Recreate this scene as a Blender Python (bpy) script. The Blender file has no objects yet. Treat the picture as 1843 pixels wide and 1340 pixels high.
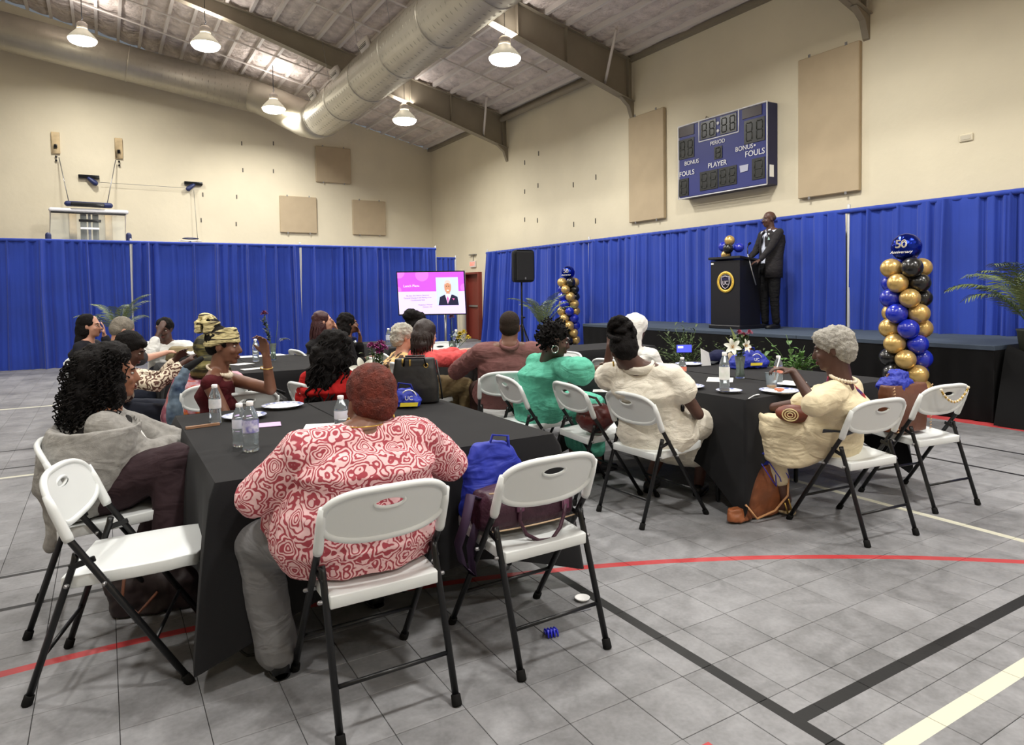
import bpy, bmesh, math, random
import numpy as np
from mathutils import Vector, Matrix, noise
V = Vector
PI = math.pi
rnd = random.Random(7)
sc = bpy.context.scene
col = sc.collection
# ------------------------------------------------------------------ camera
RCAM = Matrix(((0.8569495950757038, -0.5151926734338218, -0.01462534579757612),
               (-0.031498455273982685, -0.02402736847726651, -0.9992149582944656),
               (0.5144368171262047, 0.8567375297045, -0.03681801706896707)))   # rows: right, down, forward
FPX, CX, CY, CAMZ = 1221.384, 921.5, 570.0, 1.44
cam = bpy.data.cameras.new('camera'); camo = bpy.data.objects.new('camera', cam); col.objects.link(camo)
cam.sensor_width = 36; cam.lens = FPX / 1843 * 36; cam.shift_y = -(670 - CY) / 1843; cam.clip_end = 100; cam.clip_start = .05
r_, d_, f_ = RCAM[0], RCAM[1], RCAM[2]
camo.matrix_world = Matrix(((r_[0], -d_[0], -f_[0], 0), (r_[1], -d_[1], -f_[1], 0), (r_[2], -d_[2], -f_[2], CAMZ), (0, 0, 0, 1)))
sc.camera = camo
# ------------------------------------------------------------------ world, exposure
w = bpy.data.worlds.new('world'); sc.world = w; w.use_nodes = True
w.node_tree.nodes['Background'].inputs[0].default_value = (.5, .55, .6, 1); w.node_tree.nodes['Background'].inputs[1].default_value = .3
sc.view_settings.view_transform = 'Standard'; sc.view_settings.look = 'None'; sc.view_settings.gamma = 1
sc.view_settings.use_curve_mapping = False
sc.view_settings.exposure = 0.0
LAMP_W = 170.0            # watts of each high bay lamp
LAMPS = [(6.65, 11.2, 5.86), (6.75, 16.45, 5.88), (2.1, 16.45, 6.98), (4.08, 19.1, 6.46), (-.24, 19.0, 7.5),
         (6.65, 6.0, 5.86), (6.65, .8, 5.86), (2.1, 11.2, 6.98), (2.1, 6.0, 6.98), (2.1, .8, 6.98),
         (-2.6, 13.5, 7.6), (-2.6, 6.0, 7.6), (-2.6, .8, 7.6), (6.65, -4.2, 5.86), (2.1, -4.2, 6.98)]
for i, (x, y, z) in enumerate(LAMPS):
    ld = bpy.data.lights.new('lamp_light', 'AREA'); ld.shape = 'DISK'; ld.size = .5; ld.energy = LAMP_W; ld.color = (1, .975, .925); ld.spread = math.radians(165)
    lo = bpy.data.objects.new('lamp_light', ld); lo.location = (x, y, z - .135); col.objects.link(lo)
    lu = bpy.data.lights.new('lamp_uplight', 'AREA'); lu.shape = 'DISK'; lu.size = .5; lu.energy = LAMP_W * .12; lu.color = (1, .93, .88)
    lo = bpy.data.objects.new('lamp_uplight', lu); lo.location = (x, y, z + .45); lo.rotation_euler = (PI, 0, 0); col.objects.link(lo)
# ------------------------------------------------------------------ helpers
def at(px, py, Z):
    """point seen at pixel (px,py) of the 1843x1340 frame, Z metres along the view axis"""
    v = V(((px - CX) / FPX, (py - CY) / FPX, 1.0)) * Z
    return V((0, 0, CAMZ)) + r_ * v.x + d_ * v.y + f_ * v.z
def onz(px, py, z):
    v = r_ * ((px - CX) / FPX) + d_ * ((py - CY) / FPX) + f_
    return V((0, 0, CAMZ)) + v * ((z - CAMZ) / v.z)
def lin(c):
    return tuple((x / 255 / 12.92) if x / 255 <= .04045 else ((x / 255 + .055) / 1.055) ** 2.4 for x in c) + (1,)
MC = {}
def mat(name, rgb, rough=.6, metal=0, bump=None, var=None, emit=0, trans=0, coat=0, rgb2=None, rand=0, sheen=0, sub=0, fold=0):
    if name in MC: return MC[name]
    m = bpy.data.materials.new(name); m.use_nodes = True; nt = m.node_tree; N = nt.nodes; b = N['Principled BSDF']
    c = lin(rgb)
    b.inputs['Base Color'].default_value = c; b.inputs['Roughness'].default_value = rough; b.inputs['Metallic'].default_value = metal
    if rough >= .8: b.inputs['Specular IOR Level'].default_value = .2
    if coat: b.inputs['Coat Weight'].default_value = coat
    if trans: b.inputs['Transmission Weight'].default_value = trans; b.inputs['IOR'].default_value = 1.33
    if sheen: b.inputs['Sheen Weight'].default_value = sheen
    if emit: b.inputs['Emission Color'].default_value = c; b.inputs['Emission Strength'].default_value = emit
    tc = None
    if bump or var or fold:
        tc = N.new('ShaderNodeTexCoord')
    last = None
    if var:
        n = N.new('ShaderNodeTexNoise'); n.inputs['Scale'].default_value = var[0]; n.inputs['Detail'].default_value = 5
        nt.links.new(tc.outputs['Object'], n.inputs['Vector'])
        mx = N.new('ShaderNodeMix'); mx.data_type = 'RGBA'
        cr = N.new('ShaderNodeValToRGB'); cr.color_ramp.elements[0].position = .35; cr.color_ramp.elements[1].position = .65
        nt.links.new(n.outputs['Fac'], cr.inputs[0]); nt.links.new(cr.outputs[0], mx.inputs['Factor'])
        a = var[1]; c2 = lin(rgb2) if rgb2 else tuple(min(1, x * (1 + a)) for x in c[:3]) + (1,)
        mx.inputs['A'].default_value = c if rgb2 else tuple(x * (1 - a) for x in c[:3]) + (1,); mx.inputs['B'].default_value = c2
        last = mx.outputs['Result']
    if rand:
        oi = N.new('ShaderNodeObjectInfo'); hs = N.new('ShaderNodeHueSaturation'); mr = N.new('ShaderNodeMapRange')
        mr.inputs['To Min'].default_value = 1 - rand; mr.inputs['To Max'].default_value = 1 + rand
        nt.links.new(oi.outputs['Random'], mr.inputs['Value']); nt.links.new(mr.outputs[0], hs.inputs['Value'])
        if last: nt.links.new(last, hs.inputs['Color'])
        else: hs.inputs['Color'].default_value = c
        last = hs.outputs[0]
    if last: nt.links.new(last, b.inputs['Base Color'])
    if bump:
        n2 = N.new('ShaderNodeTexNoise'); n2.inputs['Scale'].default_value = bump[0]; n2.inputs['Detail'].default_value = 4
        nt.links.new(tc.outputs['Object'], n2.inputs['Vector'])
        bp = N.new('ShaderNodeBump'); bp.inputs['Strength'].default_value = bump[1]; bp.inputs['Distance'].default_value = bump[2] if len(bump) > 2 else .02
        nt.links.new(n2.outputs['Fac'], bp.inputs['Height']); nt.links.new(bp.outputs[0], b.inputs['Normal'])
    if fold:
        n3 = N.new('ShaderNodeTexNoise'); n3.inputs['Scale'].default_value = 7; n3.inputs['Detail'].default_value = 2.5; n3.inputs['Distortion'].default_value = 1.6; n3.inputs['Roughness'].default_value = .45
        mpp = N.new('ShaderNodeMapping'); mpp.inputs['Scale'].default_value = (.8, .8, 1.7); mpp.inputs['Rotation'].default_value = (.35, .25, 0); nt.links.new(tc.outputs['Object'], mpp.inputs[0]); nt.links.new(mpp.outputs[0], n3.inputs['Vector'])
        b3 = N.new('ShaderNodeBump'); b3.inputs['Strength'].default_value = fold; b3.inputs['Distance'].default_value = .05; nt.links.new(n3.outputs['Fac'], b3.inputs['Height'])
        if bump: nt.links.new(b3.outputs[0], bp.inputs['Normal'])
        else: nt.links.new(b3.outputs[0], b.inputs['Normal'])
    MC[name] = m
    return m
class MB:
    def __init__(s): s.v = []; s.f = []; s.mi = []; s.M = None; s.cur = 0
    def add(s, vs, fs):
        b = len(s.v)
        s.v += [(s.M @ V(p)) if s.M else V(p) for p in vs]
        s.f += [tuple(b + i for i in f) for f in fs]; s.mi += [s.cur] * len(fs)
        return s
    def box(s, c, d, rot=None):
        hx, hy, hz = d[0] / 2, d[1] / 2, d[2] / 2
        vs = [V((x, y, z)) for x in (-hx, hx) for y in (-hy, hy) for z in (-hz, hz)]
        if rot: vs = [rot @ p for p in vs]
        c = V(c)
        return s.add([c + p for p in vs], [(0, 1, 3, 2), (4, 6, 7, 5), (0, 4, 5, 1), (2, 3, 7, 6), (0, 2, 6, 4), (1, 5, 7, 3)])
    def bbox(s, c, d, b=.005, rot=None):
        """box with bevelled edges"""
        hx, hy, hz = d[0] / 2, d[1] / 2, d[2] / 2; b = min(b, hx * .9, hy * .9, hz * .9)
        vs = []; idx = {}
        for sx in (-1, 1):
            for sy in (-1, 1):
                for sz in (-1, 1):
                    for k in range(3):
                        p = [sx * (hx - b), sy * (hy - b), sz * (hz - b)]; p[k] += (sx, sy, sz)[k] * b
                        idx[(sx, sy, sz, k)] = len(vs); vs.append(V(p))
        fs = []
        for k in range(3):
            o = [i for i in range(3) if i != k]
            for sg in (-1, 1):
                q = []
                for a, c2 in ((-1, -1), (1, -1), (1, 1), (-1, 1)):
                    t = [0, 0, 0]; t[k] = sg; t[o[0]] = a; t[o[1]] = c2; q.append(idx[(*t, k)])
                fs.append(tuple(q) if sg * (1 if k != 1 else -1) > 0 else tuple(q[::-1]))
        for k in range(3):
            o = [i for i in range(3) if i != k]
            for a in (-1, 1):
                for c2 in (-1, 1):
                    q = []
                    for e, kk in ((-1, o[0]), (1, o[0]), (1, o[1]), (-1, o[1])):
                        t = [0, 0, 0]; t[k] = e; t[o[0]] = a; t[o[1]] = c2; q.append(idx[(*t, kk)])
                    fs.append(tuple(q))
        for sx in (-1, 1):
            for sy in (-1, 1):
                for sz in (-1, 1): fs.append(tuple(idx[(sx, sy, sz, k)] for k in range(3)))
        if rot: vs = [rot @ p for p in vs]
        c = V(c)
        return s.add([c + p for p in vs], fs)
    def ell(s, c, r, M3=None, n=16, m=10):
        c = V(c); r = (r, r, r) if not hasattr(r, '__len__') else r
        vs = [V((0, 0, r[2]))]
        for i in range(1, m):
            t = PI * i / m
            for j in range(n):
                p = 2 * PI * j / n; vs.append(V((r[0] * math.sin(t) * math.cos(p), r[1] * math.sin(t) * math.sin(p), r[2] * math.cos(t))))
        vs.append(V((0, 0, -r[2])))
        if M3: vs = [M3 @ p for p in vs]
        fs = [(0, 1 + j, 1 + (j + 1) % n) for j in range(n)]
        for i in range(m - 2):
            for j in range(n):
                a = 1 + i * n + j; b = 1 + i * n + (j + 1) % n; fs.append((a, a + n, b + n, b))
        L = len(vs) - 1
        fs += [(L, 1 + (m - 2) * n + (j + 1) % n, 1 + (m - 2) * n + j) for j in range(n)]
        return s.add([c + p for p in vs], fs)
    def tube(s, pts, r, n=10, closed=False, cap=True, flat=1.0, up=None):
        pts = [V(p) for p in pts]; m = len(pts); rs = r if hasattr(r, '__len__') else [r] * m
        vs = []; fs = []; prev = None
        for i, p in enumerate(pts):
            a = pts[(i - 1) % m] if (closed or i > 0) else p; b = pts[(i + 1) % m] if (closed or i < m - 1) else p
            t = (b - a); t = t.normalized() if t.length > 1e-9 else V((0, 0, 1))
            if prev is None:
                u = V(up) if up else (V((0, 0, 1)) if abs(t.z) < .9 else V((1, 0, 0)))
            else: u = prev
            u = (u - t * u.dot(t)); u = u.normalized() if u.length > 1e-6 else t.orthogonal().normalized()
            prev = u; w_ = t.cross(u)
            for j in range(n):
                q = 2 * PI * j / n; vs.append(p + (u * math.cos(q) * flat + w_ * math.sin(q)) * rs[i])
        for i in range(m if closed else m - 1):
            for j in range(n):
                a = i * n + j; b = i * n + (j + 1) % n; c = ((i + 1) % m) * n + (j + 1) % n; d = ((i + 1) % m) * n + j
                fs.append((a, b, c, d))
        if cap and not closed: fs += [tuple(range(n))[::-1], tuple((m - 1) * n + j for j in range(n))]
        return s.add(vs, fs)
    def cap(s, p0, p1, r0, r1=None, n=12):
        """tapered capsule, closed"""
        r1 = r0 if r1 is None else r1; p0 = V(p0); p1 = V(p1); t = p1 - p0
        t = t.normalized() if t.length > 1e-6 else V((0, 0, 1))
        pts = []; rs = []
        for k in (0.03, .5, .87): pts.append(p0 - t * r0 * math.sqrt(1 - k * k)); rs.append(r0 * k)
        pts.append(p0); rs.append(r0); pts.append(p1); rs.append(r1)
        for k in (.87, .5, .03): pts.append(p1 + t * r1 * math.sqrt(1 - k * k)); rs.append(r1 * k)
        return s.tube(pts, rs, n)
    def loft(s, secs, X, Y, n=20, pw=2.3):
        """secs: (centre, half width, half depth); X, Y axes"""
        vs = []; fs = []
        for sec in secs:
            c, a, b = sec[:3]; x = sec[3] if len(sec) > 3 else X; y = sec[4] if len(sec) > 4 else Y
            for j in range(n):
                q = 2 * PI * j / n; cs, sn = math.cos(q), math.sin(q)
                vs.append(V(c) + x * (math.copysign(abs(cs) ** (2 / pw), cs) * a) + y * (math.copysign(abs(sn) ** (2 / pw), sn) * b))
        for i in range(len(secs) - 1):
            for j in range(n): fs.append((i * n + j, i * n + (j + 1) % n, (i + 1) * n + (j + 1) % n, (i + 1) * n + j))
        fs += [tuple(range(n))[::-1], tuple((len(secs) - 1) * n + j for j in range(n))]
        return s.add(vs, fs)
    def lathe(s, prof, c=(0, 0, 0), n=20, M3=None, cap=True):
        c = V(c); vs = []; fs = []
        for r, z in prof:
            for j in range(n):
                q = 2 * PI * j / n; p = V((r * math.cos(q), r * math.sin(q), z)); vs.append(c + (M3 @ p if M3 else p))
        for i in range(len(prof) - 1):
            for j in range(n): fs.append((i * n + j, i * n + (j + 1) % n, (i + 1) * n + (j + 1) % n, (i + 1) * n + j))
        if cap: fs += [tuple(range(n))[::-1], tuple((len(prof) - 1) * n + j for j in range(n))]
        return s.add(vs, fs)
    def grid(s, fn, nu, nv, wrap=False):
        vs = [fn(i / nu, j / nv) for j in range(nv + 1) for i in range(nu + (0 if wrap else 1))]
        w_ = nu + (0 if wrap else 1); fs = []
        for j in range(nv):
            for i in range(nu):
                a = j * w_ + i; b = j * w_ + (i + 1) % w_; fs.append((a, b, b + w_, a + w_))
        return s.add(vs, fs)
    def poly(s, pts, th=None, nrm=None):
        pts = [V(p) for p in pts]; n = len(pts)
        if th is None: return s.add(pts, [tuple(range(n))])
        q = [p + V(nrm) * th for p in pts]
        return s.add(pts + q, [tuple(range(n))[::-1], tuple(n + i for i in range(n))] + [(i, (i + 1) % n, n + (i + 1) % n, n + i) for i in range(n)])
    def mesh(s, name, mats, o=(0, 0, 0), smooth=True):
        me = bpy.data.meshes.new(name); o = V(o)
        me.from_pydata([tuple(p - o) for p in s.v], [], s.f)
        for m in (mats if isinstance(mats, (list, tuple)) else [mats]): me.materials.append(m)
        me.polygons.foreach_set('material_index', s.mi)
        me.polygons.foreach_set('use_smooth', [smooth] * len(me.polygons))
        me.update(); return me
    def build(s, name, mats, parent=None, o=None, smooth=True, sharp=None):
        if o is None: o = parent.get('_o', (0, 0, 0)) if parent else (0, 0, 0)
        me = s.mesh(name, mats, o, smooth)
        if sharp and smooth:
            me.update()
            try: me.set_sharp_from_angle(angle=math.radians(sharp))
            except Exception: pass
        ob = bpy.data.objects.new(name, me); col.objects.link(ob)
        if parent: ob.parent = parent
        else: ob.location = o
        ob['_o'] = tuple(o)
        return ob
def fix_normals(ob):
    bm = bmesh.new(); bm.from_mesh(ob.data); bmesh.ops.recalc_face_normals(bm, faces=bm.faces); bm.to_mesh(ob.data); bm.free()
TX = {}
def tex(scale, kind='CLOUDS', depth=2):
    k = (scale, kind, depth)
    if k not in TX:
        t = bpy.data.textures.new('relief', kind); t.noise_scale = scale
        if kind == 'CLOUDS': t.noise_depth = depth
        TX[k] = t
    return TX[k]
def fuse(ob, vox=.01, smooth=3, disp=(), sub=0):
    fix_normals(ob)
    m = ob.modifiers.new('remesh', 'REMESH'); m.mode = 'VOXEL'; m.voxel_size = vox; m.use_smooth_shade = True
    if smooth: m = ob.modifiers.new('smooth', 'SMOOTH'); m.factor = .5; m.iterations = smooth
    for sc_, st in disp:
        m = ob.modifiers.new('relief', 'DISPLACE'); m.texture = tex(sc_); m.strength = st; m.texture_coords = 'LOCAL'; m.mid_level = .5
    return ob
def tag(o, label=None, cat=None, group=None, kind=None):
    if label: o['label'] = label
    if cat: o['category'] = cat
    if group: o['group'] = group
    if kind: o['kind'] = kind
    return o
def empty(name, loc, label=None, cat=None, group=None, local=False):
    o = bpy.data.objects.new(name, None); o.empty_display_size = .1; col.objects.link(o); o.location = loc
    o['_o'] = (0, 0, 0) if local else tuple(loc)
    return tag(o, label, cat, group)
def copy_tree(o, parent=None):
    c = o.copy(); col.objects.link(c)
    if parent: c.parent = parent
    for ch in list(o.children): copy_tree(ch, c)
    return c
def rotz(a): return Matrix.Rotation(a, 3, 'Z')
def text(s_, size, M4, m, parent, name='lettering', ext=.001, align='CENTER', shear=0, space=1):
    cu = bpy.data.curves.new(name, 'FONT'); cu.body = s_; cu.size = size; cu.extrude = ext; cu.align_x = align; cu.align_y = 'CENTER'; cu.shear = shear; cu.space_character = space
    cu.materials.append(m); cu.resolution_u = 3
    tmp = bpy.data.objects.new(name, cu); me = bpy.data.meshes.new_from_object(tmp); bpy.data.objects.remove(tmp)
    ob = bpy.data.objects.new(name, me); col.objects.link(ob); ob.parent = parent; ob['_o'] = parent.get('_o', (0, 0, 0))
    po = V(parent.get('_o', (0, 0, 0))); ob.matrix_local = Matrix.Translation(-po) @ M4
    return ob
def frame(o, x, y, z):
    """4x4 from origin and axes"""
    return Matrix(((x[0], y[0], z[0], o[0]), (x[1], y[1], z[1], o[1]), (x[2], y[2], z[2], o[2]), (0, 0, 0, 1)))
# ------------------------------------------------------------------ materials
WHITE_PL = mat('white plastic', (222, 226, 226), .42, bump=(220, .08, .002))
BLACK_ST = mat('black steel', (22, 23, 25), .35, .2)
RUBBER = mat('black rubber', (14, 14, 14), .8)
CLOTH_BK = mat('black table cloth', (29, 29, 31), .95, bump=(400, .15, .003), sheen=.04)
SKIRT_BK = mat('black stage skirt', (17, 17, 18), .95, bump=(300, .2, .003))
DRAPE = mat('royal blue drape', (27, 60, 163), .75, bump=(260, .25, .003), var=(1.3, .1), sheen=.2)
WALL = mat('cream painted block', (219, 210, 186), .85, bump=(7, .22, .02), var=(.7, .045))
STEEL = mat('galvanised duct', (176, 170, 156), .42, .55, bump=(14, .12, .02), var=(2.2, .06))
FRAME = mat('grey beige painted steel', (140, 131, 114), .6, var=(3, .05))
CREAM = mat('pale painted steel', (216, 209, 203), .6)
INSUL = mat('pale vinyl insulation', (212, 201, 194), .85, bump=(5.5, 1.0, .12), var=(4, .14))
PANEL = mat('tan acoustic panel', (181, 164, 137), .9, bump=(120, .3, .004), var=(3, .03))
METAL = mat('brushed metal', (150, 150, 152), .35, .8)
CHROME = mat('chrome', (210, 210, 210), .15, 1)
GOLD = mat('gold trim', (205, 170, 90), .3, .9)
PAPER = mat('white paper', (238, 238, 236), .7)
BLUE_BAG = mat('royal blue tote fabric', (27, 45, 160), .6, bump=(60, .3, .004), var=(9, .12), fold=0.36)
LEAF = mat('green leaf', (62, 84, 42), .5, var=(6, .25))
PALM_LF = mat('palm leaf', (96, 108, 66), .5, var=(5, .25))
WRITE = mat('white lettering', (226, 226, 230), .6)
# ------------------------------------------------------------------ floor: sport court tiles
T = .2573
GX0, GY0 = 1.93 - T * 32 - T / 2, 1.4195 - T * 32 - T / 2     # joints fall half a tile from the line centres
def floor_material():
    m = bpy.data.materials.new('grey court tile'); m.use_nodes = True; nt = m.node_tree; N = nt.nodes; L = nt.links; b = N['Principled BSDF']
    geo = N.new('ShaderNodeNewGeometry'); sx = N.new('ShaderNodeSeparateXYZ'); L.new(geo.outputs['Position'], sx.inputs[0])
    def mth(op, a, b_=None, c=None):
        n = N.new('ShaderNodeMath'); n.operation = op
        for i, v in enumerate((a, b_, c)):
            if v is None: continue
            if isinstance(v, (int, float)): n.inputs[i].default_value = v
            else: L.new(v, n.inputs[i])
        return n.outputs[0]
    X, Y = sx.outputs[0], sx.outputs[1]
    def band(c, v, hw): return mth('LESS_THAN', mth('ABSOLUTE', mth('SUBTRACT', c, v)), hw)
    def rng(c, a, b_): return mth('MULTIPLY', mth('GREATER_THAN', c, a), mth('LESS_THAN', c, b_))
    def mx(a, b_): return mth('MAXIMUM', a, b_)
    def an(a, b_): return mth('MULTIPLY', a, b_)
    # tile tint: random per tile from the tile's index, and mottling
    ix = mth('FLOOR', mth('DIVIDE', mth('SUBTRACT', X, GX0), T)); iy = mth('FLOOR', mth('DIVIDE', mth('SUBTRACT', Y, GY0), T))
    cb = N.new('ShaderNodeCombineXYZ'); L.new(ix, cb.inputs[0]); L.new(iy, cb.inputs[1])
    wn = N.new('ShaderNodeTexWhiteNoise'); wn.noise_dimensions = '2D'; L.new(cb.outputs[0], wn.inputs['Vector'])
    n1 = N.new('ShaderNodeTexNoise'); n1.inputs['Scale'].default_value = 1.6; n1.inputs['Detail'].default_value = 6; n1.inputs['Roughness'].default_value = .62; L.new(geo.outputs['Position'], n1.inputs['Vector'])
    n2 = N.new('ShaderNodeTexNoise'); n2.inputs['Scale'].default_value = 55; n2.inputs['Detail'].default_value = 3; L.new(geo.outputs['Position'], n2.inputs['Vector'])
    n3 = N.new('ShaderNodeTexNoise'); n3.inputs['Scale'].default_value = 6; n3.inputs['Detail'].default_value = 5; n3.inputs['Distortion'].default_value = 1.2; L.new(geo.outputs['Position'], n3.inputs['Vector'])
    val = mth('ADD', mth('MULTIPLY', wn.outputs['Value'], .12), .40)
    val = mth('ADD', val, mth('MULTIPLY', mth('SUBTRACT', n1.outputs['Fac'], .5), .75))
    val = mth('ADD', val, mth('MULTIPLY', mth('SUBTRACT', n3.outputs['Fac'], .5), .55))
    val = mth('ADD', val, mth('MULTIPLY', mth('SUBTRACT', n2.outputs['Fac'], .5), .25))
    cr = N.new('ShaderNodeValToRGB'); e = cr.color_ramp.elements
    e[0].position = .15; e[0].color = lin((88, 88, 89)); e[1].position = .85; e[1].color = lin((158, 158, 161)); L.new(val, cr.inputs[0])
    colr = cr.outputs[0]
    def paint(mask, rgb, wear=.12):
        nonlocal colr
        wm = mth('SUBTRACT', mask, mth('MULTIPLY', n3.outputs['Fac'], wear)); wm = mth('MAXIMUM', wm, 0)
        k = N.new('ShaderNodeMix'); k.data_type = 'RGBA'; L.new(wm, k.inputs['Factor']); L.new(colr, k.inputs['A']); k.inputs['B'].default_value = lin(rgb); colr = k.outputs['Result']
    blk = band(X, 1.93, .026)
    blk = mx(blk, an(band(Y, 1.419, .026), mth('GREATER_THAN', X, 1.905)))
    for x in (6.64, 5.89): blk = mx(blk, an(band(X, x, .02), mth('LESS_THAN', Y, 4.6)))
    for y in (3.885, 4.34, 7.13, 7.95): blk = mx(blk, an(band(Y, y, .018), mth('LESS_THAN', X, .3)))
    paint(blk, (14, 14, 15), .03)
    wht = an(band(Y, 1.166, .03), mth('GREATER_THAN', X, 2.02))
    wht = mx(wht, band(X, 4.385, .026)); wht = mx(wht, an(band(Y, 6.77, .026), mth('LESS_THAN', X, .5))); wht = mx(wht, an(band(Y, 11., .04), mth('LESS_THAN', X, 2)))
    paint(wht, (200, 198, 180), .08)
    dx = mth('SUBTRACT', X, -.153); dy = mth('SUBTRACT', Y, -3.101)
    rr = mth('SQRT', mth('ADD', mth('MULTIPLY', dx, dx), mth('MULTIPLY', dy, dy)))
    red = band(rr, 6.32, .026)
    red = mx(red, an(rng(X, 1.45, 1.605), rng(Y, 1.30, 1.497)))
    red = mx(red, an(mth('GREATER_THAN', X, 7.68), mth('LESS_THAN', Y, 8.)))
    paint(red, (178, 45, 48), .25)
    L.new(colr, b.inputs['Base Color']); b.inputs['Specular IOR Level'].default_value = .32
    ro = mth('ADD', mth('MULTIPLY', n3.outputs['Fac'], .25), .40); L.new(ro, b.inputs['Roughness'])
    bp = N.new('ShaderNodeBump'); bp.inputs['Strength'].default_value = .15; bp.inputs['Distance'].default_value = .002; L.new(n2.outputs['Fac'], bp.inputs['Height']); L.new(bp.outputs[0], b.inputs['Normal'])
    return m
TILE = floor_material()
GROUT = mat('dark joint', (70, 70, 72), .9)
floor = MB().box((2, 6, -.03), (28, 32, .05)).build('floor', GROUT, smooth=False); tag(floor, kind='structure')
tm = MB().bbox((0, 0, -.0015), (T - .0022, T - .0022, .005), .0012).mesh('tile', TILE, smooth=False)
tiles = []
for i in range(66):
    for j in range(112):
        x = GX0 + (i + .5) * T; y = GY0 + (j + .5) * T
        v = V((x, y, 0)) - V((0, 0, CAMZ)); Z = f_.dot(v)
        if x > 9.9 or y > 21.5: continue
        vis = False
        if Z > 1.2:
            px = CX + FPX * r_.dot(v) / Z; py = CY + FPX * d_.dot(v) / Z
            vis = -60 < px < 1900 and py < 1400
        tiles.append((0 if vis else 1, Z if vis else abs(Z) + 50, x, y))
tiles.sort()
for k, (a, Z, x, y) in enumerate(tiles[:300]):
    o = bpy.data.objects.new('tile', tm); col.objects.link(o); o.parent = floor; o.location = (x, y, rnd.uniform(-.0004, .0004))
mb = MB(); h = T / 2 - .0011
for a, Z, x, y in tiles[300:]:
    mb.add([(x - h, y - h, .001), (x + h, y - h, .001), (x + h, y + h, .001), (x - h, y + h, .001), (x - h, y - h, -.004), (x + h, y - h, -.004), (x + h, y + h, -.004), (x - h, y + h, -.004)],
           [(0, 1, 2, 3), (0, 4, 5, 1), (1, 5, 6, 2), (2, 6, 7, 3), (3, 7, 4, 0)])
tag(mb.build('far_tiles', TILE, floor, (0, 0, 0), smooth=False), kind='stuff')
# ------------------------------------------------------------------ walls
XR, YG, XL, YB = 9.8, 21.6, -7.5, -7.0
def roofz(x): return 6.30 + .228 * (XR - x) if x > -2 else 6.30 + .228 * (XR + 2) + .228 * (x + 2)
def struct(name, mb, m, **k): return tag(mb.build(name, m, smooth=False, **k), kind='structure')
def seam_wall(a, b, z0, z1, n):   # plain wall slab with thickness, outward normal n
    m = MB(); a = V(a); b = V(b); c = (a + b) / 2 + V(n) * .1; d = b - a
    m.box((c.x, c.y, (z0 + z1) / 2), (abs(d.x) + (.2 if n[0] else 0), abs(d.y) + (.2 if n[1] else 0), z1 - z0)); return m
mb = MB()
dy0, dy1, dz = 18.05, 19.1, 2.06        # door opening
for (y0, y1, z0, z1) in ((YB, dy0, 0, 6.6), (dy1, YG, 0, 6.6), (dy0, dy1, dz, 6.6)):
    mb.box((XR + .1, (y0 + y1) / 2, (z0 + z1) / 2), (.2, y1 - y0, z1 - z0))
wall_r = struct('wall_right', mb, WALL)
struct('wall_far', MB().poly([(XL, YG, 0), (XR + .2, YG, 0), (XR + .2, YG, roofz(XR)), (-2, YG, roofz(-2)), (XL, YG, roofz(XL))], .2, (0, 1, 0)), WALL)
struct('wall_left', seam_wall((XL, YB, 0), (XL, YG, 0), 0, 8.3, (-1, 0, 0)), WALL)
struct('wall_back', MB().poly([(XL, YB, 0), (XR + .2, YB, 0), (XR + .2, YB, roofz(XR)), (-2, YB, roofz(-2)), (XL, YB, roofz(XL))], .2, (0, -1, 0)), WALL)
# ------------------------------------------------------------------ roof
mb = MB(); up = .14
xs = [XL, -2, XR + .2]
prof = [(x, roofz(x) + up) for x in xs]
mb.add([(x, y, z + dz_) for y in (YB, YG) for (x, z) in prof for dz_ in (0, .1)],
       [(0, 6, 8, 2), (2, 8, 10, 4), (1, 3, 9, 7), (3, 5, 11, 9), (0, 2, 3, 1), (2, 4, 5, 3), (6, 7, 9, 8), (8, 9, 11, 10), (0, 1, 7, 6), (4, 10, 11, 5)])
ceil = struct('ceiling', mb, INSUL)
# sagging insulation blanket between the purlins (one soft surface)
mb = MB()
NX = 210; 
def sag(u, v):
    x = XR - u * 17.0; y = YB + v * (YG - YB); ph = ((XR - .25 - x) / .5) % 1
    n = noise.noise(V((x * 2.3, y * 1.7, 0))) * .035 + noise.noise(V((x * 6, y * 5, 3))) * .02
    return V((x, y, roofz(x) + .10 - .05 * math.sin(PI * ph) + n))
mb.grid(sag, NX, 170)
tag(mb.build('insulation_blanket', INSUL, ceil, (0, 0, 0)), kind='stuff')
pl = MB().box((0, (YB + YG) / 2, 0), (.07, YG - YB, .11)).mesh('purlin', CREAM, smooth=False)
x = XR - .25
while x > XL:
    o = bpy.data.objects.new('purlin', pl); col.objects.link(o); o.parent = ceil; o.location = (x, 0, roofz(x) + .05); x -= .5
# straps along the slope at mid bay
for y in (8.6, 13.1, 14.6, 18.3, 19.6, 3.4):
    a = V((XR - .9, y, roofz(XR - .9) - .03)); b = V((-2, y, roofz(-2) - .03))
    MB().tube([a, b], .022, 8).build('conduit', CREAM, ceil, (0, 0, 0))
# eave angle along the right wall and the dark gap above it
MB().box((XR - .06, (YB + YG) / 2, 6.33), (.12, YG - YB, .10)).build('eave_strut', FRAME, ceil, (0, 0, 0), smooth=False)
for (y0, y1) in ((11.3, 16.35), ):
    MB().cap((XR - .22, y0, 6.2), (XR - .22, y1, 6.2), .07).build('eave_pipe', FRAME, ceil, (0, 0, 0))
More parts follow.
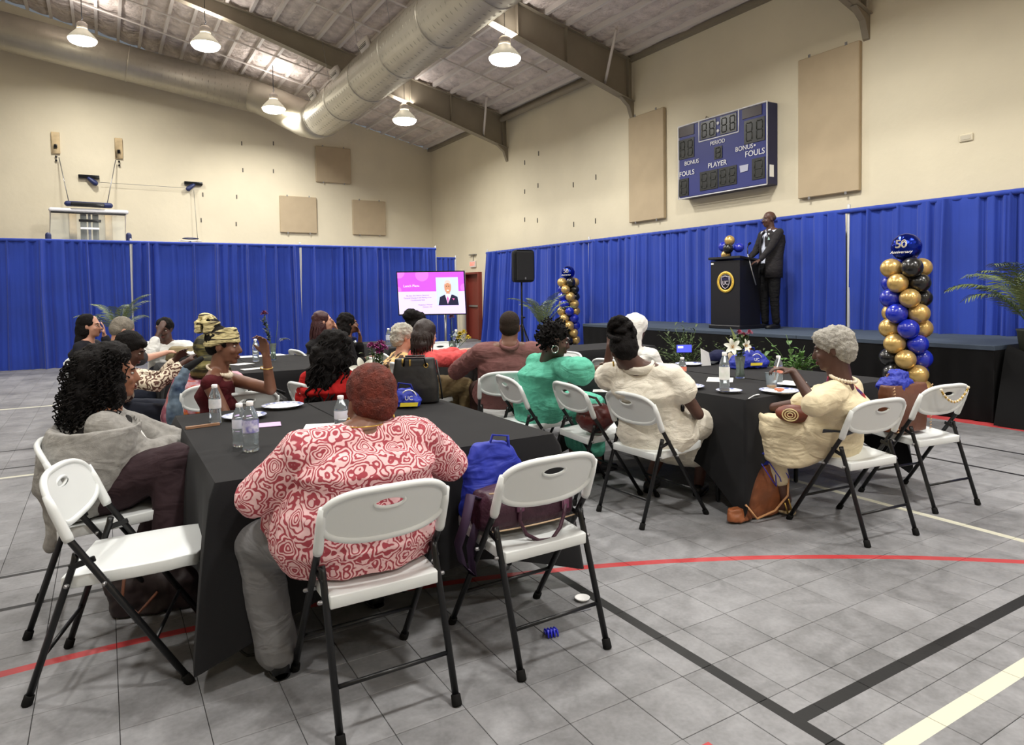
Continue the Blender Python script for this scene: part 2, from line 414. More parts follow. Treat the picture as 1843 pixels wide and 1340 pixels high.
# rigid frames
for yf in (YB + 7.8, 6.0, 11.2, 16.45):
    m = MB(); zlo = lambda x: 5.43 + .30 * (XR - x)
    web = []; N_ = 14
    top = [(XR - .02 - i * .9, roofz(XR - .02 - i * .9) - .01) for i in range(N_)]
    bot = [(XR - .02 - i * .9, min(zlo(XR - .02 - i * .9), roofz(XR - .02 - i * .9) - .33)) for i in range(N_)]
    pts = [(x, z) for x, z in top] + [(x, z) for x, z in bot[::-1]]
    m.poly([(x, yf - .006, z) for x, z in pts], .012, (0, 1, 0))
    tr = MB()
    for ps, t in ((top, -1), (bot, 1)):
        for (x0, z0), (x1, z1) in zip(ps[:-1], ps[1:]):
            tr.poly([(x0, yf - .1, z0), (x1, yf - .1, z1), (x1, yf + .1, z1), (x0, yf + .1, z0)], .014, (0, 0, t))
    # haunch fin into the wall, stiffener, column flange, braces
    h1 = MB().poly([(XR, yf - .05, 5.43), (XR - .34, yf - .05, 5.52), (XR - .12, yf - .05, 5.35), (XR - .03, yf - .05, 5.1), (XR, yf - .05, 5.08)], .1, (0, 1, 0))
    fr = struct('trim_1' if yf < 0 else 'trim_%d' % (2 + int(yf // 5)), m, FRAME)
    tr.build('flange', FRAME, fr, (0, 0, 0), smooth=False); h1.build('haunch', FRAME, fr, (0, 0, 0), smooth=False)
    for xx in (XR - .16, XR - 1.75, XR - 2.9):
        MB().box((xx, yf, (roofz(xx) + zlo(xx)) / 2), (.012, .18, roofz(xx) - zlo(xx) - .04)).build('stiffener', FRAME, fr, (0, 0, 0), smooth=False)
    for sy in (-1, 1):
        MB().tube([(XR - .75, yf, zlo(XR - .75) + .05), (XR - 1.05, yf + sy * .75, roofz(XR - 1.05) + .0)], .03, 6).build('brace', CREAM, fr, (0, 0, 0))
# ------------------------------------------------------------------ ducts
def duct(pts, r, name, label, rib):
    root = empty(name, pts[0], label, 'duct')
    MB().tube(pts, r, 40).build('duct_shell', STEEL, root)
    P0, P1 = V(pts[0]), V(pts[1]); L = (P1 - P0).length; t = (P1 - P0).normalized(); k = rib
    while k < L:
        q = P0 + t * k
        MB().tube([q - t * .02, q - t * .012, q + t * .012, q + t * .02], [r + .002, r + .012, r + .012, r + .002], 40, cap=False).build('joint_collar', STEEL, root); k += rib
    rb = MB(); k = .12                                         # spiral lock seam
    pts_ = [];
    x_, y_ = t.orthogonal().normalized(), None; y_ = t.cross(x_)
    n = int(L / .16 * 18)
    for i in range(n): a = 2 * PI * i / 18; pts_.append(P0 + t * (L * i / n) + (x_ * math.cos(a) + y_ * math.sin(a)) * (r + .001))
    rb.tube(pts_, .0045, 4, cap=False).build('spiral_seam', STEEL, root)
    return root
main = duct([(5.1, -6, 6.12), (5.1, 18.1, 6.12)], .5, 'spiral_duct', 'large spiral steel duct running along the hall under the frames', 1.85)
el = [V((5.1, 18.1, 6.12)), V((5.08, 18.7, 6.17)), V((4.95, 19.25, 6.32)), V((4.7, 19.75, 6.58)), V((4.35, 20.15, 6.85)), V((3.95, 20.4, 7.05)), V((3.6, 20.5, 7.15))]
MB().tube(el, [.5, .5, .49, .48, .46, .44, .43], 36).build('elbow', STEEL, main)
for k, y in enumerate((17.2, 15.3, 13.3, 10.4, 7.4)):
    g = MB().box((5.1 - .46, y, 6.42), (.09, .46, .24), Matrix.Rotation(-.5, 3, 'Y')).build('supply_grille', CREAM, main)
    m = MB()
    for q in range(5): m.box((5.1 - .515, y, 6.36 + q * .035), (.012, .40, .008))
    m.build('grille_slats', mat('dark slot', (90, 85, 78), .7), g)
for y in (2, 6.6, 10.9, 12.2, 14, 16.2, 17.6):
    MB().tube([(4.75, y, 6.5), (4.6, y, roofz(4.6))], .004, 5).build('hanger_rod', METAL, main)
duct([(3.9, 20.5, 7.10), (-7, 20.5, 8.6)], .45, 'gable_duct', 'pale round duct running up along the far gable wall', 3.2)
# ------------------------------------------------------------------ high bay lamps
LENS = mat('glowing lens', (255, 247, 225), .4, emit=14)
SHADE = mat('prismatic shade', (205, 200, 180), .35, bump=(60, .3, .005), emit=.55)
lamp_where = ['right of the big duct, under the near frame', 'right of the big duct, nearest the far corner', 'under the far steel beam, left of the duct',
              'lowest, just left of the duct elbow', 'leftmost, against the gable duct']
for i, (x, y, z) in enumerate(LAMPS):
    g = dict(group='high bay lamps over the hall') 
    t = empty('high_bay_lamp', (x, y, z), 'glowing high bay lamp ' + (lamp_where[i] if i < 5 else 'overhead behind the viewer, spot %s' % 'abcdefghij'[i - 5]), 'lamp', **g)
    MB().lathe([(.305, .0), (.305, .02), (.27, .07), (.2, .15), (.13, .22), (.12, .24)], (x, y, z), 28, cap=False).build('lamp_shade', SHADE, t)
    MB().lathe([(.285, .02), (.30, -.01), (.295, -.04), (.26, -.085), (.19, -.115), (.09, -.13), (.01, -.133)], (x, y, z + .012), 28).build('lens', LENS, t)
    MB().lathe([(.10, .24), (.115, .25), (.115, .36), (.08, .40), (.04, .42)], (x, y, z), 20).build('ballast_housing', CREAM, t)
    MB().tube([(x, y, z + .42), (x, y, z + .47), (x + .02, y, z + .5), (x, y, z + .54), (x, y, max(z + .56, min(roofz(x) + .02, z + 1.9)))], .010, 6).build('hook', BLACK_ST, t)
# ------------------------------------------------------------------ pipe and drape
def curtain_fn(a, b, z0, z1, seed, flare=0.0, lean=(0, 0)):
    a = V(a); b = V(b); L = (b - a).length; t = (b - a).normalized(); n = V((-t.y, t.x, 0)); rr = random.Random(seed)
    # alternating bunched and flat stretches
    segs = []; x = 0
    while x < L:
        w_ = rr.uniform(.12, .55); segs.append((x, x + w_, rr.choice([0.2, .35, 1, 1, .8]), rr.uniform(9, 19))); x += w_
    deep = []; x = .3
    while x < L: deep.append((x, rr.uniform(.018, .035), rr.uniform(1.2, 2.4))); x += rr.uniform(.25, .95)
    def prof(d):
        v = 0
        for (c_, w_, a_) in deep:
            if abs(d - c_) < .15: v -= a_ * math.exp(-((d - c_) / w_) ** 2)
        for (p, q, am, fr) in segs:
            if p - .1 < d < q + .1:
                wgt = min(1, max(0, (d - p + .1) / .1)) * min(1, max(0, (q + .1 - d) / .1))
                v += am * wgt * (math.sin((d - p) * fr * 2.2 + p * 7) * .6 + math.sin((d - p) * fr * 4.1 + p * 3) * .25)
        return v + .5 * math.sin(d * 3.1 + seed)
    sp = [prof(L * i / 400) for i in range(401)]
    def fn(u, v_):
        q = sp[int(u * 400 + .5)]; am = .042 + .035 * (1 - v_) + flare * (1 - v_)
        wv = noise.noise(V((u * L * 2, v_ * 2.2, seed))) * .03 * (1 - v_)
        z = z0 + (z1 - z0) * v_
        sh = noise.noise(V((u * L * 1.3, v_ * 1.5, seed + 9))) * .07 * (1 - v_)
        return a + t * (.03 + u * (L - .06) + sh * (.35 + .65 * (1 - v_)) * (1 if .02 < u < .98 else .4) + (u - .5) * .07 * (1 - v_) + lean[0] * (1 - v_) * (1 - u)) + n * (q * am + wv) + V((0, 0, z))
    return fn, L
def drape_run(pts, z1, z0, group, labels, seed, flares=None, lean0=0):
    for i, ((a, b), lb) in enumerate(zip(zip(pts[:-1], pts[1:]), labels)):
        a = V(a); b = V(b); t = (b - a).normalized()
        root = empty('drape', (a.x, a.y, 0), lb, 'drape', group)
        fn, L = curtain_fn(a, b, z0, z1 - .035, seed + i, lean=(lean0 if i == 0 else 0, 0))
        MB().grid(fn, int(L * 95), 14).build('curtain', DRAPE, root)
        # rod pocket hem along the top
        f2 = lambda u, v_: a + t * (u * L) + V((-t.y, t.x, 0)) * (.028 * math.cos(v_ * 2 * PI) + .006 * math.sin(u * L * 40)) + V((0, 0, z1 - .035 + .035 * math.sin(v_ * 2 * PI)))
        MB().grid(f2, int(L * 30), 8).build('rod_pocket', DRAPE, root)
        MB().cap(a + V((0, 0, z1 - .035)), b + V((0, 0, z1 - .035)), .016).build('crossbar', METAL, root)
def drape_post(p, z1, lb, grp, zb=0):
    root = empty('drape_post', (p[0], p[1], zb), lb, 'post', grp)
    MB().cap((p[0], p[1], zb + .02), (p[0], p[1], z1 + .03), .024).build('pole', mat('pale aluminium', (205, 206, 208), .35, .3), root)
    MB().bbox((p[0], p[1], zb + .006), (.42, .42, .012)).build('base_plate', METAL, root, smooth=False)
YD = 16.8
xl = [-6.7, -3.06, .53, 4.12, 7.72]
drape_run([(x, YD, 0) for x in xl], 2.66, .01, 'blue drapes across the far end',
          ['blue pleated drape beyond the left edge of the view', 'blue pleated drape at far left, below the hoop backboard', 'blue pleated drape in the middle of the far row, behind the headwrap woman', 'blue pleated drape at the right end of the far row, behind the screen'], 3)
for x, lb in zip(xl[1:], ['metal drape pole outside the left of the view', 'metal drape pole below the right edge of the backboard', 'metal drape pole between the two right drapes of the far row', 'metal drape pole ending the far drape row, by the screen']):
    drape_post((x, YD + .02), 2.66, lb, 'metal poles of the far drapes')
drape_run([(8.0, 18.3, 0), (9.03, 18.3, 0)], 2.5, .01, None, ['short blue drape set back behind the end of the far row'], 40)
drape_post((9.05, 18.3), 2.5, 'metal pole of the short set back drape', None)
XD = 9.5
yr = [17.2, 12.4, 6.1, 0.6, -3.2]
drape_run([(XD, y, 0) for y in yr], 2.60, .01, 'blue drapes along the right wall',
          ['blue drape with a leaning left edge, behind the loudspeaker', 'long blue drape behind the speaker and lectern', 'blue drape behind the nearer balloon column and palm', 'blue drape beyond the right edge of the view'], 11, lean0=-.35)
for y, lb in zip(yr[:-1], ['metal drape pole at the door end of the stage drapes', 'metal drape pole left of the stage', 'metal drape pole right of the speaker', 'metal drape pole outside the right of the view']):
    drape_post((XD + .03, y), 2.62, lb, 'metal poles of the stage drapes')
# ------------------------------------------------------------------ exit door, exit sign
RED_D = mat('oxide red door', (122, 48, 38), .5, bump=(30, .1, .003)); 
tag(MB().box((XR + .08, (dy0 + dy1) / 2, 1.0), (.05, dy1 - dy0 - .12, 2.0)).build('door_1', RED_D, smooth=False), kind='structure')
dr = bpy.data.objects['door_1']
for (c, d) in (((XR - .01, dy0 + .03, 1.03), (.24, .06, 2.06)), ((XR - .01, dy1 - .03, 1.03), (.24, .06, 2.06)), ((XR - .01, (dy0 + dy1) / 2, 2.03), (.24, dy1 - dy0 - .12, .06))):
    MB().bbox(c, d, .004).build('door_frame', RED_D, dr, (0, 0, 0), smooth=False)
MB().bbox((XR + .03, (dy0 + dy1) / 2, 1.02), (.05, .75, .06)).build('panic_bar', METAL, dr, (0, 0, 0), smooth=False)
MB().bbox((XR + .05, dy0 + .28, 1.72), (.012, .1, .14)).build('closer_plate', mat('dark brown', (70, 30, 26), .5), dr, (0, 0, 0), smooth=False)
ex = empty('exit_sign', (XR, 18.55, 2.31), 'small glowing red exit sign on the wall above the red door', 'sign')
MB().bbox((XR - .03, 18.55, 2.31), (.05, .34, .2)).build('housing', CREAM, ex, smooth=False)
text('EXIT', .15, frame((XR - .058, 18.55, 2.31), (0, -1, 0), (0, 0, 1), (-1, 0, 0)), mat('exit red', (255, 70, 50), .5, emit=4), ex)
MB().bbox((XR - .045, 18.55, 2.60), (.07, .4, .03)).build('lamp_bar', METAL, ex, smooth=False)
MB().tube([(XR - .03, 18.55, 2.4), (XR - .03, 18.55, 2.6)], .01, 6).build('stem', METAL, ex)
# column pipe and post near door
tag(MB().cap((8.9, 17.6, .0), (8.9, 17.6, 2.0), .10).build('post', mat('cream pipe', (190, 182, 160), .6), o=(8.9, 17.6, 0)), 'cream round post left of the red door', 'post')
# ------------------------------------------------------------------ acoustic panels
def wall_panel(name, c, d, lb, grp, X=False):
    root = empty(name, c, lb, 'wall panel', grp)
    MB().bbox(c, d, .012).build('fabric_face', PANEL, root, smooth=False)
    for sx in (-1, 1):
        for sz in (-1, 1):
            p = V(c) + (V((-d[0] / 2, sx * d[1] * .3, sz * (d[2] / 2 + .01))) if X else V((sx * d[0] * .3, -d[1] / 2, sz * (d[2] / 2 + .01))))
            MB().bbox(p, (.012, .04, .05) if X else (.04, .012, .05), .003).build('clip', METAL, root, smooth=False)
g1 = 'square tan acoustic panels on the far wall'
wall_panel('acoustic_panel', (6.39, YG - .04, 5.55), (1.12, .08, 1.12), 'topmost square tan acoustic panel on the far wall', g1)
wall_panel('acoustic_panel', (5.26, YG - .04, 3.93), (1.12, .08, 1.12), 'lower left square tan acoustic panel on the far wall', g1)
wall_panel('acoustic_panel', (7.54, YG - .04, 3.93), (1.12, .08, 1.12), 'lower right square tan acoustic panel on the far wall', g1)
g2 = 'tall tan acoustic panels flanking the scoreboard'
wall_panel('acoustic_panel', (XR - .04, 10.72, 3.99), (.08, 1.06, 2.22), 'tall tan acoustic panel left of the scoreboard', g2, True)
wall_panel('acoustic_panel', (XR - .04, 6.59, 3.99), (.08, 1.04, 2.22), 'tall tan acoustic panel right of the scoreboard', g2, True)
# anchor slots in the walls (small dark plates)
slots = [(XR, 15.53, 4.9), (XR, 15.55, 4.13), (XR, 15.57, 3.38), (XR, 14.85, 5.02), (XR, 14.9, 4.2), (XR, 14.95, 3.3), (XR, 12.47, 4.05), (XR, 12.5, 3.05), (XR, 13.35, 4.0), (XR, 13.35, 3.05)]
sm = MB().bbox((0, 0, 0), (.012, .03, .12), .003).mesh('anchor_plate', mat('dark plate', (80, 75, 68), .6), smooth=False)
for (x, y, z) in slots:
    o = bpy.data.objects.new('anchor_plate', sm); col.objects.link(o); o.location = (x - .006, y, z); o.parent = wall_r
wf = bpy.data.objects['wall_far']
for (px, py) in ((435, 258), (492, 258), (437, 306), (492, 308), (426, 354), (425, 403), (365, 350), (362, 396)):
    v = at(px, py, 10) - V((0, 0, CAMZ)); p = V((0, 0, CAMZ)) + v * (YG / v.y)
    o = bpy.data.objects.new('anchor_plate', sm); col.objects.link(o); o.location = (p.x, YG - .006, p.z); o.rotation_euler = (0, 0, PI / 2); o.parent = wf
ob = tag(MB().bbox((XR - .012, 4.63, 3.38), (.024, .17, .10), .01).build('outlet_box', WALL, o=(XR, 4.63, 3.38), smooth=False), 'small painted electrical box high on the right wall', 'box')
MB().bbox((XR - .026, 4.63, 3.38), (.008, .12, .06), .003).build('cover_plate', mat('plate grey', (196, 188, 168), .6), ob, (XR, 4.63, 3.38), smooth=False)
# ------------------------------------------------------------------ scoreboard
SB = mat('scoreboard blue', (30, 40, 112), .5, coat=.2); SBD = mat('scoreboard side', (18, 22, 66), .4); DIG = mat('dark digit panel', (26, 28, 28), .35); SEG = mat('unlit segment', (58, 60, 56), .5)
sb = empty('scoreboard', (XR, 8.7, 3.88), 'blue wall mounted scoreboard with dark unlit digits', 'scoreboard')
XF = 9.54; Y0, Y1, Z0, Z1 = 7.55, 9.58, 3.17, 4.54      # Y1 is the left edge seen from the floor
MB().bbox(((XF + XR) / 2 + .01, (Y0 + Y1) / 2 - .0, (Z0 + Z1) / 2), (XR - XF - .02, Y1 - Y0, Z1 - Z0), .01).build('cabinet', SBD, sb, smooth=False)
MB().box((XF - .004, (Y0 + Y1) / 2, (Z0 + Z1) / 2), (.012, Y1 - Y0 - .04, Z1 - Z0 - .04)).build('face', SB, sb, smooth=False)
def sbp(u, v): return V((XF - .014, Y1 - u * (Y1 - Y0), Z1 - v * (Z1 - Z0)))      # u right, v down
m = MB()
for (a, b) in (((0, 0), (1, 0)), ((1, 0), (1, 1)), ((1, 1), (0, 1)), ((0, 1), (0, 0)), ((.26, 0), (.26, .28)), ((.26, .28), (.71, .28)), ((.71, .28), (.71, 0))):
    m.tube([sbp(*a), sbp(*b)], .011, 6)
m.build('white_frame', WRITE, sb)
S7 = {'a': ((0, 0), (1, 0)), 'b': ((1, 0), (1, .5)), 'c': ((1, .5), (1, 1)), 'd': ((0, 1), (1, 1)), 'e': ((0, .5), (0, 1)), 'f': ((0, 0), (0, .5)), 'g': ((0, .5), (1, .5))}
def digits(u0, v0, u1, v1, n, lit=None, bg='digit_panel'):
    c = (sbp(u0, v0) + sbp(u1, v1)) / 2
    d = MB().box(c, (.012, abs(sbp(u0, 0).y - sbp(u1, 0).y), abs(sbp(0, v0).z - sbp(0, v1).z))).build(bg, DIG, sb, smooth=False)
    m = MB(); w_ = (u1 - u0) / n
    for k in range(n):
        for sgm, ((a, b), (a2, b2)) in S7.items():
            x0 = u0 + w_ * (k + .22); x1 = u0 + w_ * (k + .78); y0 = v0 + (v1 - v0) * .12; y1 = v0 + (v1 - v0) * .88
            p = sbp(x0 + (x1 - x0) * a, y0 + (y1 - y0) * b); q = sbp(x0 + (x1 - x0) * a2, y0 + (y1 - y0) * b2)
            t = (q - p) * .1; m.tube([p + t + V((-.008, 0, 0)), q - t + V((-.008, 0, 0))], .011, 4)
    tag(m.build('segments', SEG, d), kind='stuff')
digits(.28, .03, .46, .26, 2); digits(.51, .03, .69, .26, 2)
digits(.01, .19, .20, .46, 2); digits(.77, .17, .98, .46, 2)
digits(.44, .40, .53, .56, 1); digits(.27, .69, .48, .94, 2); digits(.49, .69, .69, .93, 2)
digits(.01, .73, .13, .97, 1); digits(.85, .66, .98, .92, 1)
for (u0, v0, u1, v1) in ((.01, .02, .2, .15), (.75, .02, .95, .14)):
    c = (sbp(u0, v0) + sbp(u1, v1)) / 2; MB().box(c, (.012, (u1 - u0) * (Y1 - Y0), (v1 - v0) * (Z1 - Z0))).build('message_panel', mat('dark maroon display', (38, 20, 26), .4), sb, smooth=False)
def sbt(s_, u, v, h_): text(s_, h_, frame(sbp(u, v) + V((-.004, 0, 0)), (0, -1, 0), (0, 0, 1), (-1, 0, 0)), WRITE, sb, ext=.003)
sbt('PERIOD', .48, .345, .10); sbt('BONUS', .17, .53, .11); sbt('FOULS', .11, .665, .13); sbt('PLAYER', .475, .63, .13); sbt('BONUS', .77, .50, .115); sbt('\u2022', .88, .50, .14); sbt('FOULS', .88, .59, .14)
MB().lathe([(.03, 0), (.03, .012)], sbp(.485, .1), 10, Matrix.Rotation(-PI / 2, 3, 'Y')).build('colon_dot', WRITE, sb); MB().lathe([(.03, 0), (.03, .012)], sbp(.485, .2), 10, Matrix.Rotation(-PI / 2, 3, 'Y')).build('colon_dot', WRITE, sb)
lg = sbp(.765, .755)
MB().poly([lg + V((0, .09, .06)), lg + V((0, -.10, .06)), lg + V((0, -.085, -.05)), lg + V((0, .07, -.06))], .006, (-1, 0, 0)).build('maker_badge', mat('badge grey', (170, 172, 190), .5), sb, smooth=False)
MB().box((XF + .10, Y0 - .003, 3.4), (.10, .008, .2)).build('rating_label', PAPER, sb, smooth=False)
MB().tube([(XR - .1, 9.1, 4.5), (XR - .05, 9.08, 4.66), (XR - .01, 9.0, 4.6)], .012, 6).build('power_cable', mat('grey cable', (120, 112, 96), .6), sb)
# ------------------------------------------------------------------ folded hoop on the far wall
hp = empty('basketball_backboard', (-.27, YG - .9, 3.3), 'clear folded basketball backboard with blue lift frame above the drapes', 'backboard')
BLUE_ST = mat('navy painted steel', (32, 44, 92), .45); PLY = mat('plywood', (194, 172, 134), .7, var=(8, .12))
yb = YG - .6
def gw(px, py, y=None):
    y = y or yb; v = at(px, py, 10) - V((0, 0, CAMZ)); return V((0, 0, CAMZ)) + v * (y / v.y)
a, b = gw(90, 381), gw(226, 387)
c0, c1 = gw(90, 470), gw(226, 476)
gl = mat('clear board glass', (232, 240, 236), .1); gl.node_tree.nodes['Principled BSDF'].inputs['Alpha'].default_value = .14
MB().poly([c0, c1, b, a], .02, (0, 1, 0)).build('board_pane', gl, hp, smooth=False)
MB().tube([a, b, c1, c0], .028, 6, closed=True).build('board_rim', CREAM, hp)
MB().cap(gw(92, 377), gw(227, 382), .06).build('top_padding', WRITE, hp)
MB().cap(gw(93, 381, yb - .06), gw(225, 386, yb - .06), .022).build('dark_rail', BLACK_ST, hp)
MB().cap(gw(121, 366), gw(198, 370), .07).build('lift_bar', BLUE_ST, hp)
MB().bbox(gw(158, 368, yb - .07), (.75, .10, .10), .02).build('hinge_block', BLACK_ST, hp)
for x in (151, 162, 173):
    MB().bbox((gw(x, 382) + gw(x, 470)) / 2 + V((0, .1, 0)), (.14 if x != 162 else .06, .08, 1.2), .01).build('frame_bar', BLUE_ST if x == 162 else BLACK_ST, hp)
MB().bbox(gw(162, 397) + V((0, .02, 0)), (.5, .06, .07), .01).build('cross_bar', BLACK_ST, hp)
MB().bbox(gw(162, 411, yb - .05), (.42, .03, .05), .005).build('target_mark', WRITE, hp)
for x in (132, 196):
    MB().bbox((gw(x, 383, YG - .04) + gw(x, 470, YG - .04)) / 2, (.17, .08, 1.35), .01).build('plywood_backing', PLY, hp)
for (p, q) in (((106, 283), (124, 364)), ((208, 288), (193, 366))):
    MB().tube([gw(*p, YG - .12), gw(*q)], .012, 5).build('lift_cable', METAL, hp)
for (x, y, lb) in ((100, 257, 'left plywood pulley board high on the far wall'), (213.5, 267, 'right plywood pulley board high on the far wall')):
    c = gw(x, y, YG - .03); t = empty('pulley_board', c, lb, 'board', 'plywood pulley boards over the backboard')
    MB().bbox(c, (.19, .06, .56), .01).build('plywood_plate', PLY, t); MB().bbox(c + V((0, -.05, -.09)), (.07, .06, .09), .01).build('pulley', BLACK_ST, t)
    for k in (-.36, -.46): MB().bbox(c + V((0, -.01, k)), (.05, .04, .05), .01).build('wall_hook', BLACK_ST, t)
for (x, y, s_, lb) in ((160, 318, 1, 'left dark winch bracket above the backboard'), (348, 330, -1, 'right dark winch bracket near the second hoop')):
    c = gw(x, y, YG - .05); t = empty('winch_bracket', c, lb, 'bracket', 'winch brackets on the far wall')
    MB().bbox(c, (.48, .10, .09), .01).build('bracket_bar', BLACK_ST, t); MB().cap(c + V((0, -.03, -.05)), c + V((.14 * s_, -.06, -.17)), .05, .07).build('pulley_arm', BLUE_ST, t)
    if s_ < 0: MB().tube([c + V((-.05, -.05, -.15)), gw(180, 328, YG - .1)], .006, 4).build('cable', METAL, t); MB().tube([c + V((0, -.05, -.2)), c + V((.06, -.1, -1.7))], .006, 4).build('cable', METAL, t)
h2 = empty('hoop_mount', gw(343, 431, YG - .5), 'top of a second lowered hoop just above the drapes', 'hoop')
c = gw(343, 431, YG - .5); MB().tube([c + V((.2 * math.cos(k / 10 * PI), -.2 * math.sin(k / 10 * PI), .03)) for k in range(21)], .014, 6).build('rim', BLUE_ST, h2); MB().bbox(c + V((0, .1, -.03)), (.6, .05, .04), .01).build('mount_plate', CREAM, h2); MB().cap(c + V((0, .1, -.05)), V((c.x, YG - .02, c.z - .05)), .03).build('mount_arm', BLUE_ST, h2)
for (x, y) in ((87, 428), (232, 428)):
    c = gw(x, y, YD + .1); tag(MB().cap(c - V((0, 0, .5)), c + V((0, 0, .06)), .055).build('corner_pad', BLUE_ST, o=c), 'navy padded post tip poking above the drape %s of the backboard' % ('left' if x < 100 else 'right'), 'pad')
# ------------------------------------------------------------------ stage
ZS = .81; SX0, SX1, SY0, SY1 = 7.85, 9.78, 3.42, 10.45
st = empty('stage', (SX0, SY0, 0), 'long low stage with grey blue deck and black skirt', 'stage')
STG = mat('grey blue stage deck', (66, 76, 90), .8, bump=(90, .2, .003), var=(1.5, .08))
for k in range(3):
    y0 = SY0 + (SY1 - SY0) * k / 3; y1 = SY0 + (SY1 - SY0) * (k + 1) / 3
    MB().bbox(((SX0 + SX1) / 2, (y0 + y1) / 2, ZS - .025), (SX1 - SX0, y1 - y0 - .004, .05), .004).build('deck_panel', STG, st, smooth=False)
for x in (SX0 + .1, SX1 - .1):
    for y in (SY0 + .1, (SY0 + SY1) / 2, SY1 - .1): MB().cap((x, y, .03), (x, y, ZS - .06), .03).build('leg', BLACK_ST, st)
def skirt(path, z0, z1, amp=.03, freq=26, seed=1, out=.05):
    P = [V(p) for p in path]; Ls = [0]
    for a, b in zip(P[:-1], P[1:]): Ls.append(Ls[-1] + (b - a).length)
    def pos(d):
        for i in range(len(P) - 1):
            if d <= Ls[i + 1] + 1e-6:
                t = (P[i + 1] - P[i]).normalized(); return P[i] + t * (d - Ls[i]), V((t.y, -t.x, 0))
    def fn(u, v):
        d = min(u * Ls[-1], Ls[-1]); p, n = pos(d)
        k = (1 - v); q = math.sin(d * freq + 2 * math.sin(d * 1.7 + seed)) * (.6 + .4 * math.sin(d * 2.3 + seed))
        return p + n * (k * out + q * amp * k ** .7 + .002) + V((0, 0, z0 + (z1 - z0) * v))
    return MB().grid(fn, int(Ls[-1] * 60), 8)
skirt([(SX1, SY1, 0), (SX0, SY1, 0), (SX0, SY0, 0), (SX1, SY0, 0)][::-1], .01, ZS - .01, .012, 30, 2, .03).build('skirt', SKIRT_BK, st)
# covered steps at the stage end
rs = empty('covered_riser', (8.0, 2.4, 0), 'low riser under loose black cloth beside the stage end', 'riser')
MB().bbox((8.75, 2.72, .25), (1.5, 1.2, .5), .01).build('box', BLACK_ST, rs, smooth=False)
def rc(u, v):
    x = 7.85 + u * 1.8; y = 3.38 - v * 1.5
    z = .80 - .3 * min(1, v * 2.2) if v < .45 else .5
    if v > .8: z = .5 * (1 - (v - .8) / .2) + .01
    e = min(1, u / .08); x2 = x - (1 - e) * .1
    return V((x2, y - (0 if v <= .8 else 0), z * e + .01 + .02 * noise.noise(V((x * 4, y * 4, 1)))))
MB().grid(rc, 40, 40).build('cloth', SKIRT_BK, rs)
bx = empty('covered_box', (7.3, 4.55, 0), 'small box under dark cloth in front of the stage', 'box')
MB().bbox((7.3, 4.6, .2), (.5, .6, .4), .03).build('cloth_cover', CLOTH_BK, bx)
skirt([(7.05, 4.9, 0), (7.05, 4.3, 0), (7.55, 4.3, 0)][::-1], .0, .38, .02, 30, 5, .03).build('cloth_skirt', CLOTH_BK, bx)
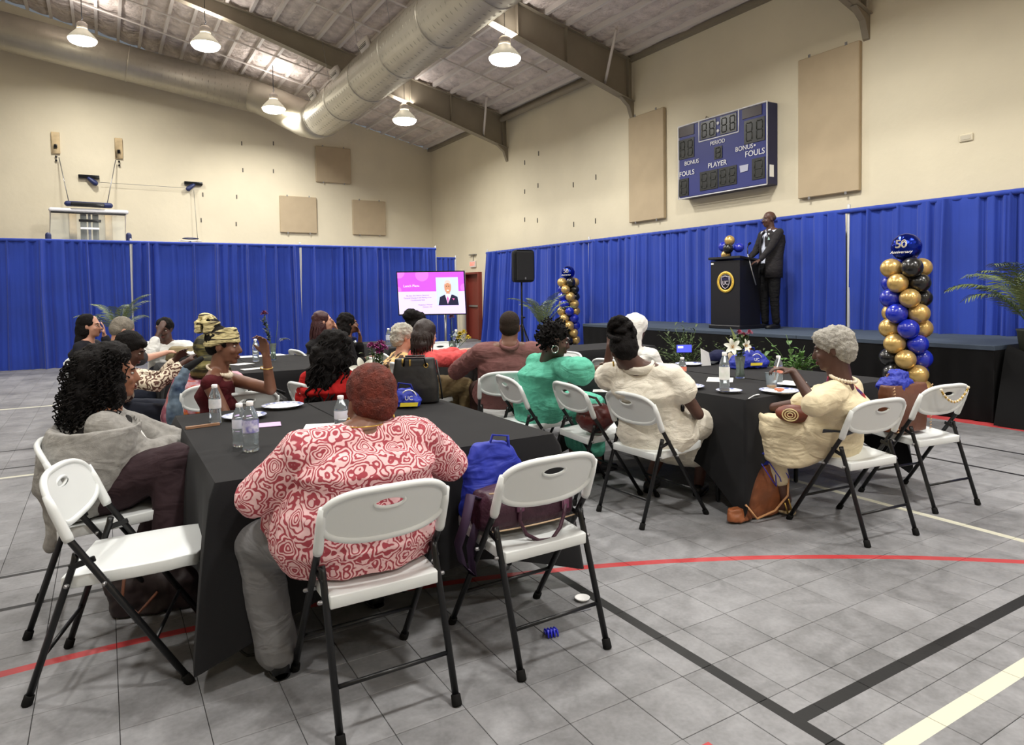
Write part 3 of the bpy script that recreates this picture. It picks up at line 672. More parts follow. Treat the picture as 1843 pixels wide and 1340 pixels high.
# ------------------------------------------------------------------ folding chairs
def make_chair():
    root = empty('folding_chair', (0, 0, 0), local=True)
    def by(z, x):     # y of the back shell surface, curved for the back
        return -.125 - (z - .6) * .40 + .030 * (x / .23) ** 2 - .022
    HX, HZ = 0.0, .738
    def outline(a):   # superellipse, flatter bottom that arches, rounded top
        c, s_ = math.cos(a), math.sin(a); p = 2 / 3.4 if s_ > 0 else 2 / 3.6
        x = .222 * math.copysign(abs(c) ** p, c); z = .70 + (.092 if s_ > 0 else .088) * math.copysign(abs(s_) ** p, s_)
        if s_ < 0: z += -.02 * (1 - (x / .222) ** 2) + .012
        if s_ > 0: x *= 1 - .10 * abs(s_)
        return x, z
    n = 56
    m = MB(); lev = [0, .25, .6, 1]
    vs = []
    for side in (0, 1):
        for k in lev:
            for j in range(n):
                a = 2 * PI * j / n; ox, oz = outline(a); ix, iz = HX + .052 * math.cos(a), HZ + .015 * math.sin(a)
                x = ix + (ox - ix) * k; z = iz + (oz - iz) * k
                vs.append((x, by(z, x) + (.006 if side else -.004), z))
    fs = []; K = len(lev) * n
    for i in range(len(lev) - 1):
        for j in range(n):
            q = (i * n + j, i * n + (j + 1) % n, (i + 1) * n + (j + 1) % n, (i + 1) * n + j)
            fs.append(q); fs.append(tuple(K + t for t in q[::-1]))
    m.add(vs, fs)
    m.tube([(outline(2 * PI * j / n)[0], by(outline(2 * PI * j / n)[1], outline(2 * PI * j / n)[0]), outline(2 * PI * j / n)[1]) for j in range(n)], .013, 8, closed=True)
    m.tube([(HX + .055 * math.cos(2 * PI * j / 28), by(HZ, 0) , HZ + .018 * math.sin(2 * PI * j / 28)) for j in range(28)], .0065, 6, closed=True)
    for sx in (-1, 1):
        m.tube([(sx * .222, by(z, .222), z) for z in (.575, .59, .63, .69, .745)], [.016, .0185, .018, .017, .012], 10)
    b = m.build('backrest', WHITE_PL, root); fix_normals(b)
    m = MB()                                    # blow moulded seat, rounded front corners
    secs = [(-.15, .195), (-.10, .2), (.1, .205), (.2, .2), (.26, .185), (.29, .155), (.302, .10)]
    vs = []; nn = 13
    def sz(y): return .438 + .035 * ((y + .15) / .45) - (.012 if y > .28 else 0)
    for side in (0, 1):
        for y, hw in secs:
            for i in range(nn):
                u = -1 + 2 * i / (nn - 1); dip = .010 * (1 - u * u) * (1 if -.12 < y < .25 else .2)
                vs.append((u * hw, y, sz(y) - (dip if not side else .045 - .0 * dip)))
    fs = []; K = len(secs) * nn
    for i in range(len(secs) - 1):
        for j in range(nn - 1):
            q = (i * nn + j, i * nn + j + 1, (i + 1) * nn + j + 1, (i + 1) * nn + j); fs += [q, tuple(K + t for t in q[::-1])]
    bd = [(0, j) for j in range(nn)] + [(i, nn - 1) for i in range(1, len(secs))] + [(len(secs) - 1, j) for j in range(nn - 2, -1, -1)] + [(i, 0) for i in range(len(secs) - 2, 0, -1)]
    for k in range(len(bd)):
        a = bd[k][0] * nn + bd[k][1]; c = bd[(k + 1) % len(bd)]; c = c[0] * nn + c[1]; fs.append((a, K + a, K + c, c))
    m.add(vs, fs); st_ = m.build('seat', WHITE_PL, root); fix_normals(st_)
    bv = st_.modifiers.new('bevel', 'BEVEL'); bv.width = .008; bv.segments = 2; bv.limit_method = 'ANGLE'; bv.angle_limit = .7
    for sx in (-1, 1):
        l = MB().tube([(sx * .222, .262, .018), (sx * .222, .0, .415), (sx * .222, -.112, .585), (sx * .222, -.115, .595)], .0125, 10).build('leg', BLACK_ST, root)
        MB().lathe([(.0, 0), (.017, 0), (.018, .004), (.017, .035), (.014, .038)], (sx * .222, .27, .0), 12, Matrix.Rotation(.58, 3, 'X')).build('foot_cap', RUBBER, l)
        l = MB().tube([(sx * .205, -.262, .018), (sx * .205, -.10, .50), (sx * .207, -.095, .525)], .0125, 10).build('leg', BLACK_ST, root)
        MB().lathe([(.0, 0), (.017, 0), (.018, .004), (.017, .035), (.014, .038)], (sx * .205, -.268, .0), 12, Matrix.Rotation(-.32, 3, 'X')).build('foot_cap', RUBBER, l)
        MB().bbox((sx * .213, -.075, .49), (.008, .09, .022), .003, Matrix.Rotation(.3, 3, 'X')).build('hinge_bracket', BLACK_ST, root, smooth=False)
        MB().cap((sx * .19, .0, .415), (sx * .24, .0, .415), .008, n=8).build('rivet', METAL, root)
        MB().cap((sx * .19, -.125, .415), (sx * .225, -.125, .415), .008, n=8).build('rivet', METAL, root)
    MB().tube([(-.205, -.212, .165), (.205, -.212, .165)], .008, 8).build('stretcher', BLACK_ST, root)
    MB().tube([(-.222, .155, .18), (.222, .155, .18)], .008, 8).build('stretcher', BLACK_ST, root)
    MB().tube([(-.2, .06, .42), (.2, .06, .42)], .009, 6).build('seat_bar', BLACK_ST, root)
    return root
chair0 = make_chair(); used = [False]
CH = {}
def chair(key, x, y, head, label, group='white folding chairs'):
    """head: facing direction in degrees, 0 = +X, 90 = +Y"""
    t = chair0 if not used[0] else copy_tree(chair0); used[0] = True
    t.location = (x, y, .002); t.rotation_euler = (0, 0, math.radians(head - 90)); tag(t, label, 'chair', group); CH[key] = t
    return t
chair('c1', .032, 3.041, -15.4, 'empty white folding chair turned sideways at the near left, foreground')
chair('c2', .806, 2.362, 90, 'white folding chair under the woman in the pink patterned blouse')
chair('c3', 1.483, 2.374, 91, 'white folding chair holding the plum duffel bag')
chair('c4', 2.993, 3.271, 0.5, 'white folding chair under the woman in the cream linen dress')
chair('c5', 3.807, 2.414, 84, 'white folding chair under the grey haired woman in cream')
chair('c6', 4.70, 2.50, 82, 'white folding chair with a bead necklace over its back, right of the others')
chair('c8', 2.95, 3.84, -6, 'white folding chair with a maroon bag on its seat')
chair('c9', 2.80, 4.42, -8, 'white folding chair under the woman in the mint green dress')
chair('c7', -.05, 3.68, -2, 'white folding chair hidden under the grey shawl of the curly haired woman')
chair('cC', .76, 4.98, 100, 'white folding chair of the woman in the cream headwrap')
chair('cD', .66, 5.55, 95, 'white folding chair under the person in tie dye')
chair('cK', 1.40, 5.08, 12, 'white folding chair of the woman in the red top')
chair('cO', 2.84, 4.86, 66, 'white folding chair under the man in the mauve shirt')
chair('cM', 2.50, 5.90, 0, 'white folding chair under the woman in the coral blouse')
chair('cL', 2.50, 6.52, 0, 'white folding chair under the short grey haired woman')
chair('cN', 2.78, 7.10, 0, 'white folding chair under the person with the black hair bun')
chair('cI', 2.10, 8.15, 10, 'white folding chair of the woman with long auburn hair')
chair('cJ', 2.58, 8.75, 0, 'white folding chair of the black haired woman near the far drapes')
chair('cR', 4.22, 5.00, 10, 'white folding chair under the person in the white hooded scarf')
chair('cE', .10, 6.35, 0, 'white folding chair of the bowed woman in the patterned blouse')
chair('cF', .0, 7.25, 0, 'white folding chair of the balding grey haired man')
chair('cG', -.12, 8.7, -70, 'white folding chair of the long haired woman with glasses')
chair('cH', .66, 9.0, -90, 'white folding chair of the woman in the white blouse')
chair('x1', 3.70, 7.85, -100, 'empty white folding chair facing us, left one behind the water bottle')
chair('x2', 3.98, 7.25, -150, 'empty white folding chair facing us, beside the mauve shirted man')
chair('x3', 3.98, 5.78, 185, 'empty white folding chair between the green dress and the cream dress')
chair('x4', 2.95, 9.75, -100, 'empty white folding chair with a navy jacket on its back')
# ------------------------------------------------------------------ tables with black cloths
TOPM = mat('grey plastic table', (150, 150, 150), .6)
def table(x0, y0, x1, y1, label, hang=.42, tip=.3, seed=1, split='x', hem=None, fw=.26, fh=None):
    z = .735; cx, cy = (x0 + x1) / 2, (y0 + y1) / 2
    parts = [(x0, y0, cx, y1), (cx, y0, x1, y1)] if split == 'x' else ([(x0, y0, x1, cy), (x0, cy, x1, y1)] if split == 'y' else [(x0, y0, x1, y1)])
    for k, (a, b, c, d) in enumerate(parts):
        t = empty('folding_table', ((a + c) / 2, (b + d) / 2, 0), 'table under the ' + label + (', %s half' % (('left', 'right') if split == 'x' else ('near', 'far'))[k] if len(parts) > 1 else ''), 'table')
        MB().bbox(((a + c) / 2, (b + d) / 2, z - .025), (c - a - .012, d - b - .012, .045), .01).build('table_top', TOPM, t, smooth=False)
        for sx in (a + .09, c - .09):
            for sy in (b + .3, d - .3): MB().cap((sx, sy, .02), (sx, sy, z - .06), .016).build('leg', BLACK_ST, t)
    cl = MB(); r = .03; per = 2 * ((x1 - x0) + (y1 - y0)); rr = random.Random(seed)
    def edge(d):
        for (ax, ay, dx, dy, L) in ((x0, y0, 1, 0, x1 - x0), (x1, y0, 0, 1, y1 - y0), (x1, y1, -1, 0, x1 - x0), (x0, y1, 0, -1, y1 - y0)):
            if d <= L + 1e-9: return ax + dx * d, ay + dy * d, dy, -dx, d, L
            d -= L
        return x0, y0, 0, -1, 0, 1
    n = int(per / .022); nv = 12
    ph = [rr.uniform(0, 6) for _ in range(4)]
    def fn(u, v):
        d = (u % 1) * per; x, y, nx, ny, dl, L = edge(d)
        cd = min(dl, L - dl); ck = math.exp(-(cd / .20) ** 2)
        wf_ = fw if ny < -.5 else .26
        hg = (fh if (fh and ny < -.5) else hang) * (1 - .0) + tip * math.exp(-(cd / wf_) ** 1.3)
        wv = .018 * math.sin(d * 9 + ph[0]) + .012 * math.sin(d * 17 + ph[1]) + .02 * math.sin(d * 4 + ph[2])
        # corner: blend normals outward
        sgn = 1 if dl < L / 2 else -1
        tx, ty = -ny, nx                         # tangent
        tx, ty = (ny * -1, nx)
        k = v ** .8
        out = .012 + k * (.03 + wv * (1 - ck) + .06 * ck)
        ax = (nx - sgn * tx * ck * 1.0); ay = (ny - sgn * ty * ck * 1.0)
        px, py = x + ax * out, y + ay * out
        zz = z + .006 - hg * v
        if v == 0: px, py, zz = x, y, z + .008
        return V((px, py, max(.008 + .004 * math.sin(d * 30), zz)))
    cl.grid(fn, n, nv, wrap=True)
    def top(u, v): return V((x0 + (x1 - x0) * u, y0 + (y1 - y0) * v, z + .008 + .0025 * noise.noise(V((u * 9, v * 9, seed)))))
    cl.grid(top, 24, 24)
    o = cl.build('tablecloth', CLOTH_BK, o=(cx, cy, 0)); tag(o, label, 'tablecloth', 'black tablecloths')
    if split == 'x': MB().tube([(cx, y0 + .01, z + .008), (cx, y1 - .01, z + .008)], .0035, 5).build('centre_seam', mat('dark seam', (14, 14, 15), .9), o, (cx, cy, 0))
    return o
table(.335, 2.73, 1.87, 4.42, 'black tablecloth on the nearest table, front left', .50, .16, 1)
table(3.42, 2.88, 5.06, 4.72, 'black tablecloth draped to the floor at its corner, near stage', .42, .31, 4, fw=.07, fh=.36)
table(.45, 6.45, 2.05, 8.1, 'black tablecloth on the left table behind the headwrap', .45, .15, 2)
table(3.05, 5.5, 3.80, 7.35, 'black tablecloth on the narrow table before the mauve shirted man', .42, .05, 3, None)
table(3.1, 8.2, 3.85, 9.6, 'black tablecloth on the far table near the screen', .45, .1, 5, None)
table(4.5, 6.35, 5.9, 7.1, 'black tablecloth on the table by the left balloon column', .45, .1, 6, None)
Z0T = .745
# ------------------------------------------------------------------ props on tables
WATER = mat('clear bottle plastic', (225, 235, 240), .08, trans=.88); CAPW = mat('white cap', (240, 240, 240), .5)
def bottle(p, label, h=.205, r=.032, lab=(70, 60, 160), cap=CAPW, liquid=None, group='plastic bottles on the tables', lab2=None):
    t = empty('bottle', p, label, 'bottle', group); x, y, z = p
    k = h / .205
    MB().lathe([(r * .86, 0), (r, .006), (r, .02), (r * .93, .03), (r, .04), (r * .93, .052), (r, .062), (r * .93, .074), (r, .082), (r * .97, .084), (r * .97, .13 * k), (r, .132 * k), (r * .9, .15 * k), (r * .62, .172 * k), (.014, .186 * k), (.0125, .19 * k)], p, 20).build('bottle_body', WATER, t)
    if lab: MB().lathe([(r + .0006, .086), (r + .001, .09), (r + .001, .126 * k), (r + .0006, .13 * k)], p, 24, cap=False).build('paper_label', mat('label %s' % (lab,), lab, .5, var=(30, .5) if lab2 is None else (22, .3), rgb2=lab2 or (225, 225, 240)), t)
    if liquid: MB().lathe([(r * .8, .004), (r * .9, .01), (r * .9, liquid[0])], p, 16).build('drink', mat('drink %s' % (liquid[1],), liquid[1], .2), t)
    MB().lathe([(.0145, .186 * k), (.0155, .188 * k), (.0155, .203 * k), (.012, .205 * k)], p, 14).build('cap', cap, t)
    return t
bottle(onz(452, 811, Z0T), 'water bottle with a blue and white label, nearest on the front table', .225, .035, (60, 52, 170))
bottle(onz(436, 806, Z0T) + V((0, .05, 0)), 'clear water bottle partly behind the blue labelled one', .2, .033, (205, 210, 225))
bottle(onz(388, 762, Z0T), 'clear water bottle beside the grey shawl, on the front table', .215, .031, (200, 205, 210), lab2=(235, 235, 235))
bottle(onz(625, 785, Z0T) + V((-.02, .03, 0)), 'clear bottle hidden behind the red haired woman', .2, .032, (220, 220, 225))
bottle(onz(1228, 688, Z0T), 'small bottle with an orange and pink label on a plate', .19, .031, (232, 120, 80), lab2=(240, 170, 160))
bottle(onz(1304, 705, Z0T), 'tall bottle of cola dregs standing on a small plate', .27, .034, (225, 232, 225), liquid=(.025, (60, 30, 20)), lab2=(245, 245, 245))
bottle(onz(1401, 692, Z0T), 'juice bottle behind the clear cup of orange drink', .21, .031, (225, 180, 150), lab2=(235, 120, 110))
bottle(V((3.56, 7.22, Z0T)), 'large clear water bottle before the empty chairs', .26, .045, None)
bottle(V((3.2, 8.5, Z0T)), 'clear bottle on the far table by the black haired woman', .24, .034, (200, 210, 225))
bottle(V((1.35, 7.5, Z0T)), 'clear bottle behind the face of the headwrap woman', .24, .034, None)
RIM = mat('blue floral rim', (52, 78, 160), .5, var=(40, .8), rgb2=(235, 238, 245))
def plate(p, label, r=.125, food=None):
    t = empty('paper_plate', p, label, 'plate', 'paper plates on the tables')
    MB().lathe([(.001, .003), (r * .68, .003), (r * .8, .010), (r * .8, .013), (r * .68, .006), (.001, .006)], p, 32, cap=False).build('plate_well', PAPER, t)
    m = MB(); n = 48
    vs = [];
    for k, (rr, zz) in enumerate(((r * .8, .0115), (r * .9, .017), (r, .019), (r * .99, .017), (r * .9, .0145), (r * .8, .0095))):
        for j in range(n):
            a = 2 * PI * j / n; q = 1 + (.012 * math.sin(a * 24) if k in (2, 3) else 0); vs.append(V(p) + V((rr * q * math.cos(a), rr * q * math.sin(a), zz)))
    m.add(vs, [(i * n + j, i * n + (j + 1) % n, (i + 1) % 6 * n + (j + 1) % n, (i + 1) % 6 * n + j) for i in range(6) for j in range(n)])
    m.build('plate_rim', RIM, t)
    if food:
        for k in range(food[1]):
            a = rnd.uniform(0, 6.3); q = rnd.uniform(0, r * .5); MB().ell(V(p) + V((q * math.cos(a), q * math.sin(a), .013)), (rnd.uniform(.01, .025), rnd.uniform(.01, .02), .009), n=8, m=6).build('food_scrap', mat('food %s' % (food[0],), food[0], .7, var=(40, .3)), t)
    return t
plate(onz(440, 752, Z0T), 'blue rimmed paper plate behind the labelled bottle', .12)
plate(onz(509, 733, Z0T), 'blue rimmed paper plate at the back of the front table', .125)
plate(onz(575, 806, Z0T), 'paper plate with napkins before the woman in pink', .13, ((225, 205, 130), 4))
plate(onz(1235, 698, Z0T), 'paper plate with crumbs under the orange label bottle', .125, ((225, 200, 150), 6))
plate(onz(1312, 706, Z0T), 'small blue rimmed plate under the cola bottle', .085)
plate(onz(1403, 706, Z0T), 'paper plate with scraps beside the clear cup', .13, ((200, 120, 90), 4))
plate(onz(1240, 657, Z0T), 'plain white plate at the far side of the stage table', .125)
plate(onz(1062, 673, Z0T) + V((.35, 0, 0)), 'plate in front of the woman in mint green', .12)
def sheet(pts, label, m=PAPER, cat='paper', name='paper_sheet', th=.0015, grp=None):
    c = sum(pts, V((0, 0, 0))) / len(pts); return tag(MB().poly(pts, th, (0, 0, 1)).build(name, m, o=c, smooth=False), label, cat, grp)
def rect(c, w_, d_, a):
    a = math.radians(a); x = V((math.cos(a), math.sin(a), 0)) * w_ / 2; y = V((-math.sin(a), math.cos(a), 0)) * d_ / 2; c = V(c)
    return [c - x - y, c + x - y, c + x + y, c - x + y]
LILAC = mat('lilac paper', (205, 170, 215), .7)
sheet(rect(onz(590, 767, Z0T), .24, .17, -20), 'printed white sheet left of the red haired head', mat('printed paper', (232, 230, 230), .7, var=(16, .06)))
sheet(rect(onz(470, 765, Z0T), .2, .12, -10), 'lilac leaflet behind the labelled bottle', LILAC)
sheet(rect(onz(783, 797, Z0T), .14, .12, 20), 'lilac folded leaflet right of the pink blouse', mat('dark lilac', (150, 120, 175), .7))
sheet(rect(onz(548, 806, Z0T) + V((.07, .0, .02)), .17, .10, 5), 'white napkin on the plate before the woman in pink')
sheet(rect(onz(365, 768, Z0T), .17, .022, 10), 'long tan pen case at the left edge of the front table', mat('tan case', (150, 112, 84), .5), 'case', 'pen_case', .012)
sheet(rect(onz(1296, 683, Z0T), .26, .19, 40), 'white paper lying behind the cola bottle')
sheet(rect(onz(1415, 696, Z0T) + V((.08, .03, .018)), .22, .16, 15), 'white napkin under the plate of the grey haired woman')
sheet(rect(onz(300, 668, Z0T), .26, .2, 10), 'white sheet on the table beside the bowed woman')
sheet(rect(onz(435, 655, Z0T), .2, .15, 30), 'white card on the table left of the raised arm', grp='cards on the left table'); sheet(rect(onz(460, 663, Z0T), .25, .12, 10), 'white slip in front of the white card', grp='cards on the left table')
sheet(rect(onz(470, 640, Z0T), .5, .22, 5), 'white folders at the back of the left table', grp='cards on the left table')
sheet(rect(onz(852, 634, Z0T), .22, .2, 20), 'white sheet under the hands of the woman in coral'); sheet(rect(onz(805, 636, Z0T), .2, .14, 60), 'paper by the large water bottle')
sheet(rect(onz(1092, 703, Z0T), .19, .12, -40), 'crumpled white napkin left of the linen dress')
# fork and knife
def utensil(p, a, label, name='plastic_fork', L=.16):
    t = V((math.cos(math.radians(a)), math.sin(math.radians(a)), 0)); p = V(p); n = V((-t.y, t.x, 0))
    m = MB().tube([p, p + t * L * .55 + V((0, 0, .006)), p + t * L * .7 + V((0, 0, .004)), p + t * L], [.004, .004, .008, .010], 6, flat=.35)
    return tag(m.build(name, CAPW, o=p), label, 'cutlery', 'plastic cutlery')
utensil(onz(1347, 717, Z0T + .006), 22, 'white plastic knife leaning on the plate rim', 'plastic_knife', .2)
# cup
p = onz(1389, 701, Z0T); t = empty('plastic_cup', p, 'clear plastic cup with orange drink in the bottom', 'cup')
MB().lathe([(.030, 0), (.044, .115), (.046, .117), (.0425, .115), (.029, .003)], p, 24, cap=False).build('cup_wall', WATER, t); MB().lathe([(.028, .004), (.0325, .03), (.001, .03)], p, 20).build('juice', mat('orange juice', (226, 150, 30), .3), t)
# vases with flowers
GLASS = mat('vase glass', (215, 228, 220), .05, trans=.9); STEMG = mat('stem green', (70, 95, 45), .5); LILY = mat('white lily petal', (232, 234, 224), .5)
def petal(mb, c, d, up, L, w_):
    d = V(d).normalized(); up = V(up).normalized(); s_ = d.cross(up).normalized(); c = V(c)
    def fn(u, v):
        a = (u - .5) * 2; ww = w_ * math.sin(PI * min(1, v * .92 + .08)) ** .7
        return c + d * (L * v) + up * (L * (.35 * v - .55 * v * v) + abs(a) * ww * .3) + s_ * (a * ww)
    mb.grid(fn, 4, 8)
def lily(p, d, s_, parent, m=LILY, name='lily'):
    mb = MB(); d = V(d).normalized(); x = d.orthogonal().normalized(); y = d.cross(x)
    for k in range(6):
        a = k * PI / 3; e = x * math.cos(a) + y * math.sin(a); petal(mb, p, e + d * .7, d, s_, s_ * .2)
    o = mb.build(name, m, parent); c = MB()
    for k in range(4): a = k * 1.6; c.cap(p, V(p) + d * s_ * .45 + (x * math.cos(a) + y * math.sin(a)) * s_ * .12, .0018, .003, 6)
    c.build('stamens', mat('stamen', (190, 140, 60), .6), o); return o
def mum(p, s_, rgb, parent):
    mb = MB(); r = random.Random(int(p[0] * 1000))
    for k in range(60):
        z = r.uniform(-.2, 1); a = r.uniform(0, 6.28); q = math.sqrt(max(0, 1 - z * z)); d = V((q * math.cos(a), q * math.sin(a), z))
        petal(mb, V(p) + d * s_ * .25, d, V((0, 0, 1)) if abs(z) < .9 else V((1, 0, 0)), s_ * .8, s_ * .16)
    return mb.build('flower_head', mat('petal %s' % (rgb,), rgb, .6, var=(30, .25)), parent)
def leafspray(mb, p, d, L, n, w_, r):
    d = V(d).normalized(); s_ = d.orthogonal().normalized()
    for k in range(n):
        t = .25 + .75 * k / n; a = r.uniform(0, 6.28); e = (s_ * math.cos(a) + d.cross(s_) * math.sin(a)); petal(mb, V(p) + d * (L * t), e + d * .8, d, w_ * 4, w_)
def vase(p, label, h=.2, r=.035, twist=0):
    t = empty('flower_vase', p, label, 'vase', 'glass vases of flowers')
    MB().lathe([(r * .9, 0), (r, .004), (r * .72, h * .45), (r * 1.02, h), (r * .97, h), (r * .68, h * .45), (r * .85, .012), (.001, .012)], p, 24, cap=False).build('vase_glass', GLASS, t)
    return t
v1p = onz(1332, 680, Z0T); v1 = vase(v1p, 'glass vase of white lilies and pink mums on the stage table', .17, .04)
m = MB(); L_ = MB(); r9 = random.Random(5)
heads = []
for k, (dx, dy, hz) in enumerate(((-.03, .02, .3), (-.06, -.01, .26), (.045, .02, .33), (.075, 0, .35), (.02, .03, .35), (.06, .05, .32), (0, -.03, .28), (.09, .03, .28))):
    q = v1p + V((dx * .857 + .0, -dx * .515 + dy, hz)); m.tube([v1p + V((dx * -.15, 0, .02)), v1p + V((dx * .3, dy * .3, .15)), q], .0025, 5); heads.append(q)
    leafspray(L_, v1p + V((0, 0, .12)), q - v1p, .22, 7, .012, r9)
m.build('stems', STEMG, v1); L_.build('foliage', LEAF, v1)
lily(heads[1] + V((-.01, 0, -.02)), (-.6, -.6, .25), .085, v1); lily(heads[6] + V((.01, 0, -.03)), (.1, -1, .2), .07, v1)
for k in (2, 3, 4, 5): mum(heads[k], .028, (176, 84, 110), v1)
mum(heads[7] + V((0, 0, -.06)), .022, (225, 140, 60), v1)
pt = MB(); petal(pt, heads[0] + V((0, 0, -.06)), (-.1, 0, 1), (1, 0, 0), .16, .014); petal(pt, heads[0] + V((-.02, 0, -.08)), (-.5, 0, 1), (1, 0, 0), .12, .01); pt.build('lily_bud', mat('pale green bud', (190, 200, 140), .5), v1)
v2p = onz(690, 745, Z0T) + V((.09, .35, 0)); v2 = vase(v2p, 'glass vase of a white lily and magenta mums behind the red hair', .2, .04)
m = MB(); L_ = MB()
for k, (dx, dz) in enumerate(((-.07, .22), (.0, .36), (.03, .38), (-.03, .37), (.05, .35), (.02, .33))):
    q = v2p + V((dx, 0, dz)); m.tube([v2p + V((0, 0, .02)), v2p + V((dx * .4, 0, .16)), q], .003, 5); leafspray(L_, v2p + V((0, 0, .1)), q - v2p, .25, 9, .012, r9)
    if k: mum(q, .032, (150, 50, 120), v2)
m.build('stems', STEMG, v2); L_.build('foliage', LEAF, v2); lily(v2p + V((-.10, -.05, .22)), (-.4, -.8, .35), .105, v2)
v3p = onz(492, 648, Z0T); v3 = vase(v3p, 'glass vase with a dark red rose in front of the far drapes', .18, .035)
m = MB(); q = v3p + V((-.08, 0, .5)); m.tube([v3p + V((0, 0, .02)), v3p + V((-.03, 0, .25)), q], .004, 5); m.tube([v3p, v3p + V((.06, 0, .42))], .002, 4); m.build('stems', STEMG, v3)
mum(q, .045, (110, 20, 60), v3); L_ = MB(); leafspray(L_, v3p + V((-.02, 0, .12)), (-.2, 0, 1), .34, 26, .014, r9); L_.build('foliage', mat('dark leaf', (50, 62, 52), .6), v3)
m = MB()
for k in range(9): petal(m, v3p + V((.05 + .02 * k / 3, -.02, .2 + .015 * (k % 3))), (1, -.3 + .2 * (k % 4), .5 - .3 * (k % 3)), (0, 0, 1), .08, .01)
m.build('pale_leaves', mat('silver leaf', (150, 160, 150), .5), v3)
v4p = V((3.35, 6.9, Z0T)); v4 = vase(v4p, 'vase of yellow and burgundy flowers beyond the mauve shirted man', .15, .04)
m = MB(); L_ = MB()
for k, (dx, dz) in enumerate(((.0, .42), (.10, .22), (.15, .24), (.2, .18), (.08, .18))):
    q = v4p + V((dx, 0, dz)); m.tube([v4p, q], .003, 5); leafspray(L_, v4p + V((0, 0, .06)), q - v4p, .2, 8, .012, r9)
    mum(q, .04, (100, 45, 60) if k == 0 else (222, 200, 60), v4)
m.build('stems', STEMG, v4); L_.build('foliage', LEAF, v4)
# ------------------------------------------------------------------ people
SK = {'dark': mat('deep brown skin', (78, 50, 40), .5, bump=(80, .1, .002), var=(6, .08)), 'brown': mat('brown skin', (112, 74, 56), .5, bump=(80, .1, .002), var=(6, .08)),
      'mid': mat('warm brown skin', (146, 98, 74), .5, bump=(80, .1, .002), var=(6, .06)), 'light': mat('light skin', (196, 146, 124), .5, bump=(80, .1, .002), var=(6, .06))}
BLKHAIR = mat('black hair', (15, 12, 12), .8, bump=(120, .7, .01)); EYEW = mat('eye white', (196, 188, 180), .35); EYED = mat('dark iris', (25, 16, 12), .2)
LIPS = mat('lips', (98, 50, 46), .5)
def ik(a, b, l1, l2, hint):
    a, b = V(a), V(b); d = b - a; L = d.length
    if L > (l1 + l2) * .995: k = L / (l1 + l2) / .995; l1 *= k; l2 *= k
    t = d.normalized(); x = (l1 * l1 - l2 * l2 + L * L) / (2 * L); h_ = math.sqrt(max(0, l1 * l1 - x * x))
    hv = V(hint) - t * V(hint).dot(t); hv = hv.normalized() if hv.length > 1e-5 else t.orthogonal().normalized()
    return a + t * x + hv * h_
class P: pass
def hand(mb, w_, d, n, thumb, curl=.5, s=1.0, curls=None, r=.0085):
    """w_: wrist, d: finger direction, n: palm normal, thumb: +1/-1 side along d x n"""
    w_ = V(w_); d = V(d).normalized(); n = V(n); n = (n - d * n.dot(d)).normalized(); sd = d.cross(n) * thumb
    for k in range(4):
        o = (1.5 - k) * .0195 * s
        kn = w_ + d * (.085 * s - abs(k - 1) * .004) + sd * o
        mb.cap(w_ + sd * o * .55 + d * .008, kn, .017 * s, .0125 * s, 8)
        c = (curls[k] if curls else curl); L = (.040, .045, .042, .033)[k] * s; p = kn; a = c * .35
        for q in range(3):
            e = d * math.cos(a) + n * math.sin(a) + sd * (1.5 - k) * .05
            p2 = p + e * L; mb.cap(p, p2, r * s * (1 - q * .1), r * s * (.92 - q * .1), 8); p = p2; L *= .72; a += c * .75
    p = w_ + d * .022 * s + sd * .02 * s; e = (d * .65 + sd * .75 + n * .25).normalized()
    p2 = p + e * .045 * s; mb.cap(p, p2, .0145 * s, .011 * s, 8); e = (d * .9 + sd * .25 + n * (.3 + curl * .4)).normalized(); mb.cap(p2, p2 + e * .036 * s, .0105 * s, .008 * s, 8)
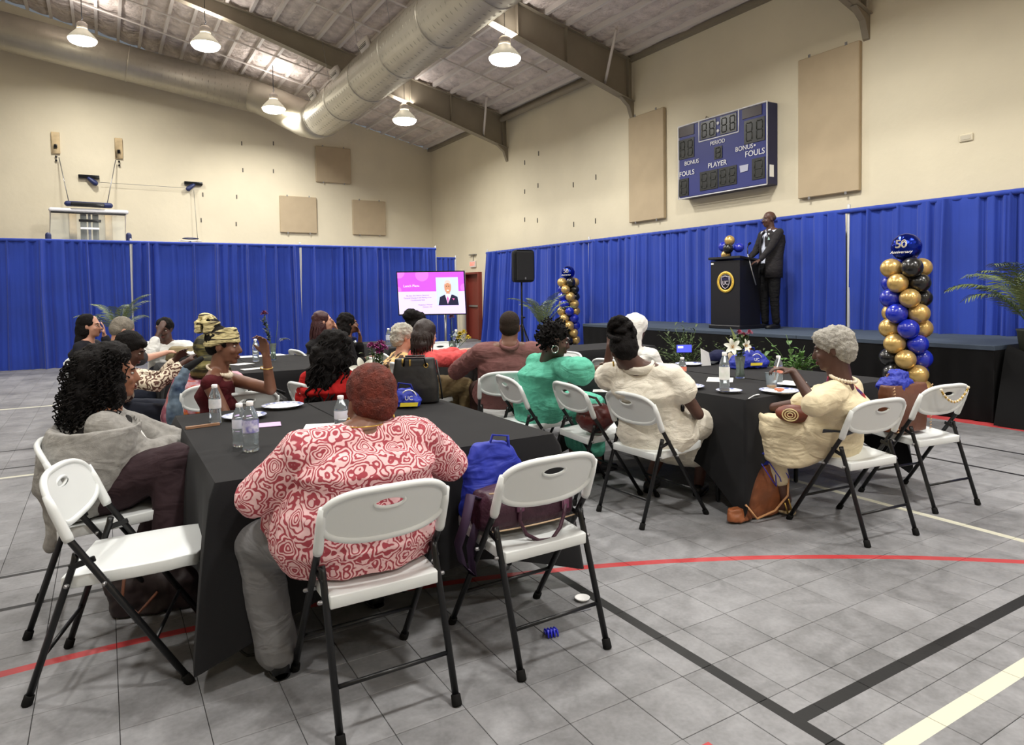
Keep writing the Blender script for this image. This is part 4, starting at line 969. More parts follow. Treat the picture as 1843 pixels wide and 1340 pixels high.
def person(label, hd, pv, yaw, look=None, pitch=0, tilt=0, skin='brown', sw=.175, g=1.0, hs=1.0, vox=.011, LH=None, RH=None, EL=None, ER=None, lh=None, rh=None,
           feet=None, knees=None, lip=None, ears=True, face=True, toes=None, nb=None, belly=1.0, shz=0, armr=1.0):
    p = P(); p.hd = V(hd); p.pv = V(pv); a = math.radians(yaw); p.F = V((math.cos(a), math.sin(a), 0)); p.R = V((math.sin(a), -math.cos(a), 0)); U = V((0, 0, 1))
    p.root = empty('person', (p.pv.x, p.pv.y, 0 if not toes else toes[0]), label, 'person'); p.g = g; p.vox = vox; p.skin = SK[skin]
    la = math.radians(look if look is not None else yaw); hf = V((math.cos(la), math.sin(la), 0)); hr = V((math.sin(la), -math.cos(la), 0))
    hf2 = hf * math.cos(math.radians(pitch)) + U * math.sin(math.radians(pitch)); hu = hr.cross(hf2)
    q = Matrix.Rotation(math.radians(tilt), 3, hf2); hr = q @ hr; hu = q @ hu
    p.H = Matrix((hr, hf2, hu)).transposed()
    p.h = lambda x, y, z: p.hd + p.H @ V((x, y, z)) * hs
    p.hs = hs
    p.nb = V(nb) if nb else p.hd + V((0, 0, -.168 * hs)) - hf * .035 + hu * 0 + (p.pv - p.hd).normalized() * .01
    sp = p.nb - p.pv; p.wa = p.pv + sp * .32 - p.F * .015; p.ch = p.pv + sp * .68 - p.F * .03
    su = sp.normalized(); p.su = su; p.tf = (p.F - su * p.F.dot(su)).normalized()
    p.SH = {s: p.nb + p.R * s * sw - su * (.045 - shz) for s in (-1, 1)}; gd = (g + 1) / 2
    p.hip = {s: p.pv + p.R * s * .095 * g for s in (-1, 1)}
    b = MB(); p.secs = [(p.pv - U * .09, .13 * g, .10 * gd), (p.pv - U * .03, .175 * g, .125 * gd), (p.pv + sp * .12, .17 * g, .12 * gd * belly), (p.wa, .145 * g, .108 * gd * belly), (p.pv + sp * .5, .155 * g, .115 * gd), (p.ch, .165 * g, .118 * gd), (p.pv + sp * .86, .155 * (g + 1) / 2 + .01, .095 * g), (p.nb - su * .035, .105 * (g + 1) / 2, .075), (p.nb + su * .01, .06, .06)]
    b.loft(p.secs, p.R, p.tf, 20)
    b.cap(p.h(0, -.016, -.05), p.nb - su * .02, .057 * (g + 1) / 2, .066 * (g + 1) / 2, 12)
    b.cap(p.SH[-1], p.SH[1], .052 * g, .052 * g)
    for s in (-1, 1): b.cap(p.nb + p.su * .02, p.SH[s] + p.su * .005, .048, .05)
    # head
    Hh = p.H
    for c, r in (((0, -.018, .035), (.075, .094, .086)), ((0, .026, -.03), (.060, .066, .088)), ((0, .062, -.098), (.026, .026, .02)), ((0, .03, -.085), (.05, .05, .03))):
        b.ell(p.h(*c), tuple(x * hs for x in r), Hh, 20, 14)
    if face:
        b.cap(p.h(0, .088, .012), p.h(0, .106, -.030), .008 * hs, .014 * hs, 10); b.ell(p.h(0, .098, -.036), (.019 * hs, .011 * hs, .009 * hs), Hh, 10, 8)
        b.ell(p.h(0, .076, .026), (.048 * hs, .018 * hs, .010 * hs), Hh, 12, 8)
        for s in (-1, 1): b.ell(p.h(s * .036, .064, -.03), (.022 * hs, .022 * hs, .02 * hs), Hh, 10, 8)
        b.ell(p.h(0, .084, -.068), (.024 * hs, .012 * hs, .014 * hs), Hh, 10, 8)
    if ears:
        for s in (-1, 1): b.ell(p.h(s * .074, -.012, -.008), (.010 * hs, .020 * hs, .032 * hs), Hh, 10, 8)
    # arms
    p.EL = {}; p.WR = {}
    for s, H_, E_, hh in ((-1, LH, EL, lh), (1, RH, ER, rh)):
        S = p.SH[s]; w_ = V(H_) if H_ else p.pv + p.F * .30 + p.R * s * .10 + U * .12
        e = V(E_) if E_ else ik(S, w_, .27, .245, p.R * s * .6 - U * 1 - p.F * .2)
        p.EL[s] = e; p.WR[s] = w_; k = armr
        b.cap(S, e, .047 * k, .038 * k); b.cap(e, w_, .037 * k, .025 * (k + 1) / 2)
        if hh is None: hh = dict()
        d = hh.get('d', (w_ - e).normalized()); hand(b, w_, d, hh.get('n', -U if abs(V(d).z) < .8 else -p.R * s), hh.get('t', -s if not hh.get('flip') else s), hh.get('c', .5), hh.get('s', .95), hh.get('cs'))
    # legs
    p.KN = {}; p.AN = {}
    for s in (-1, 1):
        kn = V(knees[(s + 1) // 2]) if knees else p.hip[s] + p.F * .42 + p.R * s * .06 - U * .02
        an = V(feet[(s + 1) // 2]) if feet else V((kn.x, kn.y, .09)) + p.F * .02
        p.KN[s] = kn; p.AN[s] = an
        b.cap(p.hip[s], kn, .085 * g, .058 * (g + 1) / 2); b.cap(kn + U * 0, kn + (an - kn) * .35, .054, .056); b.cap(kn + (an - kn) * .35, an, .055, .036)
        td = V(toes[1]) if toes else p.F
        b.cap(an - U * .045, an + td * .14 - U * .06, .034, .026)
    fuse(b.build('body', p.skin, p.root), vox, 3)
    if face:
        for s in (-1, 1):
            e = MB(); e.ell(p.h(s * .031, .0755, .003), (.0115 * hs, .0085 * hs, .0062 * hs), Hh, 12, 8); e.cur = 1; e.ell(p.h(s * .031, .0815, .003), (.0055 * hs, .004 * hs, .0055 * hs), Hh, 10, 6)
            e.build('eye', [EYEW, EYED], p.root)
            MB().tube([p.h(s * .014, .089, .022), p.h(s * .032, .087, .027), p.h(s * .050, .072, .021)], [.003, .004, .002], 6).build('eyebrow', BLKHAIR, p.root)
        m = MB(); m.ell(p.h(0, .094, -.063), (.021 * hs, .009 * hs, .0055 * hs), Hh, 12, 6); m.ell(p.h(0, .093, -.0735), (.018 * hs, .009 * hs, .0065 * hs), Hh, 12, 6); m.build('lips', lip or LIPS, p.root)
    return p
def wear_top(p, m, sleeve=1.0, th=.018, name='shirt', low=-.09, neck=.012, loose=1.0, disp=((.09, .014), (.03, .004)), cuff=1.25, neckw=1.15, extra=None, vox=None, yoke=0, swing=0):
    """sleeve: 0 none, .5 to the elbow, 1 to the elbow joint, 2 to the wrist"""
    b = MB(); U = V((0, 0, 1)); k = loose
    S = []
    for i, (c, a, d) in enumerate(p.secs[:-1]):
        if i == 0: c = p.pv + U * low
        S.append((c, (a + th) * (k if 0 < i < 6 else 1), (d + th) * (k if 0 < i < 6 else 1)))
    c, a, d = p.secs[-2]; S.append((c + p.su * neck, a * .72 * neckw, d * .95 * neckw))
    b.loft(S, p.R, p.tf, 24)
    b.cap(p.SH[-1], p.SH[1], .052 * p.g + th * .75, .052 * p.g + th * .75)
    for s in (-1, 1): b.cap(p.nb - p.su * .015, p.SH[s] + p.su * .004, .050 + th * .6, .052 + th * .75)
    for s in (-1, 1):
        if sleeve <= 0: continue
        S_, E_, W_ = p.SH[s], p.EL[s], p.WR[s]; t = min(1, sleeve); e = S_ + (E_ - S_) * t
        r = .047 * (1 + (p.g - 1) * .8)
        b.cap(S_, e, r + th, r * (.9 if sleeve >= 1 else cuff) + th * .9)
        if sleeve > 1: w_ = E_ + (W_ - E_) * (sleeve - 1); b.cap(E_, w_, r * .88 + th, .030 * cuff + th * .6)
    if extra: extra(b)
    return fuse(b.build(name, m, p.root), vox or max(p.vox, .009), 9, disp)
def wear_legs(p, m, kind='trousers', th=.016, end=.92, name=None, disp=((.12, .014), (.04, .004)), vox=None, flare=1.0):
    b = MB(); U = V((0, 0, 1)); g = p.g; gd = (g + 1) / 2
    b.loft([(p.pv - U * .10, .15 * g, .12 * gd), (p.pv - U * .03, .178 * g + th, .128 * gd + th), (p.pv + p.su * .06, .165 * g + th, .118 * gd + th), (p.pv + p.su * .09, .14 * g, .10 * gd)], p.R, p.tf)
    for s in (-1, 1):
        kn, an = p.KN[s], p.AN[s]; b.cap(p.hip[s], kn, .088 * g + th, .060 * (g + 1) / 2 + th)
        q = kn + (an - kn) * end; b.cap(kn, q, .058 * (g + 1) / 2 + th, (.045 + th) * flare)
    if kind == 'skirt':
        for t in (.2, .4, .6, .8):
            a = p.hip[-1].lerp(p.hip[1], t); k = p.KN[-1].lerp(p.KN[1], t); n_ = p.AN[-1].lerp(p.AN[1], t)
            b.cap(a, k, .09 * g + th, .06 * g + th); b.cap(k, k + (n_ - k) * end, .062 + th, (.055 + th) * flare)
    return fuse(b.build(name or kind, m, p.root), vox or max(p.vox, .010), 8, disp)
def shoes(p, m, name='shoe', d=None, r=.042, open_=False):
    for s in (-1, 1):
        td = V(d) if d else p.F; an = p.AN[s]; b = MB()
        zb = an.z - .085
        sd = td.cross(V((0, 0, 1)))
        pts = [(-.06, .03), (-.03, .038), (.05, .042), (.12, .045), (.17, .038), (.195, .015)]
        b.loft([(an + td * x + V((0, 0, -.085 + .012)), w_, .012, sd, V((0, 0, 1))) for x, w_ in pts], sd, V((0, 0, 1)), 14)
        if not open_: b.loft([(an + td * x + V((0, 0, -.085 + .012 + h_ / 2)), w_ * .95, h_ / 2 + .01, sd, V((0, 0, 1))) for (x, w_), h_ in zip(pts, (.05, .06, .05, .035, .028, .01))], sd, V((0, 0, 1)), 14)
        else:
            for x in (.04, .10): b.tube([an + td * x + sd * (.044 * math.cos(t)) + V((0, 0, -.065 + .045 * math.sin(t))) for t in [PI * k / 8 for k in range(9)]], .008, 6)
        b.build(name, m, p.root)
def hair(p, m, blobs, caps=(), vox=.010, disp=((.05, .015), (.018, .008)), smooth=2, name='hair', curls=None, mat2=None):
    b = MB()
    for c, r in blobs: b.ell(p.h(*c), tuple(x * p.hs for x in r), p.H, 18, 12)
    for c in caps: b.cap(*c)
    o = fuse(b.build(name, m, p.root), vox, smooth, disp)
    if curls:
        cb = MB(); r_c = random.Random(curls.get('seed', 1)); 
        for i in range(curls['n']):
            c, r = curls['blobs'][r_c.randrange(len(curls['blobs']))]
            while True:
                d = V((r_c.gauss(0, 1), r_c.gauss(0, 1), r_c.gauss(0, 1))).normalized()
                if d.y < curls.get('ymax', .55): break
            q = p.h(*(V(c) + V((d.x * r[0], d.y * r[1], d.z * r[2])))); dw = p.H @ d
            L = curls['L'] * r_c.uniform(.6, 1.3); t = (dw * curls.get('out', .5) + V((0, 0, -1)) * curls.get('fall', .8)).normalized(); u = t.orthogonal().normalized(); v_ = t.cross(u); ph = r_c.uniform(0, 6)
            hr_ = curls.get('hr', .009); N_ = curls.get('k', 14); tn = curls.get('turns', 3)
            q = q - dw * .012
            cb.tube([q + t * (L * k / N_) + dw * .015 * math.sin(PI * k / N_) + (u * math.cos(ph + 2 * PI * tn * k / N_) + v_ * math.sin(ph + 2 * PI * tn * k / N_)) * hr_ for k in range(N_ + 1)], curls.get('r', .004), 4, cap=False)
        tag(cb.build('curls', m, p.root), kind='stuff')
    return o
def beads(p, pts, r, m, name='necklace'):
    b = MB()
    for i, q in enumerate(pts): b.ell(q, r[i] if hasattr(r, '__len__') else r, None, 8, 6)
    return b.build(name, m, p.root)
def arcpts(a, b, c, n): return [V(a) * (1 - t) ** 2 + V(b) * 2 * t * (1 - t) + V(c) * t * t for t in [k / (n - 1) for k in range(n)]]
PEARL = mat('pearl beads', (228, 214, 190), .25, coat=.5)
# cloth patterns
def pattern_rings(name, c1, c2, cell, rings, th=.5):
    m = bpy.data.materials.new(name); m.use_nodes = True; nt = m.node_tree; N = nt.nodes; L = nt.links; b = N['Principled BSDF']; b.inputs['Roughness'].default_value = .85
    tc = N.new('ShaderNodeTexCoord'); no = N.new('ShaderNodeTexNoise'); no.inputs['Scale'].default_value = 14; L.new(tc.outputs['Object'], no.inputs['Vector'])
    mp = N.new('ShaderNodeMix'); mp.data_type = 'VECTOR'; mp.inputs['Factor'].default_value = .045
    L.new(tc.outputs['Object'], mp.inputs['A']); L.new(no.outputs['Color'], mp.inputs['B'])
    vo = N.new('ShaderNodeTexVoronoi'); vo.inputs['Scale'].default_value = cell; vo.inputs['Randomness'].default_value = .55; L.new(mp.outputs['Result'], vo.inputs['Vector'])
    vo2 = N.new('ShaderNodeTexVoronoi'); vo2.inputs['Scale'].default_value = cell * 2.1; vo2.inputs['Randomness'].default_value = .8; L.new(mp.outputs['Result'], vo2.inputs['Vector'])
    ad = N.new('ShaderNodeMath'); ad.operation = 'MULTIPLY_ADD'; L.new(vo.outputs['Distance'], ad.inputs[0]); ad.inputs[1].default_value = rings
    mu = N.new('ShaderNodeMath'); mu.operation = 'MULTIPLY'; L.new(vo2.outputs['Distance'], mu.inputs[0]); mu.inputs[1].default_value = rings * .35; L.new(mu.outputs[0], ad.inputs[2])
    si = N.new('ShaderNodeMath'); si.operation = 'SINE'; L.new(ad.outputs[0], si.inputs[0])
    mr = N.new('ShaderNodeMapRange'); mr.inputs['From Min'].default_value = -.25 + th - .5; mr.inputs['From Max'].default_value = .25 + th - .5; L.new(si.outputs[0], mr.inputs['Value'])
    mx = N.new('ShaderNodeMix'); mx.data_type = 'RGBA'; mx.inputs['A'].default_value = lin(c1); mx.inputs['B'].default_value = lin(c2); L.new(mr.outputs[0], mx.inputs['Factor']); L.new(mx.outputs['Result'], b.inputs['Base Color'])
    return m
def ramp_mat(name, stops, scale, rough=.85, dist=1.0, stretch=(1, 1, 1)):
    m = bpy.data.materials.new(name); m.use_nodes = True; nt = m.node_tree; N = nt.nodes; L = nt.links; b = N['Principled BSDF']; b.inputs['Roughness'].default_value = rough
    tc = N.new('ShaderNodeTexCoord'); mp = N.new('ShaderNodeMapping'); mp.inputs['Scale'].default_value = stretch; no = N.new('ShaderNodeTexNoise'); no.inputs['Scale'].default_value = scale; no.inputs['Detail'].default_value = 3; no.inputs['Distortion'].default_value = dist
    cr = N.new('ShaderNodeValToRGB'); cr.color_ramp.elements.remove(cr.color_ramp.elements[0])
    for i, (p_, c) in enumerate(stops):
        e = cr.color_ramp.elements[0] if i == 0 else cr.color_ramp.elements.new(p_)
        e.position = p_; e.color = lin(c)
    L.new(tc.outputs['Object'], mp.inputs[0]); L.new(mp.outputs[0], no.inputs['Vector']); L.new(no.outputs['Fac'], cr.inputs[0]); L.new(cr.outputs[0], b.inputs['Base Color'])
    return m
U = V((0, 0, 1))
# ---- the woman in the pink patterned blouse (nearest, seen from behind)
PINK = pattern_rings('pink and red scroll print', (166, 66, 78), (236, 196, 198), 11, 44, .40)
p = person('person with cropped red hair in a pink scroll print blouse, back to us', at(665, 728, 2.60), (.80, 2.44, .575), 90, look=96, pitch=-4, skin='brown', sw=.215, g=1.42, hs=1.08, vox=.008,
           RH=(.98, 2.88, .80), LH=(.66, 2.88, .80), ER=(1.20, 2.52, .735), EL=(.445, 2.54, .72), knees=[(.47, 2.69, .50), (1.02, 2.9, .50)], feet=[(.525, 2.64, .09), (1.03, 3.0, .09)], nb=(.81, 2.43, .925), armr=1.3)
wear_top(p, PINK, 1.45, .022, 'blouse', low=-.11, loose=1.05, cuff=1.7, vox=.007, neckw=1.25, disp=((.11, .018), (.05, .006)),
         extra=lambda b: (b.loft([(p.pv + V((-.01, .03, -.125)), .27, .19), (p.pv + V((-.01, .02, -.03)), .325, .215), (p.pv + V((-.01, .01, .10)), .31, .20), (p.pv + V((0, .0, .22)), .25, .165), (p.pv + V((0, .0, .3)), .24, .15)], p.R, p.F), b.cap(p.hip[-1] + V((-.09, .12, .03)), p.hip[-1] + V((-.10, .22, -.03)), .12, .09), b.cap(p.hip[1] + V((.06, .1, .02)), p.hip[1] + V((.08, .2, .0)), .11, .09)))
wear_legs(p, mat('grey trousers', (118, 118, 120), .8, bump=(90, .2, .003), fold=0.36), 'trousers', .014, .98, flare=1.35)
shoes(p, BLACK_ST, d=(0, 1, 0))
REDH = mat('cropped auburn hair', (98, 34, 18), .75, bump=(160, 1, .01), var=(25, .35))
hair(p, REDH, [((0, -.024, .058), (.086, .10, .092)), ((0, -.046, .012), (.082, .078, .072)), ((0, -.058, -.02), (.066, .050, .04))], vox=.006, disp=((.02, .010), (.008, .006)), smooth=1)
for s in (-1, 1): MB().tube([p.h(s * .082, -.005 + .017 * math.cos(t), -.058 + .02 * math.sin(t)) for t in [2 * PI * k / 14 for k in range(14)]], .0045, 6, closed=True).build('hoop_earring', GOLD, p.root)
MB().tube([p.nb + V((.075 * math.cos(t), .062 * math.sin(t) - .005, .035)) for t in [2 * PI * k / 24 for k in range(24)]], .0028, 5, closed=True).build('necklace', GOLD, p.root)
pB = p
# ---- the woman in the grey shawl (left, facing right)
hd = at(205, 672, 3.35)
p = person('person with big curly black hair in a grey shawl, at the front table', hd, (-.02, 3.74, .555), -2, look=2, pitch=-2, skin='mid', vox=.008, sw=.175, g=1.08,
           RH=(.24, 3.68, .66), LH=(.30, 3.80, .66), knees=[(.27, 3.86, .55), (.26, 3.55, .665)], feet=[(.16, 3.90, .10), (.235, 3.48, .30)])
wear_top(p, mat('black blouse', (30, 28, 28), .9), 2, .01, 'blouse', vox=.01)
wear_legs(p, mat('dark plum trousers', (52, 38, 42), .85, bump=(90, .25, .003), fold=0.36), 'trousers', .03, .78, flare=1.25, disp=((.12, .02), (.04, .006)))
shoes(p, mat('dark sandal', (40, 30, 26), .5), 'sandal', open_=True)
SHAWL = mat('grey knitted shawl', (150, 148, 144), .95, bump=(380, .6, .004), var=(60, .08), fold=0.35)
def shawl(b):
    nb = p.nb
    b.loft([(p.pv + V((-.10, 0, -.10)), .20, .12), (p.pv + V((-.09, 0, .03)), .27, .19), (p.pv + V((-.06, 0, .16)), .28, .21), (p.pv + V((-.03, 0, .3)), .26, .19), (nb + V((-.02, 0, -.09)), .22, .14), (nb + V((-.02, 0, -.005)), .12, .095)], p.R, p.F)
    for s, t in ((1, -.16), (-1, .16)):
        b.cap(p.SH[s] + V((0, 0, -.01)), p.SH[s] + V((.16, -.02 * s, -.2)), .085, .09)
    b.cap(p.SH[-1] + V((.0, -.03, -.02)), nb + V((.36, .12, -.20)), .075, .035)
    b.cap(nb + V((.05, -.10, -.09)), nb + V((.20, -.14, -.30)), .06, .075); b.cap(nb + V((.14, -.12, -.22)), p.pv + V((.22, -.08, .14)), .09, .06)
    b.cap(nb + V((.05, .10, -.06)), nb + V((.32, .06, -.26)), .05, .05); b.cap(nb + V((.32, .10, -.22)), p.pv + V((.2, -.08, .16)), .05, .05)
    b.cap(p.pv + V((-.16, -.1, .05)), p.pv + V((-.16, -.13, -.16)), .09, .05)
    b.cap(p.pv + V((-.17, -.04, .0)), p.pv + V((-.21, -.10, -.22)), .07, .035)
    b.cap(p.pv + V((.05, -.12, .18)), p.pv + V((.02, -.16, -.06)), .09, .04)
b = MB(); shawl(b); fuse(b.build('shawl', SHAWL, p.root), .009, 5, ((.12, .028), (.045, .007)))
MB().bbox(p.nb + V((.15, -.07, -.13)), (.012, .055, .05), .003, Matrix.Rotation(-.5, 3, 'Y')).build('name_badge', PAPER, p.root, smooth=False)
cb = [((0, -.07, .02), (.135, .12, .13)), ((0, -.10, -.10), (.15, .11, .13)), ((.06, -.03, -.06), (.08, .08, .14)), ((-.06, -.03, -.06), (.08, .08, .14)), ((0, -.02, .09), (.105, .10, .07)), ((0, -.11, -.17), (.13, .09, .09))]
hair(p, BLKHAIR, cb, vox=.010, disp=((.05, .035), (.02, .014)), smooth=2, curls=dict(n=760, blobs=cb, L=.085, hr=.008, r=.0032, turns=3, k=13, fall=.8, out=.5, ymax=.5, seed=4))
# ---- the woman in the cream headwrap (profile right, arm raised)
hd = at(404, 622, 4.45)
w_ = at(479, 640, 4.25); e_ = at(487, 700, 4.3)
SKC = 'mid'
p = person('person in cream knotted headwrap and burgundy top, in profile, hand raised', hd, hd + V((-.02, .05, -.60)), -25, look=-28, pitch=-4, skin='brown', vox=.007, sw=.165, g=.92, hs=1.0,
           LH=w_, EL=e_, lh=dict(d=(-.15, -.1, 1), n=(-.75, -.5, -.1), t=-1, cs=[.9, .9, .8, .7]), RH=hd + V((.22, -.22, -.52)), nb=hd + V((-.045, .02, -.185)))
wear_top(p, mat('burgundy ribbed knit', (74, 20, 26), .85, bump=(220, .5, .004), fold=0.35), 0, .006, 'halter_top', neck=-.05, vox=.008, disp=((.05, .004),)).name = 'halter_top'
wear_legs(p, mat('dark jeans', (36, 40, 52), .85), 'trousers', .012)
hair(p, BLKHAIR, [((0, -.03, .04), (.084, .098, .088)), ((0, -.06, -.01), (.07, .06, .06)), ((0, -.09, .125), (.058, .058, .055))], vox=.008, disp=((.03, .02),), smooth=1)
WRAP = ramp_mat('cream and black striped wrap', [(0, (26, 23, 20)), (.41, (58, 50, 38)), (.45, (196, 182, 130)), (.55, (222, 210, 160)), (.60, (120, 106, 66)), (.64, (214, 200, 150))], 11, dist=.3, stretch=(.7, .7, 7))
b = MB()
for k in range(7):     # wound turns round the head
    z = .020 + k * .0125; rr = .092 - .0035 * k; b.tube([p.h(math.cos(t) * rr * .90, math.sin(t) * (rr + .012) - .018, z + .020 * math.sin(t) + .006 * math.sin(3 * t + k)) for t in [2 * PI * q / 28 for q in range(28)]], .012, 8, closed=True)
for k in range(6):     # the knot at the back of the crown
    a = k * PI / 6; b.tube([p.h(.070 * math.cos(t) * math.cos(a) + .0, -.115 + .056 * math.cos(t) * math.sin(a), .125 + .068 * math.sin(t)) for t in [PI * .93 + (-PI * .86) * q / 12 for q in range(13)]] if k % 2 == 0 else [p.h(.066 * math.cos(t), -.115 + .066 * math.sin(t), .075 + k * .014) for t in [2 * PI * q / 20 for q in range(20)]], .014, 8)
b.ell(p.h(0, -.13, .185), (.05, .045, .025), p.H); b.ell(p.h(0, -.16, .12), (.03, .03, .05), p.H)
fuse(b.build('headwrap', WRAP, p.root), .006, 1, ((.02, .006),))
nk = [p.nb + p.H @ V((.085 * math.cos(t), .07 * math.sin(t) + .01, .0 - .03 * math.sin(t))) + V((0, 0, .025)) for t in [2 * PI * k / 26 for k in range(26)]]
beads(p, nk, [.009 + .012 * max(0, math.sin(2 * PI * k / 26)) ** 3 for k in range(26)], PEARL)
MB().tube([w_ + V((.036 * math.cos(t), .036 * math.sin(t), -.075 + .006 * math.sin(t))) for t in [2 * PI * k / 16 for k in range(16)]], .004, 6, closed=True).build('bracelet', GOLD, p.root)
# ---- tie dye person behind her
hd = at(372, 636, 5.25)
p = person('person bowed in an olive striped headscarf and pink tie dye shirt, back to us', hd, (.66, 5.58, .55), 95, look=95, pitch=-30, skin='brown', vox=.012, sw=.18, g=1.15, face=False)
wear_top(p, ramp_mat('tie dye cotton', [(.3, (96, 50, 70)), (.42, (186, 110, 130)), (.5, (214, 178, 190)), (.58, (220, 90, 70)), (.68, (238, 170, 80))], 5, dist=1.5), 1.2, .03, 'shirt')
OLV = ramp_mat('olive black scarf', [(.3, (20, 20, 16)), (.48, (52, 50, 30)), (.6, (112, 104, 58))], 7, dist=.5, stretch=(.6, .6, 6))
wear_legs(p, mat('dark jeans', (36, 40, 52), .85), 'trousers')
b = MB(); [b.ell(p.h(*c), r, p.H) for c, r in (((0, -.02, .05), (.095, .115, .1)), ((0, -.07, .0), (.09, .09, .1)), ((0, -.05, -.12), (.12, .11, .06)), ((0, -.05, -.18), (.15, .13, .05)))]
fuse(b.build('headscarf', OLV, p.root), .01, 2, ((.04, .02),))
# ---- denim jacket hung beside her
jk = empty('denim_jacket', (.40, 5.50, .3), 'pale denim jacket hanging over the left side of the chair behind', 'jacket')
b = MB(); b.cap((.50, 5.44, .92), (.44, 5.42, .80), .03, .05); b.cap((.44, 5.42, .80), (.405, 5.40, .58), .05, .055); b.cap((.405, 5.40, .58), (.41, 5.40, .40), .05, .03)
fuse(b.build('sleeve', mat('washed denim', (118, 136, 152), .85, bump=(60, .4, .004), var=(7, .45), rgb2=(48, 62, 86)), jk), .01, 2, ((.05, .03),)); MB().cap((.50, 5.44, .92), (.60, 5.46, .98), .03, .02).build('collar', mat('black lining', (24, 24, 26), .8), jk)
# ---- bowed woman in patterned blouse at the left table
hd = at(236, 628, 5.2)
PAT = pattern_rings('beige leaf print', (92, 60, 50), (226, 212, 190), 18, 14, .35)
h1, h2_ = at(318, 645, 5.3), at(332, 652, 5.15)
p = person('person bowed over the left table in a beige leaf print blouse, short dark hair', hd, (-.02, 6.15, .55), -8, look=-18, pitch=-28, skin='dark', vox=.011, sw=.17, LH=h1, RH=h2_)
wear_top(p, PAT, 1.75, .018, 'blouse', disp=((.06, .02),)); wear_legs(p, mat('dark jeans', (36, 40, 52), .85))
hair(p, BLKHAIR, [((0, -.03, .045), (.09, .105, .09)), ((0, -.065, -.005), (.078, .07, .07)), ((0, .045, .075), (.06, .045, .03))], disp=((.03, .02),))
# ---- balding grey haired man
hd = at(222, 596, 6.1)
GREYH = mat('grey cropped hair', (128, 122, 112), .8, bump=(150, .8, .008), var=(30, .2))
p = person('person with balding cropped grey hair behind the bowed woman, arms on the table', hd, (-.12, 7.2, .55), 5, look=10, pitch=-25, skin='light', vox=.012, sw=.19, g=1.1, RH=at(300, 634, 6.6), LH=at(268, 640, 6.8))
wear_top(p, mat('dark grey shirt', (60, 58, 60), .85), .7, .02); wear_legs(p, mat('dark jeans', (36, 40, 52), .85))
hair(p, GREYH, [((0, -.025, .042), (.081, .098, .087)), ((0, -.05, .0), (.078, .072, .07))], vox=.009, disp=((.02, .006),))
# ---- long haired woman with glasses
hd = at(163, 586, 7.2)
p = person('person with long black hair and glasses in profile, farthest left', hd, hd + V((-.05, .03, -.56)), -25, look=-25, skin='light', vox=.012, sw=.16, LH=hd + V((.12, -.08, -.10)), lh=dict(d=(0, -.3, 1), n=(-1, 0, 0)))
wear_top(p, mat('dark top', (34, 34, 40), .85), 1.8, .02); wear_legs(p, mat('dark jeans', (36, 40, 52), .85))
hair(p, BLKHAIR, [((0, -.035, .04), (.092, .105, .092)), ((0, -.06, -.05), (.1, .09, .12)), ((0, -.08, -.16), (.105, .075, .12)), ((0, -.09, -.27), (.11, .06, .1))], disp=((.05, .02),), smooth=6)
for s in (-1, 1): MB().tube([p.h(s * .034 + .024 * math.cos(t), .103, .004 + .019 * math.sin(t)) for t in [2 * PI * k / 14 for k in range(14)]] , .0022, 5, closed=True).build('eyeglasses', BLACK_ST, p.root)
# ---- woman in white, hand to forehead, facing us
hd = at(296, 592, 7.9)
p = person('person in a white blouse facing us with one hand pressed to her brow', hd, (.66, 8.98, .55), -95, look=-110, pitch=-14, skin='dark', vox=.011, sw=.2, g=1.25, RH=hd + V((-.07, -.12, -.03)), ER=hd + V((-.16, -.20, -.26)), rh=dict(d=(.45, .2, .9), n=(.3, 1, 0), t=1),
           LH=hd + V((.22, -.35, -.32)))
wear_top(p, mat('white cotton', (226, 226, 222), .85, bump=(60, .3, .004), fold=0.36), 1.6, .03, 'blouse', disp=((.08, .03),)); wear_legs(p, mat('dark jeans', (36, 40, 52), .85))
hair(p, BLKHAIR, [((0, -.03, .045), (.092, .105, .09)), ((0, -.05, .02), (.095, .09, .08))], disp=((.04, .025),))
# ---- auburn long hair, and black haired woman at far table
hd = at(583, 578, 8.1)
p = person('person with long auburn hair in profile, cheek on her hand, far table', hd, hd + V((-.10, .0, -.55)), -10, look=-14, pitch=6, skin='light', vox=.011, sw=.17, LH=hd + V((.14, -.03, -.11)), EL=hd + V((.16, -.02, -.34)), lh=dict(d=(-.3, 0, 1), n=(-1, 0, .2)))
wear_top(p, mat('black knit', (24, 22, 24), .9, fold=0.36), 1.5, .02); wear_legs(p, mat('dark jeans', (36, 40, 52), .85))
hair(p, mat('auburn hair', (58, 20, 24), .55, bump=(90, .6, .008)), [((0, -.035, .04), (.094, .105, .095)), ((0, -.06, -.05), (.1, .095, .12)), ((0, -.085, -.17), (.108, .08, .14)), ((0, -.10, -.30), (.11, .07, .10))], disp=((.05, .02),), smooth=6, curls=dict(n=120, blobs=[((0, -.06, -.05), (.103, .10, .13))], L=.22, hr=.005, r=.005, turns=.8, k=8, fall=1.3, out=.1, ymax=.2, seed=22))
hd = at(628, 582, 8.3)
p = person('person with shoulder length black hair, right of the auburn haired one', hd, hd + V((-.10, .0, -.54)), -10, look=-8, pitch=2, skin='brown', vox=.011, sw=.17, g=1.1, LH=hd + V((.12, -.05, -.17)), lh=dict(d=(-.2, 0, 1), n=(-1, 0, .2)))
wear_top(p, mat('black knit', (24, 22, 24), .9), 1.6, .02); wear_legs(p, mat('dark jeans', (36, 40, 52), .85))
hair(p, BLKHAIR, [((0, -.035, .04), (.1, .11, .1)), ((0, -.07, -.06), (.115, .10, .13))], disp=((.04, .04),), smooth=4)
